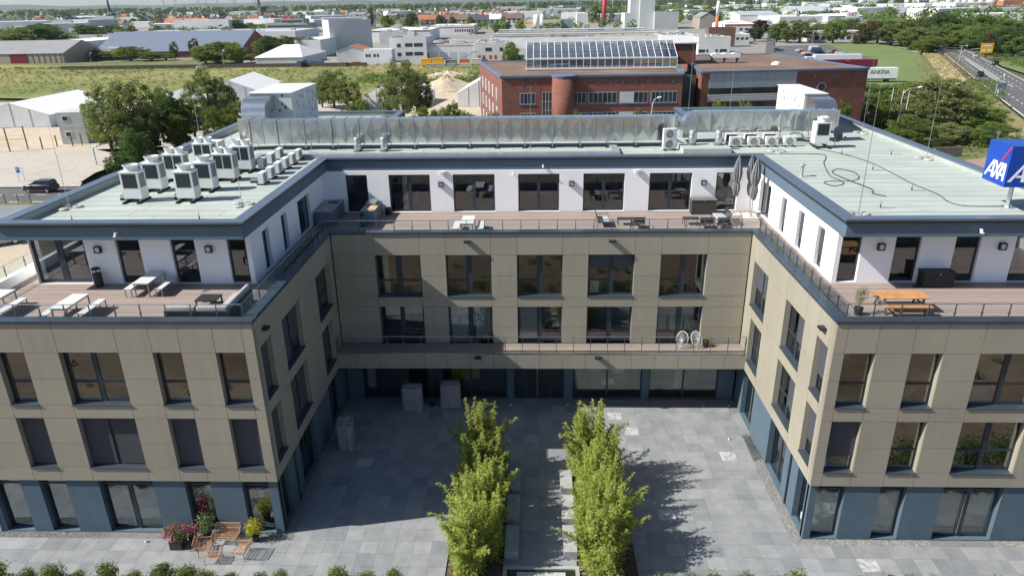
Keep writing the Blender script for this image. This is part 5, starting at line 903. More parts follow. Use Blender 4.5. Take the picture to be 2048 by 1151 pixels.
for a, b in (((-2.88, -.45, .285), (-1.5, .2, .43)), ((-1.47, -.45, .285), (-.22, .2, .43)), ((-.85, .22, .285), (-.22, 1.1, .43)), ((-.85, 1.12, .285), (-.22, 2.0, .43))):
    m = MB(); rbox(m, a, b); smooth_by_angle(m.build('seat_cushion', 'cushion', t), 60)
for a, b in (((-2.86, -.65, .40), (-1.5, -.42, .82)), ((-1.47, -.65, .40), (-.05, -.42, .82)), ((-.22, -.4, .40), (-.0, .75, .86)), ((-.22, .78, .40), (-.0, 2.0, .86))):
    m = MB(); rbox(m, a, b, .09); smooth_by_angle(m.build('back_cushion', 'cushion', t), 60)
t = thing('coffee_table', 'low dark coffee table in front of the corner sofa', 'table', (-15.6, -9.75, ZD)); piece('table_top', 'furn_dark', (-.5, -.4, .34), (.5, .4, .40), t)
for a in (-1, 1):
    for b in (-1, 1): piece('leg', 'furn_dark', (a*.45-.03, b*.35-.03, 0), (a*.45+.03, b*.35+.03, .339), t)
# outdoor kitchens
t = thing('outdoor_kitchen', 'grey outdoor kitchen counter with sink against the left wall of the middle terrace', 'kitchen counter', (-13.6, 4.5, ZD)); piece('cabinet', 'kitchen', (-.52, -1.6, .0), (.52, 1.45, .90), t); piece('worktop', 'kitchen_top', (-.56, -1.64, .901), (.56, 1.49, .94), t); piece('hob', 'plastic_dark', (-.3, .45, .941), (.35, 1.05, .95), t); MB().lathe([(.2, .941), (.2, .95), (.15, .951), (.14, .944)], (0, -.9, 0), 18).build('sink', 'steel', t)
for k in range(3): piece('door', 'kitchen', (.521, -1.5+k*.98, .08), (.535, -.6+k*.98, .86), t)

t = thing('outdoor_kitchen', 'grey outdoor kitchen island with wooden board beside the glazed door', 'kitchen counter', (-10.85, 4.55, ZD)); piece('cabinet', 'kitchen', (-.4, -1.35, 0), (.42, 1.2, .9), t); piece('worktop', 'kitchen_top', (-.44, -1.39, .901), (.46, 1.24, .94), t); piece('chopping_board', 'wood_pale', (-.05, -1.25, .941), (.5, -.35, .985), t); piece('grill_lid', 'steel', (-.35, -.2, .941), (.3, .95, 1.12), t)

t = thing('gas_bottle', 'teal gas bottle with black collar in front of the kitchen island', 'gas bottle', (-11.1, 2.8, ZD)); smooth_by_angle(MB().lathe([(.17, 0), (.19, .05), (.19, .5), (.15, .62), (.06, .68)], n=16).build('cylinder', 'teal', t)); MB().lathe([(.11, .66), (.13, .68), (.13, .86), (.1, .87)], n=14).build('collar', 'plastic_dark', t)

t = thing('waste_bucket', 'black lidded bucket between the kitchen island and the glazed doors', 'bucket', (-10.0, 5.55, ZD)); MB().lathe([(.2, 0), (.24, .4)], n=16).build('bucket', 'plastic_dark', t); MB().lathe([(.26, .401), (.26, .45), (.1, .5), (.01, .5)], n=16).build('lid', 'plastic_dark', t)
# lounge chairs and tables of dark tube
def lounge(label, cx, cy, rz, wide=.8):
    t = thing('lounge_chair', label, 'chair', (cx, cy, ZD), rz, 'dark lounge chairs on the middle terrace')
    for k in range(6): piece('seat_slat', 'furn_dark', (-wide/2+.03, -.33+k*.115, .30), (wide/2-.03, -.24+k*.115, .33), t)
    for k in range(4): piece('back_slat', 'furn_dark', (-wide/2+.03, .36+.03*k, .42+.1*k), (wide/2-.03, .39+.03*k, .50+.1*k), t)
    for s in (-1, 1):
        m = MB(); m.tube([(s*wide/2, -.36, 0), (s*wide/2, -.36, .55), (s*wide/2, .40, .55), (s*wide/2, .40, 0)], .022, 6); m.tube([(s*wide/2, .30, .30), (s*wide/2, .50, .85)], .02, 6); m.build('side_frame', 'furn_dark', t)
    m = MB(); rbox(m, (-wide/2+.05, -.34, .331), (wide/2-.05, .30, .41), .03); m.build('cushion', 'cushion_light', t)

def low_table(label, cx, cy, w=1.0, d=.6):
    t = thing('coffee_table', label, 'table', (cx, cy, ZD), 0, 'dark low tables on the middle terrace')
    for k in range(6): piece('slat', 'furn_dark', (-w/2, -d/2+k*d/6, .36), (w/2, -d/2+(k+.85)*d/6, .39), t)
    for a in (-1, 1): MB().tube([(a*(w/2-.04), -d/2+.04, 0), (a*(w/2-.04), -d/2+.04, .35), (a*(w/2-.04), d/2-.04, .35), (a*(w/2-.04), d/2-.04, 0)], .02, 6).build('leg_frame', 'furn_dark', t)
lounge('dark lounge bench, left of the left seating group behind the railing', 4.1, 2.9, math.pi/2, 1.3); low_table('dark slatted low table of the left seating group', 5.5, 3.0); lounge('dark lounge chair right of the left low table', 6.2, 2.3, math.pi, .7)
low_table('dark slatted low table of the right seating group', 9.6, 3.0); lounge('dark lounge chair in front of the right low table', 10.3, 2.2, math.pi, .8); lounge('dark lounge bench below the storage box in the right seating group', 11.5, 3.3, -math.pi/2, 1.6); lounge('dark lounge chair at the right end beside the railing corner', 11.3, 2.1, math.pi, .7)
def deckbox(label, cx, cy, w, d, h, mat):
    t = thing('storage_box', label, 'storage box', (cx, cy, ZD)); n = 5
    for k in range(n): piece('panel', mat, (-w/2, -d/2, .03+k*(h-.08)/n), (w/2, d/2, .03+(k+.93)*(h-.08)/n), t)
    piece('core', 'plastic_dark', (-w/2+.02, -d/2+.02, .02), (w/2-.02, d/2-.02, h-.06), t); piece('lid', mat+'_top', (-w/2-.04, -d/2-.04, h-.055), (w/2+.04, d/2+.04, h), t); piece('latch', 'steel', (-.04, -d/2-.05, h-.10), (.04, -d/2-.041, h-.06), t)

deckbox('dark brown slatted storage box against the middle penthouse wall', 10.85, 5.45, 1.6, .7, 1.0, 'box_brown'); deckbox('black storage box against the right penthouse wall', 19.3, -7.45, 1.45, .6, .78, 'box_black')
tag(MB().lathe([(.16, 0), (.16, .03), (.1, .1), (.02, .12)], n=12).build('cable_reel', 'plastic_dark', None, loc=(18.35, -7.6, ZD)), 'small black coil on the deck left of the black storage box', 'cable reel')
def parasol(label, x, y, lean, h=3.9):
    t = thing('parasol', label, 'parasol', (x, y, ZD), 0, 'closed grey parasols in the middle terrace corner')
    piece('base_slab', 'concrete_pale', (-.42, -.36, 0), (.42, .36, .12), t); MB().lathe([(.05, .12), (.05, .3), (.03, .32)], n=10).build('sleeve', 'steel', t)
    tip = Vector((lean, 0, h)); MB().tube([(0, 0, .12), tip], .024, 8).build('pole', 'steel', t)
    n = 22; m = MB(); rows = [(.34, .035), (.36, .13), (.44, .19), (.52, .17), (.56, .13), (.60, .19), (.70, .24), (.80, .20), (.9, .13), (.98, .05), (1.0, .02)]
    for i, (f, r) in enumerate(rows):
        c = tip*f
        for j in range(n):
            a = 2*math.pi*j/n; rr = r*(1+.28*(1 if j % 2 else -1))*(1+.15*math.sin(3*a+x)); zz = c.z+(.12*math.sin(5*a+x*3) if i < 2 else 0); m.v.append((c.x+rr*math.cos(a), c.y+rr*math.sin(a), zz))
    for i in range(len(rows)-1):
        for j in range(n): m.f.append((i*n+j, i*n+(j+1) % n, (i+1)*n+(j+1) % n, (i+1)*n+j)); m.m.append(0)
    m.build('canopy', 'parasol_cloth', t); MB().lathe([(.025, 0), (.03, .05), (.01, .09)], tuple(tip), 8).build('finial', 'steel', t)

parasol('closed grey parasol nearest the storage box', 12.75, 4.9, .0); parasol('closed grey parasol, middle of the three', 13.75, 4.85, -.2, 3.95); parasol('closed grey parasol nearest the right penthouse wall', 13.62, 4.05, .05, 3.9)
# picnic table
t = thing('picnic_table', 'orange wooden picnic table with grey steel frame on the right terrace', 'picnic table', (16.25, -10.35, ZD))
for k in range(4): piece('top_plank', 'wood_orange', (-1.05, -.50+k*.25, .72), (1.05, -.265+k*.25, .755), t)
for s, y in ((-1, -.78), (1, .62)):
    for k in range(2): piece('seat_plank', 'wood_orange', (-1.05, y+k*.16-.08, .43), (1.05, y+k*.16+.07, .465), t)
for x in (-.85, .85):
    m = MB(); m.bar((x, -.75, .40), (x, .75, .40), .07, .05); m.bar((x, -.42, .69), (x, .42, .69), .07, .05); m.bar((x, -.62, 0), (x, -.22, .69), .07, .06); m.bar((x, .62, 0), (x, .22, .69), .07, .06); m.build('trestle', 'grey_frame', t)

# balcony: two egg chairs and a pot
def egg_chair(label, x, y, rz):
    t = thing('egg_chair', label, 'chair', (x, y, 4.264), rz, 'white egg-shaped chairs on the balcony'); n = 28; t.scale = (.88,)*3
    def pt(a, k): return Vector((.40*k*math.cos(a), -.05+.16*k*math.sin(a)+.30*(k*math.sin(a)*.5+.5)-.28*(1-k*k), .62+.46*k*math.sin(a)))
    m = MB(); ring = [pt(2*math.pi*j/n, 1) for j in range(n+1)]; m.tube(ring, .022, 6, False); m.build('rim', 'chair_white', t)
    m = MB()
    for j in range(n): m.tube([pt(2*math.pi*j/n, q) for q in (1, .75, .5, .25, .06)], .006, 4, False)
    m.build('cord_seat', 'chair_white', t)
    for s in (-1, 1): MB().tube([(s*.25, .25, .5), (s*.30, .32, 0)], .011, 6).build('leg', 'plastic_dark', t); MB().tube([(s*.2, -.2, .33), (s*.28, -.32, 0)], .011, 6).build('leg', 'plastic_dark', t)
egg_chair('white cord egg chair on the balcony, the left of two', 8.85, -.6, -.3); egg_chair('white cord egg chair on the balcony next to the potted plant', 9.78, -.6, .25)
# fills for later plant builders
POTS = []
# ------------------------------------------------------------------ courtyard ground
PV = tag(MB().box((-34, -16.2, -.30), (34, 1.2, -.055)).build('pavement', 'joint'), kind='structure')
def in_bed(x, y): return (-4.2 < x < -1.66 or 1.83 < x < 4.5) and y < -7.3
def in_pool(x, y): return -1.7 < x < 1.87 and y < -14.55
def is_gravel(x, y):
    if y > -.32 and not -1.7 < x < 1.75: return True
    if -12.9 < y < -.3 and (x < -11.95 or x > 12.12) and not (-3.75 < y < -.9) : return True
    if y > -13.05 and (x < -11.95 or x > 12.12) and not (-21.4 < x < -18.5 or 18.7 < x < 21.6) and y < -12: return True
    return False
SX, SY = .865, .84; slabs = []
for j in range(-1, 20):
    y1, y0 = -6.28+SY*(7-j), -6.28+SY*(6-j)
    if y1 > .45 or y0 < -16.4: continue
    for i in range(-36, 36):
        x0 = .02+SX*i; x1 = x0+SX; xc, yc = (x0+x1)/2, (y0+y1)/2
        if abs(xc) > 29 or yc > -.2 and not -1.7 < xc < 1.75: continue
        if yc > -12.6 and abs(xc) > 12.6: continue
        a, b = x0, x1
        for lo, hi in ((-4.2, -1.66), (1.83, 4.5)):
            if yc < -7.3:
                if a < lo < b: (a, b) = (a, lo) if lo-a > b-lo or True and xc < lo else (a, b)
                if a < hi < b: (a, b) = (hi, b) if xc > hi else (a, b)
        if in_bed(xc, yc) or in_pool(xc, yc) or is_gravel(xc, yc): continue
        slabs.append((a, b, y0, y1))
slabs.sort(key=lambda s: (s[2]+40.3)**2+((s[0]+s[1])/2)**2)
shown = [s for s in slabs if abs((s[0]+s[1])/2) < 12+(-s[2])*.75]
for s in shown[:300]: piece('paving_slab', 'slab', (s[0]+.004, s[2]+.004, -.06), (s[1]-.004, s[3]-.004, random.uniform(-.003, .003)), PV)
mb = MB()
for s in slabs:
    if s not in shown[:300]: mb.box((s[0]+.004, s[2]+.004, -.06), (s[1]-.004, s[3]-.004, random.uniform(-.003, .003)))
tag(mb.build('paving_slabs', 'slab_mass', PV), kind='stuff')
# gravel strips along the walls: a bed plus loose stones
sheet('gravel_bed', 'gravel_base', [(-30, -13.05), (30, -13.05), (30, .9), (-30, .9)], -.012)
st = []
def strew(x0, x1, y0, y1, dens):
    n = int((x1-x0)*(y1-y0)*dens)
    for _ in range(n): st.append((random.uniform(x0, x1), random.uniform(y0, y1)))
for x0, x1 in ((-27, -21.4), (-18.55, -12.0), (12.12, 18.7), (21.6, 26.5)): strew(x0, x1, -13.04, -12.56, 420)
strew(-12.56, -11.97, -12.6, -3.7, 330); strew(12.12, 12.68, -12.6, -3.7, 380); strew(-12.5, -1.7, -.32, .3, 200); strew(1.75, 12.6, -.32, .3, 200)
V = []; Fc = []
for x, y in st:
    r = random.uniform(.018, .038); b = len(V); a = random.uniform(0, 6.28); ca, sa = math.cos(a)*r, math.sin(a)*r; z = random.uniform(-.02, .0)
    V += [(x+ca, y+sa, z), (x-sa, y+ca, z), (x-ca, y-sa, z), (x+sa, y-ca, z), (x+.3*ca, y+.3*sa, z+r*random.uniform(.6, 1.1))]; Fc += [(b, b+1, b+4), (b+1, b+2, b+4), (b+2, b+3, b+4), (b+3, b, b+4)]
me = bpy.data.meshes.new('gravel'); me.from_pydata(V, [], Fc); me.materials.append(MATS['gravel_stone']); tag(obj('gravel', me), 'loose grey gravel strips along the building walls', 'gravel', kind='stuff')
# planting beds, seat blocks, basin
for x0, x1 in ((-4.2, -1.67), (1.84, 4.5)): sheet('planting_bed', 'soil', [(x0, -16.2), (x1, -16.2), (x1, -7.3), (x0, -7.3)], -.02)
for k, (x0, y0, y1) in enumerate(((1.15, -9.42, -7.82), (1.15, -11.81, -9.95), (1.15, -14.1, -12.25), (-1.62, -9.5, -7.85), (-1.62, -11.8, -9.95), (-1.62, -14.13, -12.3))):
    m = MB(); rbox(m, (x0, y0, .0), (x0+.64, y1, .45), .012); tag(m.build('seat_block', 'seat_block'), f'grey stone seat block, {("farthest","middle","nearest")[k % 3]} of three before the {"right" if x0 > 0 else "left"} bamboo bed', 'stone block', 'stone seat blocks along the bamboo beds')
t = thing('water_basin', 'shallow stone-rimmed water basin with a flat stone island', 'water basin', (.08, -15.6, 0)); m = MB()
for a, b in (((-1.74, .80), (1.76, .98)), ((-1.74, -1.2), (-1.56, .80)), ((1.58, -1.2), (1.76, .80))): m.box((*a, -.05), (*b, .10))
m.build('rim', 'seat_block', t); piece('water', 'water', (-1.559, -1.2, -.05), (1.579, .799, .02), t); piece('island', 'concrete', (-1.1, -1.0, -.04), (1.12, .62, .06), t)
# covered grills
def grill(label, cx, cy, rz, w=1.2, d=.85, h=1.75):
    t = thing('covered_grill', label, 'covered grill', (cx, cy, 0), rz, 'grills under grey covers in the courtyard'); n = 40; rows = [0, .12, .35, .7, 1.1, 1.4, 1.55]; m = MB()
    R_ = random.Random(int(cx*10))
    ph_ = [R_.uniform(0, 6.28) for _ in range(6)]
    for i, z in enumerate(rows):
        for j in range(n):
            a = 2*math.pi*j/n; c, s = math.cos(a), math.sin(a); q = (abs(c)**8+abs(s)**8)**(-1/8); fl = 1+(.06-.04*i/6)*math.sin(7*a+ph_[0]+i*.5)*(1-i/8)+.03*math.sin(13*a+ph_[1])
            sw = 1+.04*(1-z/1.5); m.v.append((w/2*c*q*fl*sw, d/2*s*q*fl*sw, z+.02+(.03*math.sin(5*a+ph_[2]) if i == 0 else 0)))
    for i, (k, z) in enumerate(((.97, 1.66), (.90, h-.02), (.5, h+.02), (.02, h+.03))):
        for j in range(n):
            a = 2*math.pi*j/n; c, s = math.cos(a), math.sin(a); q = (abs(c)**8+abs(s)**8)**(-1/8); m.v.append((w/2*c*q*k, d/2*s*q*k, z-(.10*(s*q*k)**2 if i else 0)))
    for i in range(len(rows)+3):
        for j in range(n): m.f.append((i*n+j, i*n+(j+1) % n, (i+1)*n+(j+1) % n, (i+1)*n+j)); m.m.append(0)
    m.build('cover', 'grill_cover', t, True)
    for x in (-.35, .0, .3): MB().box((x, -.40, h-.1), (x+.03, -.34, h-.03)).build('strap', 'plastic_dark', t)
grill('grey covered grill, left of the pair at the court glazing', -8.05, -.86, 0, 1.25); grill('grey covered grill, right of the pair at the court glazing', -5.65, -.42, .12, 1.25); grill('grey covered grill standing by the left court wall', -11.35, -5.0, math.pi/2+.1, 1.15, .9, 1.65)
t = thing('bin', 'slim black pedal bin between the two covered grills', 'bin', (-6.9, -.5, 0)); MB().lathe([(.17, 0), (.18, .6), (.16, .64)], n=14).build('body', 'plastic_dark', t); MB().lathe([(.17, .641), (.12, .7), (.01, .71)], n=14).build('lid', 'plastic_dark', t)
t = thing('folded_airer', 'folded steel clothes airer lying on the gravel by the right court wall', 'airer', (12.32, -5.05, .02), 0); m = MB()
for k in range(9): m.tube([(-.2+k*.05, -1.25+.03*k, .05+.03*(k % 3)), (-.2+k*.05, 1.15+.03*(k % 4), .05+.03*((k+1) % 3))], .014, 5)
for y in (-1.2, -.6, 0, .6, 1.15): m.tube([(-.22, y, .1), (.24, y+.1, .12)], .016, 5)
m.build('rods', 'steel', t)
for x, y in ((12.2, -.45), (10.6, -.48), (-1.75, -.42), (1.9, -.42), (-19.2, -13.25), (11.3, -4.2)):
    t = thing('ground_spotlight', 'tiny round ground spotlight at the pavement edge', 'spotlight', (x, y, 0), 0, 'tiny ground spotlights at the pavement edge'); MB().lathe([(.06, 0), (.07, .09), (.05, .1)], n=10).build('housing', 'metal_white', t); MB().lathe([(.045, .1), (.04, .105)], n=10).build('lens', 'plastic_dark', t)
# rattan lounge furniture
def wicker(m, p0, p1, q0, q1, n, r=.008):           # rods between edge p0-p1 and edge q0-q1
    p0, p1, q0, q1 = map(Vector, (p0, p1, q0, q1))
    for k in range(n+1): f = k/n; m.tube([p0.lerp(p1, f), q0.lerp(q1, f)], r, 5)
def rattan_seat(label, cx, cy, rz, w=.68, cat='chair', name='rattan_chair'):
    t = thing(name, label, cat, (cx, cy, 0), rz, 'woven rattan seats before the left wing'); d = .55
    m = MB(); wicker(m, (-w/2, -d/2, .40), (w/2, -d/2, .40), (-w/2, d/2, .36), (w/2, d/2, .36), int(w/.042))
    for k in range(4): y = -d/2+d*k/3; m.tube([(-w/2, y, .40-.04*k/3), (w/2, y, .40-.04*k/3)], .012, 6)
    m.build('seat', 'rattan', t)
    m = MB(); wicker(m, (-w/2, d/2, .38), (w/2, d/2, .38), (-w/2-.03, d/2+.16, .82), (w/2+.03, d/2+.16, .82), int(w/.042)); m.tube([(-w/2-.03, d/2+.16, .82), (w/2+.03, d/2+.16, .82)], .016, 6); m.tube([(-w/2, d/2+.08, .6), (w/2, d/2+.08, .6)], .012, 6); m.build('backrest', 'rattan', t)
    for s in (-1, 1):
        m = MB(); wicker(m, (s*w/2, -d/2, .40), (s*w/2, d/2, .37), (s*(w/2+.04), -d/2, .56), (s*(w/2+.04), d/2+.1, .60), 10); m.tube([(s*(w/2+.04), -d/2, .56), (s*(w/2+.04), d/2+.14, .66)], .015, 6); m.build('armrest', 'rattan', t)
        for y in (-d/2+.03, d/2-.03): MB().tube([(s*(w/2-.04), y, .38), (s*(w/2), y*1.1, 0)], .011, 6).build('leg', 'plastic_dark', t)
rattan_seat('two-seat rattan bench against the blue wall', -15.2, -13.2, 0, 1.15, 'bench', 'rattan_bench'); rattan_seat('rattan armchair left of the rattan table', -15.95, -13.9, math.pi/2+.25); rattan_seat('rattan armchair right of the rattan table', -14.1, -14.1, -math.pi/2-.1)
t = thing('rattan_table', 'low rectangular rattan table between the armchairs', 'table', (-15.28, -14.5, 0)); m = MB(); wicker(m, (-.38, -.24, .42), (.38, -.24, .42), (-.38, .24, .42), (.38, .24, .42), 18); m.tube([(-.38, -.24, .42), (.38, -.24, .42), (.38, .24, .42), (-.38, .24, .42), (-.38, -.24, .42)], .014, 6); m.tube([(-.38, 0, .42), (.38, 0, .42)], .01, 5); m.build('top', 'rattan', t)
for a in (-1, 1):
    for b in (-1, 1): MB().tube([(a*.33, b*.2, .41), (a*.36, b*.22, 0)], .011, 6).build('leg', 'plastic_dark', t)
# ------------------------------------------------------------------ ground of the surroundings
sheet('ground', 'far_plain', [(-20000, -400), (20000, -400), (20000, 24000), (-20000, 24000)], -.75)
sheet('open_ground', 'earth', [(-140, -220), (140, -220), (140, -16.25), (-140, -16.25)], -.09)
sheet('plot', 'grass_verge', [(-62, -16.2), (-34.05, -16.2), (-34.05, 1.3), (34.05, 1.3), (34.05, -16.2), (62, -16.2), (80, 60), (120, 160), (60, 200), (-30, 200), (-62, 120)], -.16)
sheet('rear_yard', 'yard', [(-30, 26.5), (30, 26.5), (60, 84), (60, 190), (-30, 190), (-62, 90), (-62, 60)], -.12)
sheet('town_ground', 'yard', [(-420, 300), (300, 300), (420, 900), (-700, 900)], -.6)
for nme, mt, poly, z in (('field', 'field_dry', P_field, -.10), ('meadow', 'lawn_mead', P_grass, -.08), ('factory_yard', 'yard', P_yard, -.07), ('gravel_yard', 'lot', P_tentlot, -.06), ('sand_yard', 'sand', P_sand2, -.05), ('sand_strip', 'sand', P_sandlot, -.04), ('car_park', 'lot', P_lot, -.03),
                         ('road', 'asphalt', P_road, -.03), ('pavement', 'lot', P_walk, .10), ('lawn', 'lawn_green', P_lawn, -.06), ('verge', 'straw', P_straw, -.04), ('embankment', 'straw2', P_vergeR, -.035), ('car_park', 'asphalt', P_park, -.03), ('road', 'asphalt', P_street, -.02), ('truck_yard', 'asphalt', P_parkR, -.045), ('pavement', 'paver_red', P_walkR, -.02), ('lawn', 'lawn_green', P_lawnR, -.04)):
    if mt == 'lawn_mead' and mt not in MATS: ground('lawn_mead', [(.075, .105, .025), (.12, .14, .04), (.20, .18, .05)], .05, .5, 1.2)
    if mt == 'straw2' and mt not in MATS: ground('straw2', [(.10, .12, .04), (.24, .21, .09), (.34, .28, .14)], .12, .6, 1.5)
    sheet(nme, mt, poly, z)
sheet('field', 'field_dry', [(-60, 150), (-18, 150), (-18, 268), (-130, 276), (-120, 200)], -.14)
# street paving beside the left wing
sheet('side_street', 'paver_beige', [(-64, 20), (-46, 20), (-46, 46), (-64, 46)], -.03); sheet('grass_strip', 'grass_verge', [(-76, 46), (-46, 46), (-62.8, 51.9), (-76.5, 50.4)], -.035)
# main road on the right with markings and kerbs
def road_strip(L, R): return L+R[::-1]
RL = [(207, 360), (175.2, 285.5), (129.8, 180), (101, 112), (78, 59)]; RR = [(232, 395), (178.4, 262), (146.2, 185), (117, 113), (92, 52)]
sheet('main_road', 'asphalt', RL+RR[::-1], -.02)
def lerp2(a, b, t): return (a[0]+(b[0]-a[0])*t, a[1]+(b[1]-a[1])*t)
def road_pt(s, c):            # s 0..4 along, c 0 left..1 right
    i = min(3, int(s)); return lerp2(lerp2(RL[i], RL[i+1], s-i), lerp2(RR[i], RR[i+1], s-i), c)
def dash(m, s0, s1, c, w):
    p, q = road_pt(s0, c), road_pt(s1, c); d = Vector((q[0]-p[0], q[1]-p[1], 0)).normalized(); n = Vector((-d.y, d.x, 0))*w/2
    m.add([(p[0]-n.x, p[1]-n.y, -.012), (p[0]+n.x, p[1]+n.y, -.012), (q[0]+n.x, q[1]+n.y, -.012), (q[0]-n.x, q[1]-n.y, -.012)], [(0, 1, 2, 3)])
m = MB(); 
for c in (.03, .97): 
    for k in range(40): dash(m, k*.1, (k+1)*.1, c, .28)
for k in range(50):
    s = k*.08
    for c in ((.25, .62, .80) if s > 1.2 else (.3, .72)): dash(m, s, s+.032, c, .22)
for k in range(30): s = 1.1+k*.035; dash(m, s, s+.009, .47, 1.5)
for c in (.41, .53):
    for k in range(26): dash(m, .9+k*.05, .95+k*.05, c, .22)
tag(m.build('road_markings', 'paint_white'), kind='structure')
m = MB()
for k in range(10): m.box((-78+k*3.2, 51.3, -.026), (-76.4+k*3.2, 51.5, -.02)); 
for k in range(10): m.box((-80+k*3.2, 55.1, -.026), (-78.4+k*3.2, 55.25, -.02))
for k in range(6): m.bar((-98+k*4, 68, -.024), (-96+k*4.2, 76, -.024), .12, .004)
tag(m.build('road_markings', 'paint_white'), kind='structure')
# ------------------------------------------------------------------ generic buildings
def hall(name, label, spec, wall='b_white', roof='b_roofgravel', rise=0., ridge='x', cat='building', rz=0., clutter=0, band=None, wins=None, group=None, over=.3):
    x0, x1, y, h, dep = spec; w = x1-x0; t = thing(name, label, cat, ((x0+x1)/2, y, 0), rz, group); W2 = w/2
    MB().box((-W2, 0, -.8), (W2, dep, h)).build('walls', wall, t)
    o = over
    if rise:
        if ridge == 'x': V = [(-W2-o, -o, h), (W2+o, -o, h), (W2+o, dep+o, h), (-W2-o, dep+o, h), (-W2-o, dep/2, h+rise), (W2+o, dep/2, h+rise)]; Fs = [(0, 1, 5, 4), (2, 3, 4, 5)]
        elif ridge == 'y': V = [(-W2-o, -o, h), (W2+o, -o, h), (W2+o, dep+o, h), (-W2-o, dep+o, h), (0, -o, h+rise), (0, dep+o, h+rise)]; Fs = [(3, 0, 4, 5), (1, 2, 5, 4)]
        else: V = [(-W2-o, -o, h), (W2+o, -o, h), (W2+o, dep+o, h), (-W2-o, dep+o, h), (-W2*.35, dep/2, h+rise), (W2*.35, dep/2, h+rise)]; Fs = [(0, 1, 5, 4), (2, 3, 4, 5), (1, 2, 5), (3, 0, 4), (3, 2, 1, 0)]
        m = MB(); m.add([(a, b, c+.01) for a, b, c in V], Fs); r = m.build('roof', roof, t)
        if ridge == 'x':
            for q in (-1, 1): MB().add([(q*W2, 0, h), (q*W2, dep, h), (q*W2, dep/2, h+rise-.03)], [(0, 1, 2)]).build('gable', wall, t)
        elif ridge == 'y':
            for q in (0, dep): MB().add([(-W2, q, h), (W2, q, h), (0, q, h+rise-.03)], [(0, 1, 2)]).build('gable', wall, t)
    else:
        r = piece('roof', roof, (-W2+.25, .25, h+.001), (W2-.25, dep-.25, h+.06), t); m = MB(); e = .25
        m.box((-W2, 0, h+.001), (W2, e, h+.45)); m.box((-W2, dep-e, h+.001), (W2, dep, h+.45)); m.box((-W2, e, h+.001), (-W2+e, dep-e, h+.45)); m.box((W2-e, e, h+.001), (W2, dep-e, h+.45)); m.build('parapet', wall, t)
    for k in range(clutter):
        a, b = random.uniform(-W2*.85, W2*.85), random.uniform(dep*.1, dep*.85); s = random.uniform(.6, 1.7); zz = h+.061
        if k % 4 == 3: MB().tube([(a-s*2.5, b, zz+.5), (a+s*2.5, b, zz+.5)], .28, 6).build('roof_pipe', random.choice(('galv_dull', 'b_cream')), t)
        else: piece('roof_unit', random.choice(('b_lgrey', 'b_grey', 'b_white', 'b_roofgrey')), (a-s, b-s*.8, zz), (a+s, b+s*.8, zz+s*random.uniform(.6, 1.3)), t)
    if band: piece('colour_band', band[0], (-W2-.05, -.06, h*band[1]), (W2+.05, -.002, h*band[2]), t)
    for (a, b, c, d) in wins or (): wd = piece('window', 'b_window', (-W2+w*a, -.05, h*c), (-W2+w*b, -.003, h*d), t)
    return t
def even(n, c, d, a=.04, b=.96, fill=.6): 
    st = (b-a)/n; return [(a+st*k+st*(1-fill)/2, a+st*(k+1)-st*(1-fill)/2, c, d) for k in range(n)]
t = hall('warehouse', 'long low warehouse with dark roof and crimson doors at the meadow', warehouse, 'b_beige', 'b_roofgrey', 5.2, wins=None); ww = warehouse[1]-warehouse[0]
piece('crimson_doors', 'b_crimson', (-3.6-ww*.0, -.08, 0), (4.6, -.004, 3.9), t)
for k in range(7): piece('post', 'b_crimson', (4.8+k*2.7, -.1, 0), (5.0+k*2.7, -.004, 4.2), t)
hall('warehouse', 'plain white flat-roofed shed behind the crimson-door warehouse', white_flat, 'b_white', 'b_white2')
t = hall('solar_hall', 'wide red brick hall whose roof is covered in solar panels', solar, 'brick_far', 'solar', 9.0, over=.6)
hall('annex', 'white flat annex with a strip of windows before the solar hall', annex, 'b_white', 'b_white2', wins=even(5, .25, .7, .4))
hall('hall', 'long grey shed with pale roof behind the solar hall', long1, 'b_white', 'b_steelroof', clutter=10); hall('hall', 'low grey shed left behind the solar hall', long2, 'b_lgrey', 'b_roofgrey'); hall('hall', 'low cream row building with grey roof in the left distance', long3, 'b_cream', 'b_roofgrey', 1.5)
hall('storage_hall', 'pale hipped storage hall at the edge of the yard', gable, 'b_lgrey', 'tent', 4.2, 'h', wins=None)
x, y, h, wr, wl, ang = tall
t = hall('high_bay', 'tall windowless white high-bay store', (x-wr/2, x+wr/2, y, h, wl), 'b_lgrey', 'b_white'); t.rotation_euler.z = math.radians(ang); t.location = (x+wr/2*math.cos(math.radians(ang)), y+wr/2*math.sin(math.radians(ang)), 0)
hall('factory_office', 'white three-storey factory office with dark window strips', office1, 'b_white', 'b_roofgrey', wins=[(.42, .62, .62, .78), (.66, .9, .62, .78), (.42, .62, .22, .38), (.66, .9, .22, .38), (.2, .3, .6, .76), (.2, .3, .2, .36)], clutter=2)
hall('factory_hall', 'white factory hall with grey roller doors and a red roof edge', hall1, 'b_white', 'b_roofgravel', clutter=12, band=('b_red', .95, .985), wins=[(.03, .14, 0, .5)]); t = bpy.data.objects['factory_hall']
for k in range(4): piece('roller_door', 'b_lgrey', (-12.2+4.2+k*4.3, -.05, 0), (-12.2+7.4+k*4.3, -.003, 3.2), t)
hall('factory_hall', 'white factory block with red doors beside the outside stair', hall2, 'b_white', 'b_roofgrey', clutter=7, wins=[(.35, .55, .55, .8), (.8, .9, .55, .8)]); t = bpy.data.objects['factory_hall.001'] if 'factory_hall.001' in bpy.data.objects else None
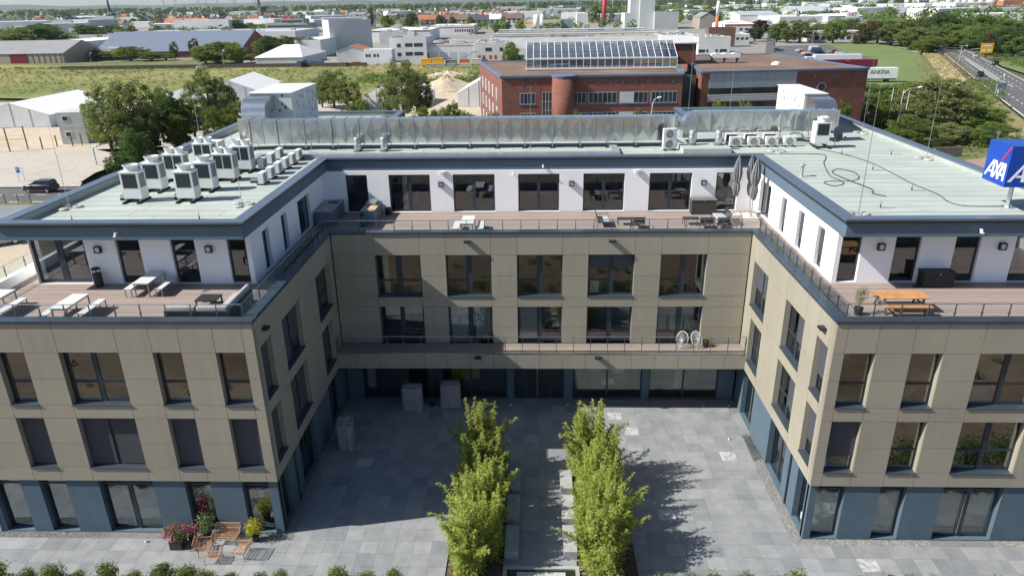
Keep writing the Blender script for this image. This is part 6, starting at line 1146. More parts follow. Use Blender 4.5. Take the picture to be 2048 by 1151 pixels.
if t:
    for a in (-5.5, -3.5, -.5, 1.8, 5.4): piece('red_door', 'b_red', (a, -.06, 0), (a+1.1, -.003, 1.6), t)
    m = MB(); m.bar((-13, -1.2, .2), (-7.4, -1.2, 3.2), 1.0, .25); m.bar((-7.4, -1.2, 3.3), (-5.4, -1.2, 3.3), 1.0, .2); m.build('outside_stair', 'b_roofgrey', t)
hall('site_office', 'white two-part site cabin with four small windows', cont, 'b_white2', 'b_lgrey', wins=[(.06, .13, .45, .7), (.16, .23, .45, .7), (.34, .42, .45, .7), (.46, .53, .45, .7)])
hall('shed', 'grey shed with a rusty brown roof in the builders yard', shed, 'b_lgrey', 'b_tile', 2.0, 'y'); hall('hall', 'low white link block in front of the high-bay store', low, 'b_white', 'b_white2')
hall('factory_hall', 'long white factory hall right of the high-bay store', back1, 'b_white2', 'b_white', clutter=8, band=('b_brownroof', .9, 1.02)); hall('factory_hall', 'lower grey-white factory block behind the factory office', back2, 'b_lgrey', 'b_roofgravel', clutter=16)
hall('factory_hall', 'white factory building with a thin red stripe', back3, 'b_white', 'b_white2', clutter=4, band=('b_red', .72, .84), wins=even(8, .25, .55, .55, .98)); hall('factory_hall', 'low white shed behind the red-striped building', back4, 'b_white', 'b_white2')
t = hall('main_works', 'very wide low factory hall with a roof crowded by pipes and vents', big, 'b_white2', 'b_roofgravel', clutter=110)
for yy, zz, mt, x0_, x1_ in ((20, 1.6, 'b_cream', -48, 48), (34, 2.0, 'galv_dull', -46, 40), (46, 1.4, 'galv_dull', -40, 47), (60, 2.4, 'b_lgrey', -47, 46), (12, .9, 'galv_dull', -47, 10)): MB().tube([(x0_, yy, 4.3+zz), (x1_, yy, 4.3+zz)], .5, 8).build('pipe_bridge', mt, t)
hall('factory_hall', 'factory block at the right end of the wide works roof', bigr, 'b_lgrey', 'b_roofgravel', clutter=18)
hall('workshop', 'white workshop with window bands and a brown roof beside the silos', mid1, 'b_cream', 'b_brownroof', wins=even(6, .35, .6)); hall('workshop', 'pale green windowless block beside the workshop', mid2, 'b_green', 'b_lgrey'); hall('workshop', 'white cubic tower block left of the red chimney', mid3, 'b_white', 'b_lgrey', clutter=1)
hall('store', 'low white shop with a yellow gable sign in the town', yb, 'b_white', 'b_roofgrey', 2.5, 'y', band=('sign_yellow', .55, .8))
hall('boiler_house', 'pale grey ribbed boiler house at the foot of the power station', pp1, 'panel_wall', 'b_lgrey', clutter=3); hall('power_tower', 'left grey-white tower of the power station', pp2, 'b_lgrey', 'b_lgrey'); hall('power_tower', 'right ribbed grey tower of the power station', pp3, 'panel_wall', 'b_lgrey'); hall('turbine_hall', 'lower grey-white hall right of the power station towers', pp4, 'b_lgrey', 'b_roofgrey', clutter=3)
hall('plant_building', 'white flat block with small low windows behind the brick roofs', wbox, 'b_white', 'b_roofgravel', clutter=8, wins=[(.02, .22, .1, .3), (.26, .32, .1, .3), (.55, .62, .1, .3), (.68, .9, .1, .3)]); hall('plant_building', 'brown rear block carrying the striped chimney', wboxb, 'b_brownroof', 'b_roofgrey')
hall('market_hall', 'low white pavilion with a bright orange roof edge', r1, 'b_white', 'b_white2', 2.5, 'h', band=('b_orange', .80, 1.05), wins=even(3, .3, .55, .45)); hall('market_hall', 'long white shed with dark slits left of the shopping halls', r2, 'b_white', 'b_lgrey', wins=even(5, .3, .55, fill=.2)); hall('market_hall', 'pale hall with a shallow grey roof in the retail park', r3, 'b_white', 'b_steelroof', 3, clutter=3)
hall('market_hall', 'wide pale shopping hall in the middle of the retail park', r4, 'b_lgrey', 'b_white2', clutter=5); hall('market_hall', 'long ridged grey hall at the back of the retail park', r5, 'b_grey', 'b_steelroof', 5); hall('market_hall', 'ribbed grey shopping hall at the right end of the retail park', r6, 'b_lgrey', 'b_white2', 1.5, wins=even(6, .1, .55, fill=.18))
hall('market_hall', 'pale green-grey retail block behind the street trees', r7, 'b_green', 'b_lgrey', clutter=3, band=('b_red', .9, 1.0)); hall('shop_row', 'low white shop row with red blinds behind the lawn', r8, 'b_white', 'b_lgrey', band=('b_red', .70, .82), wins=even(7, .15, .6)); hall('house', 'brown-gabled house with grey roof by the striped chimney', r9, 'b_stone', 'b_roofgrey', 4, 'y'); hall('plant_building', 'small white stepped block beside the street', r10, 'b_white', 'b_grey', wins=even(3, .4, .7))
for k, (sp, lb, wm, rf) in enumerate(((f1, 'white works shed at the left edge of the cement plant', 'b_white2', 'b_white'), (f2, 'white works shed in the middle of the cement plant', 'b_white2', 'b_white'), (f3, 'brown-roofed shed of the cement plant', 'b_beige', 'b_tile'), (f4, 'rusty shed at the right edge of the cement plant', 'b_tile', 'b_brownroof'), (f5, 'grey block between the cement silos', 'b_lgrey', 'b_white'), (n1, 'huge pale block far out on the plain', 'b_white2', 'b_white'), (n2, 'white high block in the far woods', 'b_white2', 'b_lgrey'), (bl1, 'white apartment block in the left distance', 'b_white', 'b_lgrey'), (hl1, 'long white hall on the left horizon', 'b_white2', 'b_white'), (gr1, 'low flat school in the middle distance', 'b_lgrey', 'b_grey'), (rd1, 'low store with an orange-red front in the town', 'b_red', 'b_white2'), (lo1, 'dark low block in the left town', 'b_roofgrey', 'b_grey'), (pk, 'white shed beside the main road on the far right', 'b_white2', 'b_white'))): hall('far_building', lb, sp, wm, rf)
hall('office_block', 'dark terraced office block with grey window bands in the town', of1, 'b_grey', 'b_roofgrey', wins=even(1, .2, .4, fill=.98)+even(1, .6, .8, fill=.98)); hall('office_block', 'upper set-back block with two red signs in the town', of2, 'b_grey', 'b_roofgrey', wins=even(1, .75, .9, fill=.96))
t = bpy.data.objects['office_block.001']; piece('red_sign', 'b_red', (-9, 2, of2[3]+.5), (-5, 2.3, of2[3]+3), t); piece('red_sign', 'b_red', (-2, 2, of2[3]+.5), (2, 2.3, of2[3]+3), t)
# pale sheds scattered over the plain and the far town
SHD = [(MB().box((-.5, -.5, -.05), (.5, .5, 1)).mesh('walls', w_), MB().box((-.48, -.48, 1.001), (.48, .48, 1.04)).mesh('roof', r_)) for w_, r_ in (('b_white2', 'b_white'), ('b_white', 'b_lgrey'), ('b_lgrey', 'b_steelroof'))]
SHN = ('white', 'white grey-roofed', 'pale grey')
for k in range(120):
    a, d = (random.uniform(9, 37), 900*3.2**random.random()) if k < 70 else (random.uniform(-40, 8), 800*2.8**random.random()); a = math.radians(a)
    t = thing('far_shed', f'Low {SHN[k % 3]} shed scattered over the far '+('plain on the right' if k < 70 else 'town'), 'shed', (CAMP.x+d*math.sin(a), CAMP.y+d*math.cos(a), 0), random.uniform(-.5, .5), f'far {SHN[k % 3]} sheds '+('right' if k < 70 else 'town')); t.scale = (random.uniform(25, 80), random.uniform(18, 40), random.uniform(6, 11))
    obj('walls', SHD[k % 3][0], t); obj('roof', SHD[k % 3][1], t)
# chimneys, silos, churches, masts
x, y, h, r = redchim; t = thing('chimney', 'tall red round factory chimney rising out of the frame', 'chimney', (x, y, 0)); MB().lathe([(r*1.1, 0), (r, h*.5), (r*.9, h)], n=20).build('shaft', 'b_chim', t, True)
x, y, h, r = brchim; t = thing('chimney', 'small old brick chimney right of the red one', 'chimney', (x, y, 0)); MB().lathe([(r*1.2, 0), (r*.8, h)], n=12).build('shaft', 'b_tile', t, True)
x, y, h, r = stripe; t = thing('chimney', 'slim white chimney with an orange-red lower half', 'chimney', (x, y, 0)); MB().lathe([(r, 0), (r, h*.52)], n=14).build('lower_shaft', 'b_orange', t, True); MB().lathe([(r*.98, h*.521), (r*.9, h)], n=14).build('upper_shaft', 'b_white2', t, True)
x, y, h, r = pole; t = thing('chimney', 'thin pale distant mast behind the works', 'mast', (x, y, 0)); MB().lathe([(r, 0), (r*.6, h*1.6)], n=8).build('shaft', 'b_lgrey', t)
for k, (x, y, h, r) in enumerate((silo1, silo2)): t = thing('silo', f'white round silo with ribs, the {("left","right")[k]} of the pair', 'silo', (x, y, 0)); MB().lathe([(r, 0), (r, h), (r*.2, h+.8)], n=18).build('tank', 'b_white2', t, True); MB().tube([(r+.2, -.5, 0), (r+.2, -.5, h+1)], .15, 5).build('ladder', 'b_grey', t)
for k, (x, y, h, r) in enumerate(SILOS): t = thing('silo', 'pale round silo of the distant cement plant', 'silo', (x, y, 0), 0, 'silos of the distant cement plant'); MB().lathe([(r, 0), (r, h*1.25), (r*.3, h*1.25+2)], n=14).build('tank', 'b_lgrey', t, True)
def church(label, spec, hx, sp, wall):
    x, y, h, w = spec; t = thing('church', label, 'church', (x, y, 0)); MB().box((-w/2, -w/2, 0), (w/2, w/2, h)).build('tower', wall, t); m = MB(); m.lathe([(w*.56, h), (w*.42, h+sp*.12), (.05, h+sp)], n=8); m.build('spire', 'b_slate', t); m = MB(); m.box((w/2, -w*.2, 0), (w/2+hx, w*.9, h*.42)); m.build('nave', wall, t); m = MB(); a, b = w/2-.2, w/2+hx; m.add([(a, -w*.3, h*.42), (b, -w*.3, h*.42), (b, w, h*.42), (a, w, h*.42), (a, w*.35, h*.8), (b, w*.35, h*.8)], [(0, 1, 5, 4), (2, 3, 4, 5), (1, 2, 5), (3, 0, 4)]); m.build('nave_roof', 'b_slate', t)
    for s in (-.2, .2): piece('belfry_opening', 'b_window', (s*w-w*.08, -w/2-.1, h*.72), (s*w+w*.08, -w/2-.003, h*.92), t)
church('church with a white tower and a very pointed dark spire', church1, 22, 46, 'b_white'); church('church with a tall stone tower and slim dark spire', church2, 48, 36, 'b_stone'); church('small distant church with a dark spire', church3, 14, 15, 'b_stone')
for k, (x, y, h) in enumerate(MASTS):
    t = thing('wind_turbine', 'slim pale wind turbine in the row on the horizon', 'wind turbine', (x, y, 0), 0, 'wind turbines on the horizon'); MB().lathe([(2.4, 0), (1.3, h)], n=6).build('mast', 'b_lgrey', t); MB().box((-1.6, -3, h), (1.6, 3, h+3)).build('nacelle', 'b_lgrey', t); m = MB(); a0 = random.uniform(0, 2)
    for q in range(3): a = a0+q*2.094; m.bar((0, -3.4, h+1.5), (.55*h*math.cos(a), -3.4, h+1.5+.55*h*math.sin(a)), 1.0, .6)
    m.build('blades', 'b_lgrey', t)
# houses: a few kinds of gabled house, copied
HP = {}
def house_mesh(wm, rm):
    if (wm, rm) not in HP:
        m = MB(); m.box((-.5, -.5, -.05), (.5, .5, .6)); m.add([(-.5, -.5, .6), (.5, -.5, .6), (.5, .5, .6), (-.5, .5, .6), (-.5, 0, 1.02), (.5, 0, 1.02)], [(1, 2, 5), (3, 0, 4)]); 
        r = MB(); r.add([(-.55, -.56, .57), (.55, -.56, .57), (.55, 0, 1.06), (-.55, 0, 1.06), (.55, .56, .57), (-.55, .56, .57), (-.55, -.56, .53), (.55, -.56, .53), (.55, .56, .53), (-.55, .56, .53)], [(0, 1, 2, 3), (3, 2, 4, 5), (6, 7, 1, 0), (8, 9, 5, 4)]); r.box((.15, .1, .8), (.25, .2, 1.18))
        w = MB()
        for s in (-1, 1):
            for k in range(3): w.box((-.38+k*.3, s*.502, .12), (-.22+k*.3, s*.506, .3)); w.box((-.38+k*.3, s*.502, .38), (-.22+k*.3, s*.506, .52))
            w.box((s*.502, -.2, .1), (s*.506, -.05, .3)); w.box((s*.502, -.1, .62), (s*.506, .1, .8))
        HP[wm, rm] = (m.mesh('walls', wm), r.mesh('roof', rm), w.mesh('windows', 'b_window'))
    return HP[wm, rm]
RT = [('b_white', 'b_slate'), ('b_white', 'b_roofgrey'), ('b_cream', 'b_brownroof'), ('b_white2', 'b_tile'), ('b_cream', 'b_slate'), ('b_stone', 'b_roofgrey')]
RTN = ['white house with a slate roof', 'white house with a grey roof', 'cream house with a brown roof', 'white house with a red tiled roof', 'cream house with a slate roof', 'stone-coloured house with a grey roof']
for x, y, w, d, h, rz, k in HOUSES:
    t = thing('house', f'Small {RTN[k]} in the far town', 'house', (x, y, 0), rz, f'far town: {RTN[k]}'); a, b, c = house_mesh(*RT[k]); t.scale = (w, d, h*1.35)
    for n_, me in (('walls', a), ('roof', b), ('windows', c)): obj(n_, me, t)
BR = dict(orange='b_tile', slate='b_slate', brown='b_brownroof', white='b_white2', grey='b_roofgrey'); BIGL = ['wide orange-roofed house left of centre in the town', 'orange-roofed house with a dark right wing in the town', 'low orange-roofed house at the left of the orange pair', 'dark slate-roofed house behind the sheds', 'bright orange-roofed house above the factory', 'brown-roofed house right of the bright orange roof', 'second brown-roofed house above the factory', 'broad slate-roofed house above the red-striped building', 'white-roofed shop house above the factory', 'slate-roofed house left of the bright orange roof', 'row house with grey roof among the left trees', 'long brown-roofed house above the silos', 'brown-roofed house near the silos']
for (x, y, k), lb in zip(BIGH, BIGL):
    t = thing('house', lb, 'house', (x, y, 0), random.uniform(-.3, .3)); a, b, c = house_mesh('b_cream' if k != 'white' else 'b_white2', BR[k]); t.scale = (18, 13, 10.5)
    for n_, me in (('walls', a), ('roof', b), ('windows', c)): obj(n_, me, t)
# ------------------------------------------------------------------ red brick building
BB = thing('brick_building', 'red brick office building with a glass roof house and planted flat roofs', 'building', (0, 0, 0)); HB = 12.3
PA = [(-6.0, 86.5), (25.1, 87.2), (28, 121), (-12.2, 120.1)]; PBk = [(29, 90.3), (59.3, 94.1), (53.6, 131.2), (33, 130)]
for P_ in (PA, PBk):
    MB().prism(P_, 0, HB-.35).build('walls', 'brick_far', BB); c = Vector(P_[0]).lerp(Vector(P_[2]), .5)
    MB().prism([tuple(c+(Vector(p)-c)*.975) for p in P_], HB-.349, HB-.15).build('planted_roof', 'roof_sedum', BB)
    for i in range(4): a, b = Vector(P_[i]), Vector(P_[(i+1) % 4]); MB().bar((a.x, a.y, HB-.17), (b.x, b.y, HB-.17), .55, .34).build('blue_coping', 'b_blue', BB)
MB().prism([(25.2, 95), (29, 95), (29, 118), (25.2, 118)], 0, HB-1.2).build('glazed_link', 'glass_sky', BB)
def on_edge(P0, P1, s0, s1, z0, z1, d0, d1, mb):        # box standing proud of a slanted wall
    a, b = Vector(P0), Vector(P1); d = (b-a).normalized(); n = Vector((d.y, -d.x)); p, q = a+d*s0, a+d*s1
    V = [(*(e+n*k), z) for z in (z0, z1) for e, k in ((p, d0), (q, d0), (q, d1), (p, d1))]; mb.add(V, [(3, 2, 1, 0), (4, 5, 6, 7), (0, 1, 5, 4), (1, 2, 6, 5), (2, 3, 7, 6), (3, 0, 4, 7)])
def bwin(P0, P1, s0, s1, z0, z1, n, blind=False):
    m = MB(); on_edge(P0, P1, s0, s1, z0, z1, -.1, .02, m); w = m.build('window', 'b_lgrey', BB)
    for k in range(n): m = MB(); on_edge(P0, P1, s0+.08+(s1-s0-.08)*k/n, s0+(s1-s0-.08)*(k+1)/n, z0+.08, z1-.08, .021, .03, m); m.build('pane', 'b_lgrey2' if blind and k < n/2 else 'b_glass', w)
    m = MB(); on_edge(P0, P1, s0-.08, s1+.08, z0-.14, z0-.005, -.05, .12, m); m.build('sill', 'b_blue', w)

for z in (7.4, 4.0, .6):
    for s0, s1, n in ((3.1, 5.8, 4), (12.3, 14.6, 3), (15.0, 19.9, 6), (20.4, 25.3, 6), (25.8, 30.3, 6)): bwin(PA[0], PA[1], s0, s1, z+.1, z+2.0, n, s0 == 20.4)
    for s0 in (4, 9.5, 15, 20.5, 26): bwin(PA[3], PA[0], s0, s0+2.2, z, z+2.2, 2, True)
m = MB(); on_edge(PA[0], PA[1], 7.0, 8.7, .3, 9.5, -.1, .02, m); w = m.build('stair_window', 'b_lgrey', BB)
for k in range(3):
    for j in range(6): m = MB(); on_edge(PA[0], PA[1], 7.06+k*.55, 7.5+k*.55, .4+j*1.52, 1.84+j*1.52, .021, .03, m); m.build('pane', 'b_glass', w)
MB().lathe([(2.0, 0), (2.0, HB-.2)], (4.75+4.9-5.0+.0, 86.6, 0), 28).build('stair_tower', 'brick_far', BB, True); MB().lathe([(2.12, HB-.2), (2.12, HB+.03), (.1, HB+.05)], (4.65, 86.6, 0), 28).build('tower_coping', 'b_blue', BB)
for k in range(14):
    if not 3 <= k <= 5: m = MB(); on_edge(PA[0], PA[1], 1.4+2.15*k, 1.65+2.15*k, 10.7, 11.25, .0, .06, m); m.build('vent_tile', 'b_blue', BB)
for k in range(6): m = MB(); on_edge(PBk[0], PBk[1], 18.5+2.1*k, 18.75+2.1*k, 10.8, 11.35, .0, .06, m); m.build('vent_tile', 'b_blue', BB)
for k in range(12): m = MB(); on_edge(PBk[0], PBk[1], 1.4+1.33*k, 2.7+1.33*k, 9.4, 12.0, 0, .14, m); m.build('facade_panel', 'slat_grey2', BB)

for k in range(8): m = MB(); on_edge(PBk[0], PBk[1], 1.5+2.0*k, 3.4+2.0*k, 8.45, 9.3, .0, .05, m); m.build('window', 'b_glass', BB)
for k in range(4): m = MB(); on_edge(PBk[0], PBk[1], 1.2, 17.6, 7.2+k*.3, 7.42+k*.3, .35, .5, m); m.build('sun_louvre', 'b_lgrey', BB)
for z in (5.2, 2.0):
    for k in range(8): m = MB(); on_edge(PBk[0], PBk[1], 1.5+2.0*k, 3.4+2.0*k, z, z+1.7, .0, .05, m); m.build('window', 'b_glass', BB)
a, b = Vector(PBk[0]), Vector(PBk[1]); d = (b-a).normalized(); nrm = Vector((d.y, -d.x)); c = a+d*22.2
for r, mt, e in ((.82, 'b_lgrey', .05), (.70, 'b_glass', .06)): MB().tube([(c.x, c.y, 9.1), (c.x+nrm.x*e, c.y+nrm.y*e, 9.1)], r, 20).build('round_window', mt, BB)
piece('roof_tower', 'brick_far', (25.3, 107, HB-.1), (31.2, 115, 16.2), BB); m = MB(); m.add([(25.0, 106.7, 16.2), (31.5, 106.7, 16.2), (31.5, 115.3, 17.2), (25.0, 115.3, 17.2), (25, 106.7, 16.0), (31.5, 106.7, 16.0), (31.5, 115.3, 16.0), (25, 115.3, 16.0)], [(0, 1, 2, 3), (4, 5, 1, 0), (5, 6, 2, 1), (6, 7, 3, 2), (7, 4, 0, 3)]); m.build('tower_roof', 'b_lgrey', BB)
# glass house on the roof
GH = thing('roof_greenhouse', 'long white-framed glass house with sloping panes on the brick building roof', 'greenhouse', (12, 103.4, HB+.03)); L2 = 13.9; E_, Rg = 1.85, 4.5; Dp = 5.8
n = 21; fr = MB(); e = .055
for k in range(n+1):
    x = -L2+2*L2*k/n
    for s in (-1, 1): fr.bar((x, s*Dp, .0), (x, s*Dp, E_), .09, .09); fr.bar((x, s*Dp, E_), (x, 0, Rg), .09, .11)
for s in (-1, 1): fr.bar((-L2, s*Dp, E_), (L2, s*Dp, E_), .16, .22); fr.bar((-L2, s*Dp, .1), (L2, s*Dp, .1), .25, .3); fr.bar((-L2, s*Dp*.5, (E_+Rg)/2), (L2, s*Dp*.5, (E_+Rg)/2), .07, .08)
fr.bar((-L2, 0, Rg), (L2, 0, Rg), .3, .22)
for x in (-L2, L2):
    fr.bar((x, -Dp, .1), (x, Dp, .1), .2, .2); fr.bar((x, -Dp, E_), (x, Dp, E_), .1, .1)
    for y in (-3.9, -2, 0, 2, 3.9): fr.bar((x, y, 0), (x, y, E_+(Rg-E_)*(1-abs(y)/Dp)), .08, .08)
fr.build('frame', 'b_white2', GH)
for k in range(n):
    a, b = -L2+2*L2*k/n+.05, -L2+2*L2*(k+1)/n-.05
    for s in (-1, 1):
        m = MB(); m.add([(a, s*Dp, E_+.03), (b, s*Dp, E_+.03), (b, 0, Rg+.03), (a, 0, Rg+.03)], [(0, 1, 2, 3)]); m.build('roof_pane', 'glass_house', GH)
        piece('wall_pane', 'glass_house', (a, s*Dp-.01, .2), (b, s*Dp+.01, E_-.12), GH)
    if k % 2 == 0: m = MB(); y0_, z0_ = -.45, Rg-.45*(Rg-E_)/Dp+.16; m.bar((a+.1, -.9, z0_-.2), (b-.1, -.9, z0_-.2), .12, .1); m.bar((a+.1, -.25, z0_+.1), (b-.1, -.25, z0_+.1), .12, .1); m.build('vent_frame', 'b_white2', GH)
for x in (-L2, L2): m = MB(); m.add([(x, -Dp, .2), (x, Dp, .2), (x, Dp, E_), (x, 0, Rg), (x, -Dp, E_)], [(0, 1, 2, 3, 4)]); m.build('gable_pane', 'glass_house', GH)
piece('inner_floor', 'roof_sedum', (-L2+.1, -Dp+.1, -.02), (L2-.1, Dp-.1, .02), GH); piece('pane_brightener', 'b_white2', (-L2+1, -2.8, .02), (L2-1, 2.8, 1.5), GH)  # white block added inside to lighten the panes, in place of reflected sky
t = thing('cooling_unit', 'flat white roof cooler on legs on the brick building', 'cooler', (37.5, 109.5, HB-.14)); piece('casing', 'b_white2', (-2.8, -.9, 1.0), (2.8, .9, 1.75), t)
for x in (-2.5, 0, 2.5): MB().lathe([(.6, 1.75), (.62, 1.95), (.5, 1.96)], (x*.72, 0, 0), 14).build('fan', 'b_lgrey', t); piece('leg', 'b_roofgrey', (x-.08, -.8, 0), (x+.08, .8, .999), t)
MB().lathe([(.9, 0), (.8, .35), (.1, .6)], (46, 104, HB-.14), 16).build('roof_dome', 'b_white2', BB)
# ------------------------------------------------------------------ tents, containers, yard things
def tent(label, x0, x1, y0, y1, e, r, rz=0.):
    t = thing('storage_tent', label, 'tent', ((x0+x1)/2, y0, 0), rz); w = (x1-x0)/2; d = y1-y0; n = max(3, int(d/5))
    for k in range(n):
        a, b = d*k/n+.02, d*(k+1)/n-.02; m = MB(); m.add([(-w-.2, a, e), (0, a, r), (w+.2, a, e), (-w-.2, b, e), (0, b, r), (w+.2, b, e), (0, (a+b)/2, r-.06), ], [(0, 1, 4, 3), (1, 2, 5, 4)]); m.build('roof_sheet', 'tent', t); [MB().add([(q*w, a, 0), (q*w, b, 0), (q*w, b, e), (q*w, a, e)], [(0, 1, 2, 3)]).build('side_wall', 'tent_grey', t) for q in (-1, 1)]
    for y in (0, d):
        m = MB(); m.add([(-w, y, 0), (w, y, 0), (w, y, e), (0, y, r-.02), (-w, y, e)], [(0, 1, 2, 3, 4)]); m.build('end_wall', 'tent_grey', t)
    for q in (-.5, 0, .5): MB().bar((w*q, -.04, 0), (w*q, -.04, e+(r-e)*(1-abs(q))), .08, .06).build('gable_post', 'b_lgrey', t)

tent('big white storage tent at the far left', -123, -106.5, 114.6, 140, 2.6, 5.2); tent('white storage tent half hidden behind the middle trees', -43, -29.5, 139, 156, 2.9, 6.1, -.15); tent('white tent roof right beside the brick building', -19.5, -9, 140, 160, 3.2, 6.2, -.05); tent('white tent behind the left tree belt', -88, -73, 150, 175, 3.0, 6.0, .1); tent('white tent peeking through the trees by the duct bend', -88, -76, 118, 138, 3.0, 6.2, .1)
for k, z in ((0, 0), (1, 2.95)):
    t = thing('site_container', ('lower', 'upper')[k]+' grey site container of the stack beside the big tent', 'container', (-88.5, 94.2, z+.02), .1, None); piece('body', 'b_lgrey', (-2.4, 0, 0), (2.4, 6, 2.9), t); w = piece('window', 'b_white2', (-1.5, -.06, 1.3), (-.3, -.003, 2.3), t)
    MB().box((-1.35, -.08, 1.42), (-.45, -.061, 2.18)).build('pane', 'b_window', t)
t = thing('wire_fence', 'wooden post fence along the sand strip', 'fence', (0, 0, 0))
for x, y, h in ((-96.3, 86.85, 4.2), (-94.3, 88.9, 4.2), (-91.6, 89, 2.2), (-90, 90.9, 2.2), (-87.6, 91.8, 2.2), (-86.3, 92.7, 2.2), (-99, 86.5, 4.2)): piece('post', 'wood_post', (x-.08, y-.08, 0), (x+.08, y+.08, h), t)
for z in (4.1, 2.0): MB().bar((-99, 86.5, z), (-94.3, 88.9, z), .04, .05).build('rail', 'wood_post', t)

for k, (x, y) in enumerate(((-71.26, 50.36), (-69.44, 50.32), (-67.7, 50.28))): tag(MB().tube([(0, 0, 0), (0, 0, 1.3)], .06, 6).build('bollard', 'wood_post', None, loc=(x, y, 0)), f'thin wooden post at the road edge, {("left","middle","right")[k]} of three', 'post', 'posts along the left road')
t = thing('carport', 'low carport with a ribbed metal roof at the left edge', 'carport', (-63.2, 32.5, 0)); m = MB(); m.box((-6, 0, 2.75), (4.6, 6.2, 2.85)); m.build('roof', 'corrugated', t)
for k in range(24): piece('roof_rib', 'b_lgrey', (-5.95+k*.44, 0, 2.851), (-5.85+k*.44, 6.2, 2.92), t)
for x in (-5.5, 4.2):
    for y in (.4, 5.8): piece('post', 'b_grey', (x-.07, y-.07, 0), (x+.07, y+.07, 2.749), t)
t = thing('meadow_wall', 'long low dark wall between the field and the meadow', 'wall', (0, 0, 0)); MB().bar((-200, 266, .6), (-70, 266, .6), .4, 1.6).build('wall', 'b_stone_dark', t)
def heap(label, x, y, r, h, mat):
    n, mm = 28, 9; m = MB(); rr_ = random.Random(int(x*7))
    for i in range(mm+1):
        f = i/mm
        for j in range(n): a = 2*math.pi*j/n; q = r*f*(1+.18*math.sin(3*a+1)+.08*rr_.uniform(-1, 1)); m.v.append((q*math.cos(a), q*.6*math.sin(a), h*(1-f)**1.2*(1+.25*rr_.uniform(-1, 1))-.1*f))
    for i in range(mm):
        for j in range(n): m.f.append((i*n+j, (i+1)*n+j, (i+1)*n+(j+1) % n, i*n+(j+1) % n)); m.m.append(0)
    tag(m.build('sand_heap', mat, None, True, (x, y, 0)), label, 'sand heap')
heap('long heap of sand in the yard beside the brick building', -26.5, 178, 11, 3.6, 'sand'); heap('smaller sand heap behind the yard', -30, 214, 14, 2.0, 'sand')
for k, (x, y, w, d, h, mt, lb) in enumerate(((-45, 264, 4.2, 2.4, 2.6, 'sign_yellow', 'left yellow waste skip in the builders yard'), (-40.2, 264, 4.4, 2.4, 2.8, 'sign_yellow', 'right yellow waste skip in the builders yard'), (-35, 266, 4.5, 2.4, 1.9, 'b_roofgrey', 'dark pallet stack right of the yellow skips'), (-29.5, 266, 4, 2.4, 2.0, 'b_orange', 'orange-topped stack in the builders yard'), (-24.5, 266, 4, 2.4, 2.2, 'b_cream', 'pale machine crate at the right of the yard'), (-42, 256, 3.4, 1.5, 1.2, 'b_grey', 'grey block pallet, left of the front row'), (-38, 256, 3.4, 1.5, 1.3, 'b_grey', 'grey block pallet, second of the front row'), (-34, 256, 3.4, 1.5, 1.2, 'b_grey', 'grey block pallet, third of the front row'), (-28, 256, 4.6, 1.5, 1.2, 'b_lgrey', 'long pale block pallet at the right'), (-80, 266, 3, 2, 1.4, 'b_brownroof', 'brown crate among the yard stacks'), (-86, 267, 3, 2, 1.2, 'b_roofgrey', 'dark crate at the left of the yard stacks'), (-75, 268, 3, 2, 1.5, 'b_orange', 'orange crate among the yard stacks'), (-92, 270, 5, 2.2, 2.0, 'b_blue', 'blue tarpaulin-covered stack by the hipped hall'))):
    m = MB(); m.box((-w/2, -d/2, .12), (w/2, d/2, h)); 
    for s in (-1, 0, 1): m.box((s*w*.4-.12, -d/2, 0), (s*w*.4+.12, d/2, .119))
    m.box((-w/2-.06, -d/2-.06, h), (w/2+.06, d/2+.06, h+.12)); tag(m.build('skip' if 'skip' in lb else 'pallet_stack', mt, None, loc=(x, y, 0)), lb, 'skip' if 'skip' in lb else 'stack')
